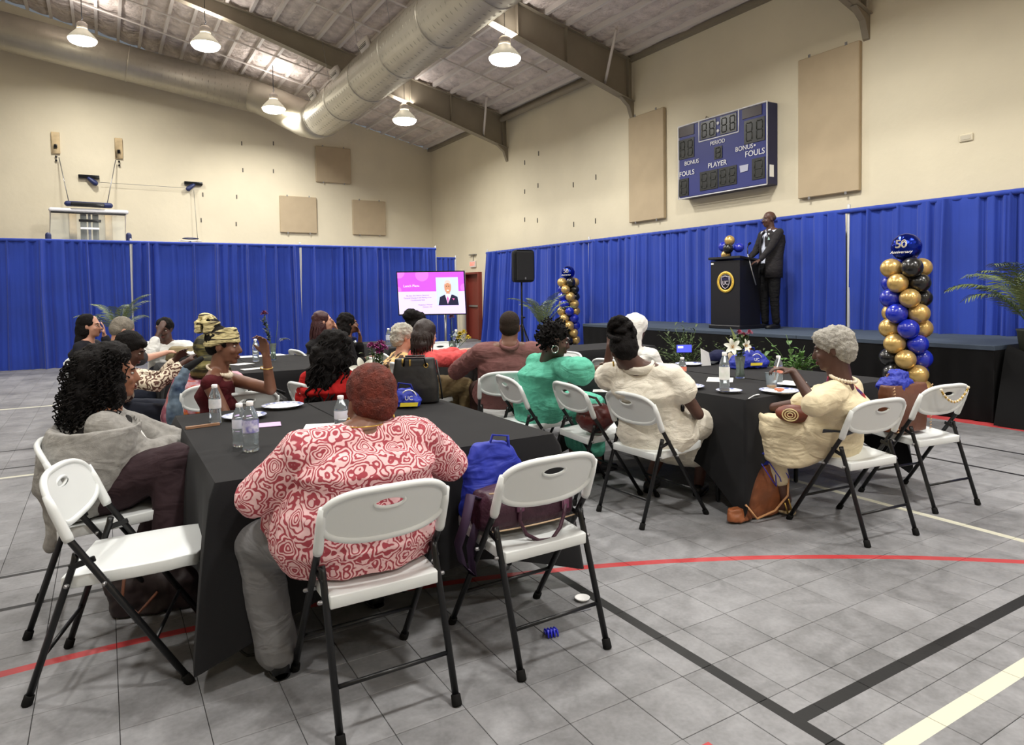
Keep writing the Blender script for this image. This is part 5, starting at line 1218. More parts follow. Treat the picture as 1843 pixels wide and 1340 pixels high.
# ---- red top, waist long wavy black hair
hd = at(607, 628, 4.95)
p = person('person with long wavy black hair in a red top, back turned', hd, (1.36, 4.98, .55), 52, look=40, pitch=-6, skin='dark', vox=.010, sw=.18, g=1.15, RH=hd + V((.18, -.02, -.34)))
wear_top(p, mat('red cotton', (176, 30, 30), .8, bump=(90, .3, .004), fold=0.36), .65, .022, 'shirt', disp=((.08, .025),)); wear_legs(p, mat('dark jeans', (36, 40, 52), .85))
lb = [((0, -.03, .05), (.105, .115, .10)), ((-.03, -.08, -.07), (.13, .10, .14)), ((-.06, -.10, -.22), (.12, .07, .15)), ((-.09, -.11, -.37), (.09, .05, .14)), ((-.10, -.11, -.5), (.06, .04, .1)), ((.07, .0, -.08), (.05, .07, .12))]
hair(p, BLKHAIR, lb, disp=((.06, .05), (.02, .012)), vox=.011, curls=dict(n=170, blobs=lb, L=.16, hr=.014, r=.006, turns=1.8, k=12, fall=1.3, out=.2, ymax=.4, seed=8))
MB().tube([p.h(.085, .0 + .02 * math.cos(t), -.05 + .02 * math.sin(t)) for t in [2 * PI * k / 14 for k in range(14)]], .004, 6, closed=True).build('hoop_earring', CHROME, p.root)
# ---- short grey haired woman, floral top
hd = at(729, 606, 6.7)
p = person('person with short silver hair and a tan floral top, between black bag and coral blouse', hd, hd + V((-.10, .02, -.50)), -5, look=-10, skin='light', vox=.011, sw=.165, g=1.1)
wear_top(p, pattern_rings('tan floral print', (70, 50, 40), (214, 176, 120), 14, 9, .4), 1.2, .022, 'blouse'); wear_legs(p, mat('dark jeans', (36, 40, 52), .85))
gb = [((0, -.03, .05), (.10, .115, .095)), ((0, -.07, -.01), (.095, .08, .085))]
hair(p, mat('silver wavy hair', (168, 164, 152), .6, bump=(60, 1, .01), var=(20, .3)), gb, disp=((.03, .035),))
# ---- coral blouse
hd = at(768, 602, 6.2)
p = person('person in a coral blouse and khaki trousers with a brown bob', hd, (2.46, 5.86, .56), 2, look=18, pitch=-8, skin='light', vox=.010, sw=.18, g=1.12, RH=at(848, 633, 6.55), LH=at(838, 630, 6.8), rh=dict(c=.5),
           feet=[(2.95, 6.0, .09), (2.95, 5.75, .09)], knees=[(2.92, 5.98, .56), (2.92, 5.74, .56)])
wear_top(p, mat('coral linen', (206, 84, 84), .8, bump=(90, .3, .004), fold=0.36), 1.55, .022, 'blouse', cuff=1.5, disp=((.07, .03),)); wear_legs(p, mat('khaki trousers', (126, 110, 78), .8, fold=0.36), flare=1.2, end=.95)
shoes(p, BLACK_ST)
hair(p, mat('dark brown bob', (38, 25, 22), .5, bump=(110, .5, .006)), [((0, -.03, .045), (.10, .11, .10)), ((0, -.05, -.02), (.108, .105, .10)), ((0, -.058, -.09), (.112, .09, .075))], disp=((.05, .015),), smooth=6, curls=dict(n=140, blobs=[((0, -.045, .0), (.106, .105, .10))], L=.13, hr=.003, r=.0045, turns=.6, k=7, fall=1.2, out=.1, ymax=.3, seed=21))
# ---- black bun in front of the screen
hd = at(747, 590, 7.45)
p = person('person with a large black hair bun silhouetted against the screen', hd, hd + V((-.08, .0, -.52)), 20, look=60, skin='dark', vox=.012, sw=.17, face=False)
wear_top(p, mat('dark top', (34, 34, 40), .85), 1.5, .02); wear_legs(p, mat('dark jeans', (36, 40, 52), .85))
hair(p, BLKHAIR, [((0, -.03, .045), (.105, .115, .10)), ((0, -.07, -.01), (.09, .08, .09)), ((-.03, -.06, .14), (.095, .09, .075)), ((.05, -.04, .11), (.08, .08, .07))], disp=((.04, .03),))
# ---- man in mauve shirt
hd = at(918, 588, 5.65)
p = person('person with cropped dark hair in a mauve brown shirt, broad back to us', hd, (2.93, 5.06, .57), 66, look=52, pitch=2, skin='brown', vox=.010, sw=.225, g=1.3, hs=1.06, RH=(3.5, 5.6, .78), LH=(3.02, 5.72, .78), ER=(3.40, 5.30, .73), EL=(2.66, 5.42, .74), nb=hd + V((-.04, -.04, -.165)))
MAUVE = mat('mauve brown shirt', (122, 84, 82), .85, bump=(120, .3, .003), var=(5, .06), fold=0.36)
wear_top(p, MAUVE, 1.9, .024, 'shirt', loose=1.04, disp=((.13, .03), (.05, .008))); wear_legs(p, mat('dark brown trousers', (66, 48, 42), .8))
b = MB(); b.tube([p.nb + p.su * .035 + (p.R * math.cos(t) + p.tf * math.sin(t)) * .073 for t in [2 * PI * k / 20 for k in range(20)]], .014, 8, closed=True, flat=1.6, up=(0, 0, 1)); b.build('collar', MAUVE, p.root)
hair(p, mat('cropped dark hair', (44, 34, 28), .8, bump=(160, .8, .006)), [((0, -.026, .042), (.081, .099, .087)), ((0, -.05, .0), (.079, .073, .07))], vox=.008, disp=((.015, .004),))
# ---- mint green dress
hd = at(1000, 612, 5.0)
p = person('person in a mint green dress with short black curls and silver hoops', hd, (2.88, 4.42, .565), -2, look=-22, pitch=-14, skin='dark', vox=.009, sw=.185, g=1.18, RH=at(1088, 662, 4.95), ER=at(1046, 668, 4.75), rh=dict(d=(.9, 0, .3), n=(0, .3, -1), c=.8), LH=at(1030, 692, 5.1), nb=(2.88, 4.26, .925))
MINT = mat('mint green linen', (96, 184, 158), .8, bump=(120, .35, .004), var=(7, .07), fold=0.36)
wear_top(p, MINT, .95, .024, 'dress', low=-.12, loose=1.06, disp=((.10, .022), (.04, .006)), cuff=1.6, vox=.009, extra=lambda b: b.loft([(p.pv + V((.02, 0, -.13)), .22, .18), (p.pv + V((.02, 0, .0)), .27, .185), (p.pv + V((.0, 0, .14)), .25, .16)], p.R, p.F))
wear_legs(p, MINT, 'skirt', .02, .8); shoes(p, BLACK_ST)
cb = [((0, -.025, .055), (.088, .103, .085)), ((0, -.06, .005), (.082, .075, .07))]
hair(p, BLKHAIR, cb, disp=((.025, .02),), vox=.009, curls=dict(n=260, blobs=cb, L=.035, hr=.006, r=.005, turns=1.5, k=6, fall=.1, out=1, ymax=.7, seed=3))
for s in (1,): MB().tube([p.h(s * .084, -.01 + .024 * math.cos(t), -.062 + .026 * math.sin(t)) for t in [2 * PI * k / 18 for k in range(18)]], .005, 6, closed=True).build('hoop_earring', CHROME, p.root)
MB().tube([p.WR[1] + V((-.02 + .006 * math.sin(t), .034 * math.cos(t), .034 * math.sin(t))) for t in [2 * PI * k / 14 for k in range(14)]], .011, 6, closed=True).build('bracelet', mat('brown beads', (92, 60, 44), .4), p.root)
# ---- cream linen dress
hd = at(1122, 630, 4.3)
p = person('person in a cream linen dress with a looped black updo, back to us', hd, (3.07, 3.29, .56), 32, look=62, pitch=-18, tilt=-8, skin='dark', vox=.009, sw=.20, g=1.18, LH=at(1098, 622, 4.45), EL=at(1090, 690, 4.5), lh=dict(d=(.2, .1, 1), n=(1, 0, 0), t=-1), RH=(3.46, 3.36, .60), ER=(3.16, 3.02, .66), nb=(2.90, 3.27, .945),
           knees=[(3.42, 3.48, .54), (3.46, 3.22, .54)], feet=[(3.30, 3.62, .09), (3.52, 3.36, .09)])
LINEN = mat('cream linen', (226, 220, 206), .85, bump=(150, .45, .004), var=(9, .035), fold=0.36)
wear_top(p, LINEN, .34, .022, 'dress', low=-.15, loose=1.03, cuff=1.5, disp=((.08, .016), (.03, .004)), neckw=1.2, vox=.008, extra=lambda b: b.loft([(p.pv + V((.0, 0, -.16)), .21, .19), (p.pv + V((.0, 0, -.06)), .27, .20), (p.pv + V((.0, 0, .06)), .25, .18), (p.pv + V((0, 0, .14)), .17, .13)], p.R, p.F))
wear_legs(p, LINEN, 'skirt', .03, .55); shoes(p, BLACK_ST)
b = MB(); b.tube([p.nb + p.su * .02 + (p.R * math.cos(t) * .092 + p.tf * math.sin(t) * .082) for t in [PI * .9 + (PI * 1.2) * k / 20 for k in range(21)]], .016, 8, flat=1.8, up=(0, 0, 1)); b.build('collar', LINEN, p.root)
MB().tube([p.pv + V((0, 0, .155)) + (p.R * math.cos(t) * .185 + p.tf * math.sin(t) * .150) for t in [2 * PI * k / 28 for k in range(28)]], .012, 8, closed=True, flat=1.8, up=(0, 0, 1)).build('belt', LINEN, p.root)
b = MB(); zz = [p.pv + p.su * (.14 + .05 * k) - p.tf * (.155 + .01 * math.sin(k)) for k in range(0)]
hb_ = [((0, -.035, .035), (.088, .10, .092)), ((0, -.07, .0), (.083, .07, .08))]
hair(p, BLKHAIR, hb_, disp=((.03, .02),), vox=.008)
b = MB()
for k, (cx, cz, rx, rz, ro) in enumerate(((-.02, .14, .055, .05, .2), (.0, .12, .05, .06, 1.2), (.035, .11, .035, .065, .1), (-.045, .10, .04, .05, 2), (.0, .15, .06, .035, .6), (-.01, .13, .035, .035, 1.6))):
    b.tube([p.h(cx + rx * math.cos(t), -.075 + .035 * math.sin(t * 2 + ro) - .006 * k, cz + rz * math.sin(t)) for t in [2 * PI * q / 24 for q in range(24)]], .017, 8, closed=True)
fuse(b.build('hair_loops', BLKHAIR, p.root), .006, 1, ((.015, .006),))
MB().bbox(p.pv + V((0, 0, .155)) + p.R * .165 - p.tf * .07, (.04, .04, .05), .01).build('black_pouch', BLACK_ST, p.root)
MB().tube([p.h(-.078, .01, -.06), p.h(-.08, .012, -.09)], .006, 6).build('drop_earring', GOLD, p.root)
# ---- white hooded scarf
hd = at(1145, 594, 6.25)
p = person('person in a white draped hooded scarf, head turned towards the stage', hd, hd + V((-.02, -.05, -.55)), 10, look=25, pitch=-4, skin='dark', vox=.011, sw=.18, g=1.1)
WH = mat('white soft cotton', (232, 230, 226), .85, bump=(80, .3, .004), fold=0.36)
wear_top(p, WH, 1.6, .025, 'blouse'); wear_legs(p, WH)
b = MB(); [b.ell(p.h(*c), r, p.H) for c, r in (((0, -.035, .055), (.115, .13, .105)), ((-.02, -.09, -.02), (.12, .095, .14)), ((-.02, -.10, -.14), (.115, .085, .13)), ((0, -.06, -.21), (.16, .11, .07)))]
fuse(b.build('hood_scarf', WH, p.root), .009, 3, ((.06, .025),))
# ---- grey haired elder in cream, profile left
hd = at(1497, 628, 3.98)
w_ = at(1427, 668, 3.9); e_ = at(1466, 728, 3.78)
p = person('person with short grey hair in a cream tunic with a red strap, eating', hd, (3.78, 2.53, .56), 106, look=118, pitch=-12, skin='dark', vox=.008, sw=.175, g=1.18, LH=w_, EL=e_, lh=dict(d=(-.75, .55, .25), n=(.2, -.1, -1), t=1, cs=[.9, 1.0, 1.0, 1.0], s=.9),
           RH=(3.62, 2.92, .66), nb=hd + V((.035, -.04, -.215)), knees=[(3.57, 2.86, .56), (3.76, 2.94, .56)], feet=[(3.66, 2.76, .10), (3.84, 2.98, .10)])
CRM = mat('cream jersey', (222, 208, 176), .85, bump=(110, .3, .004), var=(5, .03), fold=0.36)
wear_top(p, CRM, 1.0, .028, 'tunic', low=-.12, loose=1.04, cuff=1.5, neckw=1.2, disp=((.10, .016), (.035, .004)), vox=.008, extra=lambda b: b.loft([(p.pv + V((.0, .02, -.13)), .21, .16), (p.pv + V((0, .02, .0)), .25, .17), (p.pv + V((0, .01, .12)), .23, .16), (p.pv + V((0, 0, .2)), .18, .13)], p.R, p.F))
wear_legs(p, CRM, 'trousers', .022, .70, flare=.95)
b = MB(); P1 = [p.hip[1] + V((.08, -.02, .06)), p.hip[-1] + V((-.05, .1, .03)), p.KN[-1] + V((-.0, .02, .06))]
for k in range(11):       # draped overskirt folds
    t = k / 10; a = p.pv - p.R * (.17 - .02 * t) + V((0, -.04, .05 - .13 * t)); q = p.KN[-1] - p.R * .045 + V((0, .02, .075 - .20 * t)); c = (a + q) / 2 - p.R * .05 + V((0, 0, -.03 - .16 * t)) 
    b.tube(arcpts(a, c, q, 12), .026, 8)
for t in (.2, .5, .8): b.cap(p.hip[-1].lerp(p.hip[1], t), p.KN[-1].lerp(p.KN[1], t) + V((0, 0, -.02)), .115, .09)
fuse(b.build('overskirt', CRM, p.root), .008, 2, ((.08, .01),))
SAND = mat('tan sandal', (186, 166, 128), .5); shoes(p, SAND, 'sandal', d=(-.1, .9, 0), open_=True)
gb = [((0, -.03, .045), (.096, .108, .092)), ((0, -.06, .0), (.09, .08, .08)), ((0, -.065, -.045), (.07, .06, .05)), ((0, .03, .075), (.075, .06, .05))]
hair(p, mat('short silver curls', (164, 160, 152), .8, bump=(130, 1, .008), var=(30, .2)), gb, vox=.007, disp=((.022, .022), (.009, .008)), smooth=1)
nk = [p.nb + p.su * .055 + p.R * .075 * math.cos(t) + p.tf * .066 * math.sin(t) for t in [2 * PI * k / 26 for k in range(26)]]; beads(p, nk, .0105, PEARL)
# crossbody strap
STR = ramp_mat('red purple strap', [(.35, (70, 50, 120)), (.5, (176, 62, 66)), (.7, (190, 90, 70))], 12)
sp_ = [p.nb + p.R * (-.035) + p.tf * .075 + p.su * .02, p.nb + p.R * (.03) + p.su * .035, p.nb + p.R * .05 - p.tf * .10 - p.su * .04, p.nb + p.R * .055 - p.tf * .155 - p.su * .14, p.pv + p.su * .24 + p.R * .02 - p.tf * .19, p.pv + p.su * .15 - p.R * .06 - p.tf * .20, p.pv + p.su * .08 - p.R * .16 - p.tf * .13, p.pv + p.su * .06 - p.R * .235 - p.tf * .02]
b = MB(); b.tube(sp_[:5], .022, 8, flat=.22, up=tuple(-p.tf)); b.build('bag_strap', STR, p.root); b = MB(); b.tube(sp_[4:], .022, 8, flat=.25, up=tuple(-p.tf)); b.build('bag_strap', mat('charcoal webbing', (62, 66, 72), .7), p.root)
pb = V((3.55, 2.62, .68)); bg = empty('printed_pouch', pb, 'small printed pouch with gold spirals on the lap of the grey haired woman', 'bag')
b = MB(); b.ell(pb, (.11, .06, .055), rotz(2.0)); b.build('pouch_body', mat('rust printed leather', (110, 52, 34), .5, var=(12, .3)), bg)
b = MB()
for s_ in (.045, .03, .015): b.tube([pb + rotz(2.0) @ V((s_ * math.cos(t) + .01, .056, s_ * .8 * math.sin(t))) for t in [2 * PI * k / 18 for k in range(18)]], .004, 5, closed=True)
tag(b.build('gold_spiral', mat('cream gold print', (226, 206, 150), .5), bg), kind='stuff')
f0 = w_ + V((-.05, .05, .05)); tag(MB().tube([f0 + V((.0, .0, .03)), f0 + V((-.02, .01, -.05)), f0 + V((-.03, .01, -.10))], [.004, .005, .009], 6, flat=.4).build('plastic_fork', CAPW, o=f0), 'white plastic fork held by the grey haired woman', 'cutlery', 'plastic cutlery')
# ---- the speaker on stage
fx = V((8.93, 7.02, ZS)); hd = fx + V((-.02, .01, 1.70))
p = person('person in a charcoal suit and open white shirt speaking at the lectern on the stage', hd, fx + V((0, 0, .95)), 165, look=158, pitch=-4, skin='dark', vox=.010, sw=.20, g=1.08, hs=1.0, LH=fx + V((-.30, -.05, 1.06)), RH=fx + V((-.22, .22, 1.10)), lh=dict(d=(-.7, .5, -.3), n=(0, .2, -1)),
           knees=[fx + V((-.03, -.10, .50)), fx + V((-.01, .10, .50))], feet=[fx + V((0, -.11, .09)), fx + V((.02, .11, .09))], toes=(ZS, V((-.96, .26, 0))))
SUIT = mat('charcoal suit', (44, 42, 44), .85, bump=(200, .3, .003), fold=0.35); WSH = mat('pale blue shirt', (206, 212, 230), .7)
wear_top(p, WSH, 0, .006, 'shirt', disp=())
wear_legs(p, mat('black trousers', (20, 20, 22), .85, fold=0.36), 'trousers', .014, .97, disp=((.1, .012),)); shoes(p, BLACK_ST, d=(-.96, .26, 0))
b = MB()
S = [(p.pv + V((0, 0, -.16)), .215, .165), (p.pv + V((0, 0, .0)), .215, .165), (p.wa, .205, .16), (p.ch, .225, .172), (p.ch + p.su * .1, .225, .155), (p.nb - p.su * .03, .16, .125), (p.nb + p.su * .0, .10, .095)]
n_ = 30; vs = []
for c, a_, d_2 in S:      # open fronted jacket
    for j in range(n_ + 1):
        q = PI / 2 + .33 + (2 * PI - .66) * j / n_ - (0 if c.z < p.wa.z + .01 else 0); op = .0
        vs.append(V(c) + p.R * math.cos(q) * a_ + p.tf * math.sin(q) * d_2)
b.add(vs, [(i * (n_ + 1) + j, i * (n_ + 1) + j + 1, (i + 1) * (n_ + 1) + j + 1, (i + 1) * (n_ + 1) + j) for i in range(len(S) - 1) for j in range(n_)])
jk = b.build('jacket', SUIT, p.root); md = jk.modifiers.new('solid', 'SOLIDIFY'); md.thickness = .014
for s in (-1, 1):
    b = MB(); b.cap(p.SH[s], p.EL[s], .068, .055); b.cap(p.EL[s], p.EL[s] + (p.WR[s] - p.EL[s]) * .9, .055, .040); b.cap(p.SH[s], p.nb - p.su * .03, .06, .05); fuse(b.build('sleeve', SUIT, p.root), .01, 4, ((.08, .015),))
    q = p.nb + p.su * .01; MB().poly([q + p.R * s * .05 + p.tf * .05, q + p.R * s * .085 + p.tf * .065 - p.su * .12, q + p.R * s * .05 + p.tf * .135 - p.su * .28, q + p.R * s * .025 + p.tf * .12 - p.su * .12], .008, tuple(p.tf)).build('lapel', SUIT, p.root, smooth=False)
    MB().poly([q + p.R * s * .045 + p.tf * .03 + p.su * .035, q + p.R * s * .07 + p.tf * .06 - p.su * .02, q + p.R * s * .01 + p.tf * .09 - p.su * .03], .006, tuple(p.tf)).build('shirt_collar', WSH, p.root, smooth=False)
c = p.ch + p.su * .03 + p.tf * .155 + p.R * -.10
MB().poly([c, c + p.R * -.05, c + p.R * -.02 + p.su * .045], .006, tuple(p.tf)).build('pocket_square', mat('pale green cloth', (160, 190, 185), .7), p.root, smooth=False)
MB().ell(c + p.su * .09 - p.tf * .015, .012, None, 8, 6).build('lapel_pin', PAPER, p.root)
for s in (-1, 1): MB().tube([p.h(s * .034 + .022 * math.cos(t), .106, .004 + .017 * math.sin(t)) for t in [2 * PI * k / 14 for k in range(14)]], .0022, 5, closed=True).build('eyeglasses', METAL, p.root)
hair(p, mat('shaved hair shadow', (58, 42, 36), .7), [((0, -.045, .02), (.077, .072, .06))], vox=.008, disp=())
# ------------------------------------------------------------------ lectern with seal and balloons
LX, LY = 8.62, 7.42; LZ = ZS
lc = empty('lectern', (LX, LY, LZ), 'tall black lectern with a gold ring and shield seal on its front', 'lectern')
BLK = mat('black lacquer', (14, 14, 18), .45, bump=(40, .05, .002))
MB().bbox((LX, LY, LZ + .03), (.58, .62, .06), .01).build('base', BLK, lc, smooth=False)
MB().bbox((LX - .24, LY, LZ + .56), (.04, .58, 1.02), .006).build('front_panel', BLK, lc, smooth=False)
for s in (-1, 1): MB().bbox((LX + .0, LY + s * .27, LZ + .56), (.46, .035, 1.02), .006).build('side_panel', BLK, lc, smooth=False)
MB().bbox((LX, LY, LZ + 1.085), (.58, .64, .04), .008, Matrix.Rotation(.10, 3, 'Y')).build('top', BLK, lc, smooth=False)
MB().bbox((LX + .03, LY, LZ + .6), (.40, .5, .03), .004).build('shelf', BLK, lc, smooth=False)
MB().box((LX - .262, LY + .25, LZ + 1.03), (.004, .05, .025)).build('maker_label', PAPER, lc, smooth=False)
sc_ = V((LX - .263, LY - .02, LZ + .735)); GY = V((0, -1, 0)); GZ = U
seal = MB().lathe([(.165, 0), (.165, .006), (.125, .006), (.125, 0)], sc_, 48, Matrix.Rotation(-PI / 2, 3, 'Y')).build('seal_ring', mat('gold print', (228, 188, 70), .5), lc)
MB().lathe([(.126, 0), (.126, .005)], sc_, 40, Matrix.Rotation(-PI / 2, 3, 'Y')).build('seal_disc', mat('near black disc', (12, 10, 26), .5), lc)
MB().lathe([(.172, 0), (.172, .004), (.164, .004)], sc_, 48, Matrix.Rotation(-PI / 2, 3, 'Y')).build('seal_border', mat('dark olive line', (90, 78, 30), .5), lc)
for k in range(36):
    if k % 9 == 0: continue
    a = 2 * PI * k / 36; rr = .145; q = sc_ + GY * (rr * math.sin(a)) + GZ * (rr * math.cos(a)) + V((-.007, 0, 0))
    MB().box(q, (.002, .010, .012), Matrix.Rotation(a, 3, 'X')).build('ring_letter_mark', mat('dark gold print', (150, 118, 36), .5), seal, smooth=False)
SHD = mat('silver print', (205, 196, 206), .5)
shp = [(-.075, .085), (-.045, .078), (0, .094), (.045, .078), (.075, .085), (.078, .03), (.08, -.02), (.05, -.075), (0, -.105), (-.05, -.075), (-.08, -.02), (-.078, .03)]
MB().tube([sc_ + GY * a + GZ * b + V((-.008, 0, 0)) for a, b in shp], .006, 6, closed=True).build('shield_outline', SHD, lc)
MB().poly([sc_ + GY * a + GZ * b + V((-.0055, 0, 0)) for a, b in ((-.07, .07), (.07, .07), (.07, .03), (-.07, .03))], .002, (-1, 0, 0)).build('shield_chief', mat('navy print', (26, 22, 70), .5), lc, smooth=False)
text('UC', .085, frame(sc_ + V((-.008, 0, -.015)), GY, GZ, V((-1, 0, 0))), SHD, lc, ext=.002, space=.9)
mc = empty('gooseneck_microphone', (LX + .05, LY - .28, LZ + 1.09), 'thin black gooseneck microphone beside the lectern', 'microphone')
MB().tube([(LX - .02, LY - .40, LZ + .68), (LX - .04, LY - .34, LZ + .90), (LX - .06, LY - .28, LZ + 1.16)], .010, 8).build('stand_arm', METAL, mc); MB().tube([(LX - .06, LY - .28, LZ + 1.16), (LX - .02, LY - .24, LZ + 1.26), (LX + .06, LY - .2, LZ + 1.32)], .008, 8).build('gooseneck', BLACK_ST, mc); MB().cap((LX + .06, LY - .2, LZ + 1.32), (LX + .10, LY - .19, LZ + 1.34), .018).build('microphone_head', RUBBER, mc)
BG = mat('gold chrome balloon', (205, 172, 108), .28, .55); BB = mat('blue balloon', (24, 42, 168), .25, coat=.5); BK = mat('black balloon', (20, 20, 22), .28, coat=.4)
def balloon(c, r, m, parent, d=(0, 0, -1), name='balloon'):
    d = V(d).normalized(); x = d.orthogonal().normalized(); y = d.cross(x); M3 = Matrix((x, y, d)).transposed()
    pr = [(r * math.sin(t) * (1.0), -r * 1.04 * math.cos(t)) for t in [PI * k / 12 for k in range(12)]]
    pr = [(max(a, .0008), b) for a, b in pr[:10]] + [(r * .30, r * 1.02), (.008, r * 1.14), (.012, r * 1.18)]
    return MB().lathe(pr, c, 18, M3).build(name, m, parent)
bt = empty('balloon_cluster', (LX - .05, LY + .05, LZ + 1.1), 'cluster of gold, blue and black balloons on top of the lectern', 'balloons')
MB().tube([(LX - .1, LY + .02, LZ + 1.1), (LX - .1, LY + .02, LZ + 1.28)], .006, 6).build('stick', BLACK_ST, bt)
c0_ = V((LX - .1, LY + .02, LZ + 1.24))
for (dy, dz, dx, m_, r) in ((.02, .15, 0, BG, .08), (.14, .06, 0, BB, .082), (-.02, .02, -.08, BK, .08), (-.12, .03, .05, BB, .075), (.08, -.075, -.02, BG, .075)):
    balloon(c0_ + V((dx, dy, dz)), r, m_, bt, (-dx, -dy, -dz))
# ------------------------------------------------------------------ balloon columns
def column(x, y, label, a0=-70, rows=9, writing=True):
    t = empty('balloon_column', (x, y, 0), label, 'balloons', 'balloon columns beside the stage')
    MB().lathe([(.16, 0), (.16, .02), (.02, .03), (.015, .05)], (x, y, 0), 24).build('base', BLACK_ST, t); MB().cap((x, y, .03), (x, y, 1.75), .012).build('pole', METAL, t)
    vd = V((x, y, 0)).normalized(); rt = V((vd.y, -vd.x, 0))
    top = 1.63; cols = [BG, BK, BG, BB]
    for j in range(rows + 1):
        z = top - j * .158
        for k in range(4):
            a = math.radians(a0 + 90 * k + 42 * j + rnd.uniform(-4, 4)); d = rt * math.sin(a) - vd * math.cos(a)
            balloon(V((x, y, z)) + d * .145, .103 + rnd.uniform(-.004, .004), cols[k], t, -d)
    foil = empty_part = MB()
    n = 26; nf = 14
    c = V((x, y, top + .215)); R_ = .145; F_ = -vd
    def fn(u, v):
        a = 2 * PI * u; q = PI * v; cr_ = 1 + .012 * math.sin(a * 13) * math.sin(q) ** 2
        return c + (rt * (math.sin(q) * math.cos(a)) + U * (math.sin(q) * math.sin(a))) * R_ * cr_ + F_ * (math.cos(q) * R_ * .82)
    foil.grid(fn, 40, 18, wrap=True)
    f = foil.build('foil_balloon', mat('blue foil', (16, 40, 150), .12, .85, bump=(22, .8, .01)), t)
    W_ = mat('white foil print', (235, 232, 225), .4); Gd = mat('grey foil print', (150, 140, 120), .4)
    o = c + F_ * R_ * .74 + rt * -.045; yv = (U + F_ * -.25).normalized(); xv = (rt + F_ * .25).normalized(); zv = xv.cross(yv)
    o = o + zv * .012
    text('50', .125, frame(o + U * .025, xv, yv, zv), W_, f, ext=.006, space=.85); text('50', .118, frame(o + U * .025 + zv * .007, xv, yv, zv), Gd, f, ext=.001, space=.9)
    MB().tube([o + xv * (.032 + .020 * math.cos(q)) + yv * (.022 + .026 * math.sin(q)) + zv * .01 for q in [2 * PI * k / 14 for k in range(14)]], .004, 5, closed=True).build('print_ring', W_, f)
    text('Anniversary', .042, frame(o - U * .055 + zv * .0, xv, yv, zv), W_, f, ext=.003, shear=.3)
    return t
column(7.22, 3.98, 'spiral column of gold, black and blue balloons, the larger nearer one right of the lectern')
column(8.75, 12.15, 'spiral column of gold, black and blue balloons, the smaller one by the loudspeaker')
# ------------------------------------------------------------------ screen on its stand
ZT = 13.0
tc_ = at(776.5, 527, ZT); xv = (r_ * .985 + V((0, 0, .0)) - f_ * .0); xv = V((xv.x, xv.y, 0)).normalized(); zv = V((-f_.x, -f_.y, 0)).normalized(); yv = V((0, 0, 1))
rt_ = Matrix.Rotation(.035, 3, zv); xv = xv; yv = rt_ @ yv
tv = empty('display_screen', (tc_.x, tc_.y, 0), 'flat screen on a stand showing a magenta and lilac slide with a portrait', 'screen')
W2, H2 = 1.27, .80
def tp(u, v, d=0): return tc_ + xv * ((u - .5) * W2) + yv * ((.5 - v) * H2) + zv * d
def slab(u0, v0, u1, v1, d0, th, name, m, par=tv): return MB().poly([tp(u0, v1, d0), tp(u1, v1, d0), tp(u1, v0, d0), tp(u0, v0, d0)], th, tuple(zv)).build(name, m, par, smooth=False)
slab(-.015, -.025, 1.015, 1.03, -.06, .055, 'housing', BLACK_ST)
def em(name, rgb, e=1.0): return mat(name, rgb, .6, emit=e)
scr = slab(0, 0, 1, 1, -.004, .004, 'panel', em('slide lilac', (222, 205, 248), .62)); z_ = .0015
slab(0, 0, 1, .46, z_, .001, 'slide_banner', em('slide magenta', (200, 84, 222), .62), scr)
for (cu, cv, r) in ((.37, .06, .10), (.0, .42, .05), (1.0, .38, .06), (.02, .0, .09)):
    pts = []
    for k in range(24):
        a = 2 * PI * k / 24; u = min(1, max(0, cu + r * math.cos(a))); v = min(.455, max(0, cv + r * 1.6 * math.sin(a))); pts.append(tp(u, v, .003))
    MB().poly(pts, .001, tuple(zv)).build('slide_blob', em('slide pink', (222, 118, 232), .62), scr, smooth=False)
slab(.575, .13, .91, .80, .004, .001, 'portrait_card', em('portrait ground', (196, 212, 238), .6), scr)
def disc(cu, cv, ru, rv, d, name, m, n=24): MB().poly([tp(cu + ru * math.cos(2 * PI * k / n), cv - rv * math.sin(2 * PI * k / n), d) for k in range(n)], .001, tuple(zv)).build(name, m, scr, smooth=False)
SUITP = em('portrait suit', (20, 20, 52), .6)
MB().poly([tp(u, v, .006) for u, v in ((.60, .80), (.625, .60), (.70, .545), (.82, .545), (.89, .60), (.905, .80))], .001, tuple(zv)).build('portrait_jacket', SUITP, scr, smooth=False)
MB().poly([tp(u, v, .008) for u, v in ((.74, .77), (.705, .55), (.745, .52), (.80, .55))], .001, tuple(zv)).build('portrait_shirt', em('portrait shirt', (225, 220, 250), .8), scr, smooth=False)
MB().poly([tp(u, v, .010) for u, v in ((.742, .77), (.728, .64), (.742, .57), (.76, .64))], .001, tuple(zv)).build('portrait_tie', em('portrait tie', (205, 90, 160), .8), scr, smooth=False)
slab(.725, .44, .775, .56, .007, .001, 'portrait_neck', em('portrait skin', (190, 135, 105), .8), scr)
disc(.75, .36, .052, .155, .009, 'portrait_face', em('portrait skin', (190, 135, 105), .8)); disc(.75, .26, .045, .07, .0095, 'portrait_brow', em('portrait grey hair', (196, 186, 180), .8)); disc(.75, .385, .049, .12, .0100, 'portrait_cheeks', em('portrait skin', (190, 135, 105), .8))
for u in (.733, .767): disc(u, .345, .008, .011, .0115, 'portrait_eye', em('portrait dark', (90, 55, 45), .6), 10)
disc(.75, .44, .018, .012, .0115, 'portrait_mouth', em('portrait teeth', (235, 220, 210), .8), 12)
MB().poly([tp(u, v, .011) for u, v in ((.81, .63), (.85, .64), (.83, .68))], .001, tuple(zv)).build('portrait_pocket_square', em('portrait tie', (205, 90, 160), .8), scr, smooth=False)
TXT1 = em('slide white text', (255, 225, 255), .9); TXT2 = em('slide violet text', (110, 80, 150), .6)
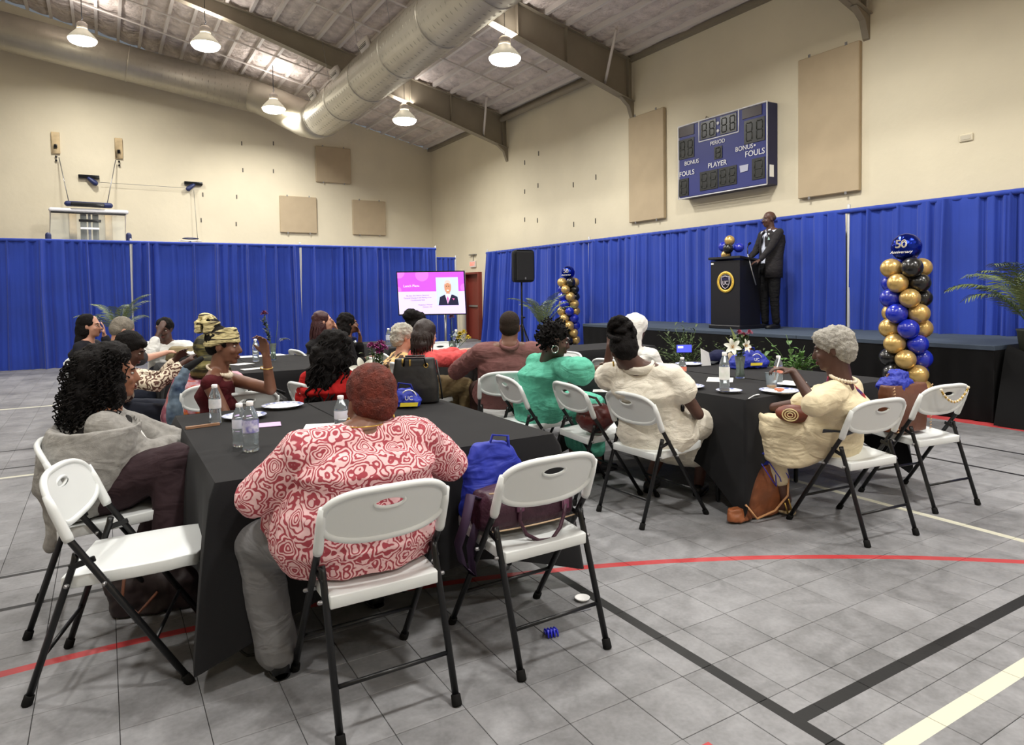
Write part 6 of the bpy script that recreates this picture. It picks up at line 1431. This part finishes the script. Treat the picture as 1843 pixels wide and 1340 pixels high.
def tvt(s_, u, v, h, m): text(s_, h, frame(tp(u, v, .004), xv, yv, zv), m, scr, ext=.0006)
tvt('Lunch Plenary', .225, .325, .064, TXT1)
tvt('His Excy. Eric Nelson, Bahamian', .29, .555, .034, TXT2); tvt('Electoral Choices in the Making of the', .29, .61, .034, TXT2); tvt('Constitutional State', .29, .665, .034, TXT2)
tvt('Moderator: Principal', .40, .78, .032, TXT2); tvt('Director, UC', .43, .83, .032, TXT2)
for s in (-.25, .25): MB().tube([tc_ + xv * s - zv * .1 + U * -.35, V((tc_.x, tc_.y, .08)) + xv * s - zv * .1], .025, 8).build('stand_post', METAL, tv)
MB().bbox(V((tc_.x, tc_.y, .05)) - zv * .1, (.9, .5, .05), .01, Matrix((xv, -zv, U)).transposed()).build('stand_base', BLACK_ST, tv, smooth=False)
MB().bbox(V((tc_.x, tc_.y, .45)) - zv * .12, (.6, .35, .03), .01, Matrix((xv, -zv, U)).transposed()).build('stand_shelf', BLACK_ST, tv, smooth=False)
# ------------------------------------------------------------------ loudspeaker on tripod
sp0 = at(940, 600, 13.4); sx_, sy_ = sp0.x, sp0.y
t = empty('speaker_stand', (sx_, sy_, 0), 'black tripod stand under the loudspeaker', 'stand')
MB().cap((sx_, sy_, .55), (sx_, sy_, 1.62), .018).build('pole', BLACK_ST, t); MB().cap((sx_, sy_, .25), (sx_, sy_, .95), .024).build('tube', BLACK_ST, t); MB().cap((sx_, sy_, .93), (sx_ + .06, sy_, .93), .016).build('knob', BLACK_ST, t)
for k in range(3):
    a = k * 2.094 + .4; l = MB().cap((sx_, sy_, .82), (sx_ + .48 * math.cos(a), sy_ + .48 * math.sin(a), .03), .012).build('leg', BLACK_ST, t); MB().cap((sx_, sy_, .3), (sx_ + .26 * math.cos(a), sy_ + .26 * math.sin(a), .38), .009).build('brace', BLACK_ST, l)
t = empty('loudspeaker', (sx_, sy_, 1.62), 'black loudspeaker box on the tripod in front of the drapes', 'loudspeaker')
rz_ = rotz(math.radians(-8)); ctr = V((sx_, sy_, 1.94))
MB().loft([(ctr + rz_ @ V((0, -.18, 0)), .20, .31), (ctr + rz_ @ V((0, -.10, 0)), .21, .32), (ctr + rz_ @ V((0, .16, 0)), .14, .31)], rz_ @ V((1, 0, 0)), U, 24, 9).build('cabinet', RUBBER, t, smooth=False)
MB().bbox(ctr + rz_ @ V((0, -.185, 0)), (.36, .02, .56), .008, rz_).build('grille', mat('speaker grille', (22, 22, 24), .7, bump=(300, .6, .003)), t, smooth=False)
MB().bbox(ctr + rz_ @ V((0, -.2, -.24)), (.03, .01, .04), .003, rz_).build('badge', METAL, t, smooth=False)
# ------------------------------------------------------------------ bags
def bagbody(name, secs, m, par, X, Y, vox=.009, disp=((.06, .012),), sm=3): b = MB(); b.loft(secs, X, Y, 24, 4); return fuse(b.build(name, m, par), vox, sm, disp)
ax = lambda a: (V((math.cos(a), math.sin(a), 0)), V((-math.sin(a), math.cos(a), 0)))
# big black handbag on the front table
q = onz(748, 724, Z0T); X_, Y_ = ax(-.42)
t = empty('black_handbag', q, 'large black leather handbag standing at the back of the front table', 'bag'); BLL = mat('black leather', (22, 22, 24), .42, bump=(60, .2, .003))
bagbody('bag_body', [(q + U * .005, .15, .075), (q + U * .10, .15, .075), (q + U * .22, .135, .055), (q + U * .285, .125, .035)], BLL, t, X_, Y_, .007, ((.08, .006),), 2)
for s in (-1, 1): MB().tube([q + X_ * -.07 + Y_ * .045 * s + U * .24, q + X_ * -.06 + Y_ * .075 * s + U * .29, q + X_ * .06 + Y_ * .075 * s + U * .29, q + X_ * .07 + Y_ * .045 * s + U * .24], .007, 8).build('handle', BLL, t)
for s in (-.075, -.03): MB().bbox(q + X_ * s - Y_ * .045 + U * .262, (.012, .012, .05), .003).build('gold_clasp', GOLD, t)
MB().tube([q + X_ * .07 - Y_ * .05 + U * .24 + (X_ * math.cos(a) + U * math.sin(a)) * .013 for a in [2 * PI * k / 12 for k in range(12)]], .003, 6, closed=True).build('ring', GOLD, t)
MB().tube([q + X_ * .135 + U * .27, q + X_ * .16 - Y_ * .03 + U * .12, q + X_ * .17 - Y_ * .02 + U * .02], .006, 6).build('strap', BLL, t)
def tote(q, a, label, w_=.13, d=.06, h=.16, crest=True, sc2=1.0, seed=1, lean=0):
    X_, Y_ = ax(a); t = empty('blue_tote', q, label, 'bag', 'royal blue tote bags')
    b = MB(); rr = random.Random(seed)
    b.loft([(q + U * .006, w_, d), (q + U * h * .35 + X_ * .01, w_ * 1.05, d * 1.1), (q + U * h * .7 + X_ * lean * .5, w_ * .85, d * .8), (q + U * h + X_ * lean, w_ * .45, d * .4)], X_, Y_, 20, 3)
    fuse(b.build('bag_body', BLUE_BAG, t), .007, 3, ((.12, .045),) if h > .25 else ((.07, .035), (.03, .006)))
    MB().tube([q + X_ * -.05 * sc2 + U * h * .8, q + X_ * -.03 - Y_ * .03 + U * (h + .04), q + X_ * .04 - Y_ * .04 + U * (h + .03), q + X_ * .06 - Y_ * .02 + U * h * .75], .008, 6, flat=.35).build('handle', BLUE_BAG, t)
    if crest:
        c = q - Y_ * (d * 1.15 + .012) + U * h * .45 + X_ * .03; z = -Y_; F4 = lambda o: frame(o, X_, U, z)
        MB().poly([c + X_ * u + U * v for u, v in ((-.055, -.035), (.05, -.035), (.055, -.012), (-.05, -.012))], .004, tuple(z)).build('yellow_print', mat('yellow print', (228, 208, 60), .6), t, smooth=False)
        MB().tube([c + X_ * (.045 * math.cos(k)) + U * (.02 + .045 * math.sin(k)) + z * .005 for k in [.2 + 2.3 * i / 10 for i in range(11)]], .004, 5).build('white_arc_print', WRITE, t); text('UC', .035, F4(c + U * .015 + z * .006), WRITE, t, ext=.002)
    return t
tote(onz(728, 733, Z0T), -.42, 'small blue tote with a yellow print lying against the black handbag', .095, .05, .115, seed=2)
tote(onz(1345, 662, Z0T), -.4, 'blue tote with a yellow mark behind the flower vase on the stage table', .17, .08, .15, seed=5, lean=.03)
# plum duffel and blue bag on the empty chair
q = V((1.50, 2.42, .462)); t = empty('plum_duffel_bag', q, 'plum quilted duffel bag lying on the seat of the empty chair', 'bag'); PLUM = mat('plum quilted nylon', (58, 24, 42), .5, bump=(45, .8, .006)); TRIM = mat('cream piping', (186, 160, 130), .6)
b = MB(); b.loft([(q + V((-.235, .0, .07)), .045, .05), (q + V((-.20, 0, .085)), .10, .08), (q + V((0, 0, .095)), .115, .095), (q + V((.17, 0, .09)), .105, .085), (q + V((.215, 0, .08)), .05, .05)], V((0, 1, 0)), U, 22, 3)
fuse(b.build('bag_body', PLUM, t), .007, 3, ((.07, .012),))
for z, y in ((.175, -.07), (.025, -.085)): MB().tube([q + V((x, y - .022 * (1 - (x / .24) ** 2), z)) for x in [-.21 + .42 * k / 14 for k in range(15)]], .0035, 6).build('piping', TRIM, t)
MB().tube([q + V((x, -.118 - .03 * math.sin(PI * (x + .09) / .22), z)) for x, z in ((-.09, .12), (-.095, .06), (-.07, .0), (-.02, -.03), (.04, -.035), (.09, .0), (.12, .05), (.13, .09))], .008, 8).build('handle', PLUM, t)
for x in (-.09, .13): MB().bbox(q + V((x, -.117, .115 if x < 0 else .09)), (.035, .012, .045), .004).build('handle_tab', mat('plum leather', (96, 52, 76), .5), t)
MB().bbox(q + V((.0, -.122, .135)), (.05, .006, .011), .002, Matrix.Rotation(.25, 3, 'Y')).build('script_badge', CHROME, t); MB().tube([q + V((.135, -.11, .10)), q + V((.12, -.115, .08)), q + V((.145, -.115, .085))], .004, 6).build('zip_pull', WRITE, t)
MB().tube([q + V((-.22, 0, .14)), q + V((-.27, -.03, .17)), q + V((-.31, -.06, .08)), q + V((-.33, -.03, -.02)), q + V((-.30, .0, -.10)), q + V((-.26, -.02, -.16)), q + V((-.25, .02, -.06)), q + V((-.22, 0, .06))], .022, 8, flat=.3).build('shoulder_strap', mat('purple webbing', (52, 34, 62), .7), t)
q = V((1.46, 2.56, .47)); t = tote(q + V((.0, .03, .0)), 0.0, 'tall blue tote standing on the chair behind the plum duffel', .17, .055, .31, False, 1, 7, -.03)
# maroon bag on chair c8
q = V((2.93, 3.72, .46)); t = empty('maroon_handbag', q, 'soft maroon leather handbag on the seat of the chair beside the mint dress', 'bag'); b = MB(); b.ell(q + V((-.02, .03, .09)), (.12, .15, .10)); b.ell(q + V((0, -.03, .12)), (.08, .12, .08)); fuse(b.build('bag_body', mat('maroon leather', (86, 32, 30), .4, bump=(40, .4, .005)), t), .009, 3, ((.06, .02),))
MB().tube([q + V((-.02, -.08, .16)), q + V((-.05, -.03, .24)), q + V((-.03, .08, .24)), q + V((0, .12, .15))], .009, 8).build('handle', mat('dark maroon', (56, 20, 22), .5), t); MB().bbox(q + V((-.128, .0, .10)), (.01, .008, .06), .002).build('zip_pull', CHROME, t)
# tan bag on the floor with blue drawstring
q = V((3.525, 2.87, 0)); t = empty('tan_leather_bag', q, 'worn tan leather bag on the floor beside the draped table corner', 'bag'); TAN = mat('worn tan leather', (132, 76, 44), .45, bump=(25, .6, .006), var=(9, .25))
X_, Y_ = ax(-.15); bagbody('bag_body', [(q + U * .01, .135, .085), (q + U * .12, .145, .09), (q + U * .24, .145, .085), (q + U * .33, .13, .07)], TAN, t, X_, Y_, .008, ((.08, .015),), 2)
b = MB(); b.loft([(q + X_ * -.20 - Y_ * .07 + U * .01, .09, .04), (q + X_ * -.21 - Y_ * .06 + U * .09, .07, .03)], X_, Y_); fuse(b.build('side_flap', TAN, t), .008, 3, ((.05, .02),))
MB().tube([q + X_ * .15 - Y_ * .11 + U * .26, q + X_ * .13 - Y_ * .125 + U * .14, q + X_ * .02 - Y_ * .13 + U * .06, q + X_ * -.12 - Y_ * .13 + U * .03, q + X_ * -.19 - Y_ * .11 + U * .12], .007, 8).build('strap', mat('pale leather strap', (190, 140, 96), .5), t)
for k, (dx, dz) in enumerate(((.10, .1), (.13, .12))): MB().tube([q + X_ * dx - Y_ * .13 + U * dz, q + X_ * (dx + .02) - Y_ * .135 + U * (dz - .07)], .005, 6).build('strap_buckle', GOLD, t)
q2 = q + U * .35 + X_ * .03; t = empty('blue_drawstring_bag', q2, 'crumpled blue drawstring bag stuffed in the top of the tan leather bag', 'bag'); b = MB(); b.ell(q2 + U * .05, (.13, .08, .05), rotz(-.15)); b.ell(q2 + U * .0, (.10, .07, .05)); fuse(b.build('bag_body', BLUE_BAG, t), .007, 2, ((.05, .04),))
for k in range(3): MB().tube([q2 + X_ * (-.08 + .06 * k) - Y_ * .075 + U * .02, q2 + X_ * (-.03 + .07 * k) - Y_ * .12 - U * .09, q2 + X_ * (.03 + .05 * k) - Y_ * .10 - U * .15, q2 + X_ * (.04 + .05 * k) - Y_ * .08 + U * .0], .006, 6, flat=.5).build('drawstring', mat('blue cord', (46, 52, 190), .6), t)
# brown leather tote on chair c6, blue bag in it, bead necklace over the chair back
q = V((4.62, 2.56, .46)); t = empty('brown_leather_tote', q, 'brown leather tote with laced edges on the rightmost white chair', 'bag'); BRN = mat('brown leather', (98, 58, 38), .45, bump=(30, .25, .004))
X_, Y_ = ax(-.1); bagbody('bag_body', [(q + U * .005, .17, .075), (q + U * .12, .18, .08), (q + U * .26, .205, .07), (q + U * .32, .20, .05)], BRN, t, X_, Y_, .008, ((.1, .008),), 2)
for s in (-1, 1):
    b = MB(); 
    for k in range(16): u = k / 15; c = q + X_ * s * (.165 + .03 * u) - Y_ * (.078 - .01 * u) + U * (.02 + .29 * u); b.tube([c - X_ * .008 - U * .004, c - Y_ * .008, c + X_ * .008 + U * .004], .003, 5)
    tag(b.build('edge_lacing', mat('tan lace', (186, 150, 112), .6), t), kind='stuff')
    MB().tube([q + X_ * s * .1 + Y_ * .05 + U * .30, q + X_ * s * .08 + Y_ * .06 + U * .38, q + X_ * s * -.02 + Y_ * .06 + U * .40], .008, 6).build('handle', BRN, t)
q = V((4.60, 2.60, .74)); t = empty('blue_tote', q, 'crumpled blue tote bundled on top of the brown leather tote', 'bag', 'royal blue tote bags'); b = MB(); b.ell(q + U * .03, (.15, .09, .07)); b.ell(q + V((.02, 0, .09)), (.08, .06, .04)); fuse(b.build('bag_body', BLUE_BAG, t), .007, 1, ((.06, .06), (.025, .02)))
cc = CH['c6']; M6 = Matrix.Translation(cc.location) @ Matrix.Rotation(cc.rotation_euler.z, 4, 'Z'); pts = [M6 @ V((-.13 + .26 * k / 30, -.245 + .0, .775 - .085 * math.sin(PI * k / 30) ** .8)) for k in range(31)]
t = empty('bead_necklace', pts[15], 'gold and pearl bead necklace looped over the rightmost chair back', 'necklace')
for i, qq in enumerate(pts): MB().ell(qq, .0075 if i % 3 else .010, None, 8, 6).build('bead', GOLD if i % 3 else PEARL, t)
# dark bag under the near left chair, khaki canvas on left table, charcoal bag by the blue one
q = onz(262, 1112, 0) + V((.05, .12, 0)); t = empty('dark_tote', q, 'dark maroon shoulder bag slumped on the floor by the near left chair', 'bag'); bagbody('bag_body', [(q + U * .01, .19, .12), (q + U * .14, .2, .12), (q + U * .28, .16, .08), (q + U * .33, .12, .05)], mat('very dark maroon', (34, 20, 22), .6), t, *ax(-.2), .01, ((.1, .05),))
MB().tube([q + V((-.12, -.13, .26)), q + V((-.14, -.16, .12)), q + V((-.08, -.17, .05)), q + V((.0, -.15, .12))], .007, 6).build('strap', mat('copper strap', (110, 66, 46), .5), t)
q = onz(345, 650, Z0T) + V((.1, .15, 0)); t = empty('khaki_canvas_bag', q, 'khaki canvas bag lying flat across the left table', 'bag'); KH = mat('khaki canvas', (128, 116, 88), .8, bump=(60, .3, .004))
bagbody('bag_body', [(q + U * .005, .34, .12), (q + U * .08, .34, .12), (q + U * .15, .30, .08)], KH, t, *ax(-.25), .012, ((.12, .03),)); MB().tube([q + V((-.28, -.13, .02)), q + V((-.26, -.16, .1)), q + V((-.18, -.18, .13)), q + V((-.10, -.19, .1)), q + V((-.06, -.18, .05))], .012, 8).build('handle', KH, t)
q = V((.78, 7.5, Z0T)); t = empty('black_case', q, 'black zipped case with white papers on it, left table', 'case'); MB().bbox(q + U * .05, (.34, .2, .09), .03, rotz(-.3)).build('case_body', RUBBER, t); b = MB(); b.ell(q + U * .12, (.1, .06, .03)); fuse(b.build('tissue', PAPER, t), .01, 1, ((.04, .03),))
# cap and small things on the stage table
q = onz(1300, 652, Z0T) + V((-.05, 0, 0)); t = empty('baseball_hat', q, 'navy and cream cap lying behind the vase on the stage table', 'cap'); NV = mat('navy cotton', (24, 28, 60), .8)
b = MB(); b.ell(q + U * .05, (.10, .10, .075)); fuse(b.build('crown', NV, t), .008, 2, ((.05, .01),)); MB().poly([q + V((-.08, -.07, .02)), q + V((-.20, -.12, .01)), q + V((-.19, .0, .01)), q + V((-.10, .03, .02))], .006, (0, 0, 1)).build('brim', mat('charcoal cotton', (50, 52, 58), .8), t); MB().ell(q + V((.06, -.085, .055)), (.04, .012, .045)).build('cream_patch', mat('cream patch', (205, 190, 160), .7), t)
q = V((4.72, 4.35, Z0T)); t = empty('napkin_stand', q, 'white card propped upright left of the flower vase', 'card'); MB().poly([q + V((-.1, .02, 0)), q + V((0, .0, 0)), q + V((-.03, 0, .12)), q + V((-.11, .02, .16))], .004, (0, 1, 0)).build('card', PAPER, t, smooth=False)
# phone on a small tripod filming
q = at(1231, 627, 6.4); t = empty('phone_on_tripod', (q.x, q.y, Z0T if False else 0), 'phone on a tripod with a lit blue and white screen, by the plants', 'phone'); X_, Y_ = ax(-.54)
MB().bbox(q, (.15, .012, .08), .004, Matrix((X_, Y_, U)).transposed()).build('phone_body', BLACK_ST, t, smooth=False); MB().box(q - Y_ * .0075 + U * .0, (.14, .002, .07), Matrix((X_, Y_, U)).transposed()).build('phone_screen', em('phone screen', (70, 80, 220), .9), t, smooth=False); MB().box(q - Y_ * .009 - X_ * .035 + U * .015, (.05, .002, .02), Matrix((X_, Y_, U)).transposed()).build('screen_highlight', em('phone white', (230, 230, 240), .9), t, smooth=False)
MB().cap(q - U * .05, V((q.x, q.y, .55)), .011).build('pole', BLACK_ST, t)
for k in range(3): a = k * 2.094; MB().cap((q.x, q.y, .56), (q.x + .28 * math.cos(a), q.y + .28 * math.sin(a), .02), .01).build('leg', BLACK_ST, t)
# jacket on the far chair, navy
q = V((2.98, 9.84, .8)); tag(fuse(MB().ell(q - U * .02, (.24, .06, .06)).ell(q + V((-.1, .02, -.2)), (.10, .05, .2)).build('navy_jacket', NV, o=q), .012, 2, ((.08, .05),)), 'navy jacket folded over the back of a far empty chair', 'jacket', None)
# floor litter
q = onz(992, 1143, 0); t = empty('hair_clip', q, 'blue plastic hair clip lying on the floor under the plum bag chair', 'clip'); BC = mat('blue plastic', (34, 40, 200), .35); MB().bbox(q + U * .018, (.058, .022, .018), .005, rotz(-.2)).build('clip_spine', BC, t)
for k in range(4):
    for s in (-1, 1): MB().tube([q + rotz(-.2) @ V((-.021 + .014 * k, .0, .026)), q + rotz(-.2) @ V((-.021 + .014 * k, s * .02, .022)), q + rotz(-.2) @ V((-.021 + .014 * k, s * .024, .004))], .004, 6).build('tooth', BC, t)
q = onz(1048, 1080, 0); t = empty('white_dish', q, 'small white round dish on the floor by the black court line', 'dish'); MB().lathe([(.02, .002), (.034, .012), (.036, .016), (.032, .016), (.02, .006), (.001, .006)], q, 24, cap=False).build('dish_wall', CAPW, t)
q = onz(1035, 1103, 0); tag(MB().tube([q + V((-.05, .03, .004)), q + V((.0, .0, .004)), q + V((.08, -.01, .004))], .0035, 6).build('pen', mat('grey pen', (120, 122, 130), .5), o=q), 'slim grey pen on the floor beside the white dish', 'pen')
# black backpack by the second table group
q = at(478, 706, 5.15); q.z = .0; t = empty('black_backpack', q, 'black backpack and coat heaped on a seat between the headwrap and red top', 'bag'); b = MB(); b.ell(q + U * .56, (.17, .14, .17)); b.ell(q + U * .25, (.15, .13, .25)); fuse(b.build('bag_body', mat('black nylon', (20, 20, 23), .6), t), .012, 2, ((.06, .05),)); MB().tube([q + V((-.1, -.1, .68)), q + V((0, -.12, .76)), q + V((.12, -.1, .70))], .012, 8).build('handle', BLACK_ST, t)
q = at(420, 1150, 2.7); q.z = 0; q = onz(470, 1180, 0) + V((0, .12, 0)); t = empty('black_purse', q, 'black purse strap and bag beside the foot of the woman in pink', 'bag'); b = MB(); b.ell(q + V((-.02, .04, .10)), (.08, .10, .10)); fuse(b.build('bag_body', BLL, t), .008, 2, ((.05, .02),)); MB().tube([q + V((-.07, -.03, .14)), q + V((-.10, -.06, .05)), q + V((-.05, -.10, .008)), q + V((.04, -.13, .008))], .006, 6).build('strap', BLL, t)
# ------------------------------------------------------------------ plants
POT = mat('dark green pot', (48, 52, 40), .6)
def palm(x, y, z, label, h=1.5, n=13, L=.8, seed=1, pot=.16, arch=1.0, ll=.17):
    t = empty('potted_palm', (x, y, z), label, 'plant', 'potted palms round the hall'); r = random.Random(seed)
    MB().lathe([(pot * .75, 0), (pot, .28), (pot * 1.06, .3), (pot * .95, .3), (pot * .9, .26), (.001, .26)], (x, y, z), 24).build('pot', POT, t)
    for k in range(n):
        a = 2 * PI * k / n + r.uniform(-.3, .3); e = r.uniform(.9, 1.35) if k % 3 else 1.45; d = V((math.cos(a), math.sin(a), 0)); Lk = L * r.uniform(.75, 1.1); base = V((x, y, z + h * .45)); N_ = 16
        st_ = [V((x, y, z + .26)) + d * .02, base + d * .04]
        for i in range(1, N_ + 1): u = i / N_; ang = e - arch * 1.25 * u * u; st_.append(st_[-1] + (d * math.cos(ang) + U * math.sin(ang)) * (Lk / N_))
        fr = MB().tube(st_, [.008] * 2 + [.006 - .0045 * i / N_ for i in range(N_)], 5).build('frond_stem', STEMG, t)
        m = MB(); s_ = d.cross(U)
        for i in range(4, len(st_)):
            tt = (st_[i] - st_[i - 1]).normalized(); up_ = s_.cross(tt); w_ = ll * math.sin(PI * min(1, (i - 2) / len(st_) * 1.0 + .08)) ** .6
            for s in (-1, 1):
                for o in (0, .5):
                    p0 = st_[i] - tt * (Lk / N_) * o; dd = (s_ * s * .8 + tt * .75 - U * .12 + V((r.uniform(-.1, .1),) * 3)).normalized(); q1 = p0 + dd * w_ * .55 ; q2 = p0 + dd * w_ - U * w_ * .22
                    wv = tt * .0075; m.add([p0 - wv * .6, p0 + wv * .6, q1 + wv, q1 - wv, q2], [(0, 1, 2, 3), (3, 2, 4)])
        tag(m.build('leaflets', PALM_LF, fr), kind='stuff')
    return t
q = at(214, 600, 13.5); palm(q.x, q.y, 0, 'feathery potted palm before the far drapes, behind the bowed group', 1.55, 13, .95, 2)
q = at(978, 600, 14.2); palm(q.x, q.y, 0, 'potted palm beside the smaller balloon column', 1.5, 12, .95, 3)
palm(8.17, 3.20, .68, 'potted palm on the covered riser at the right edge', .72, 24, .92, 4, .15, 1.15, .2)
def bush(x, y, label, h=.9, n=34, seed=1, broad=False):
    t = empty('leafy_plant', (x, y, 0), label, 'plant'); r = random.Random(seed)
    MB().lathe([(.13, 0), (.17, .26), (.18, .28), (.16, .28), (.15, .24), (.001, .24)], (x, y, 0), 20).build('pot', POT, t)
    for k in range(n):
        a = r.uniform(0, 6.28); e = r.uniform(.5, 1.45); d = V((math.cos(a) * math.cos(e), math.sin(a) * math.cos(e), math.sin(e))); L = r.uniform(.5, 1) * (h - .25); base = V((x, y, .26)); tip = base + d * L + V((0, 0, 0)); mid = base + d * L * .55 + U * .06
        st_ = MB().tube([base, mid, tip - U * .04], .0035, 5).build('stem', STEMG, t); m = MB()
        for i in range(9 if not broad else 6):
            u = .3 + .7 * i / 8; p0 = base.lerp(tip, min(u, 1)); aa = r.uniform(0, 6.28); dd = (d * .5 + V((math.cos(aa), math.sin(aa), r.uniform(-.3, .5)))).normalized(); petal(m, p0, dd, U, (.10 if broad else .08) * r.uniform(.7, 1.2), .034 if broad else .014)
        tag(m.build('leaves', mat('bright leaf', (86, 122, 62), .45, var=(8, .25)) if broad else mat('fern leaf', (66, 82, 44), .6, var=(8, .3)), st_), kind='stuff')
    return t
bush(7.15, 7.05, 'wide ferny green plant in front of the stage, left of the vase', 1.0, 40, 5); bush(7.45, 6.4, 'dark ferny plant partly behind the flower vase, before the stage', .85, 26, 6)
bush(7.3, 5.35, 'broad leaved green plant before the stage, behind the grey haired woman', .98, 22, 7, True)
for o in bpy.data.objects:
    if '_o' in o: del o['_o']
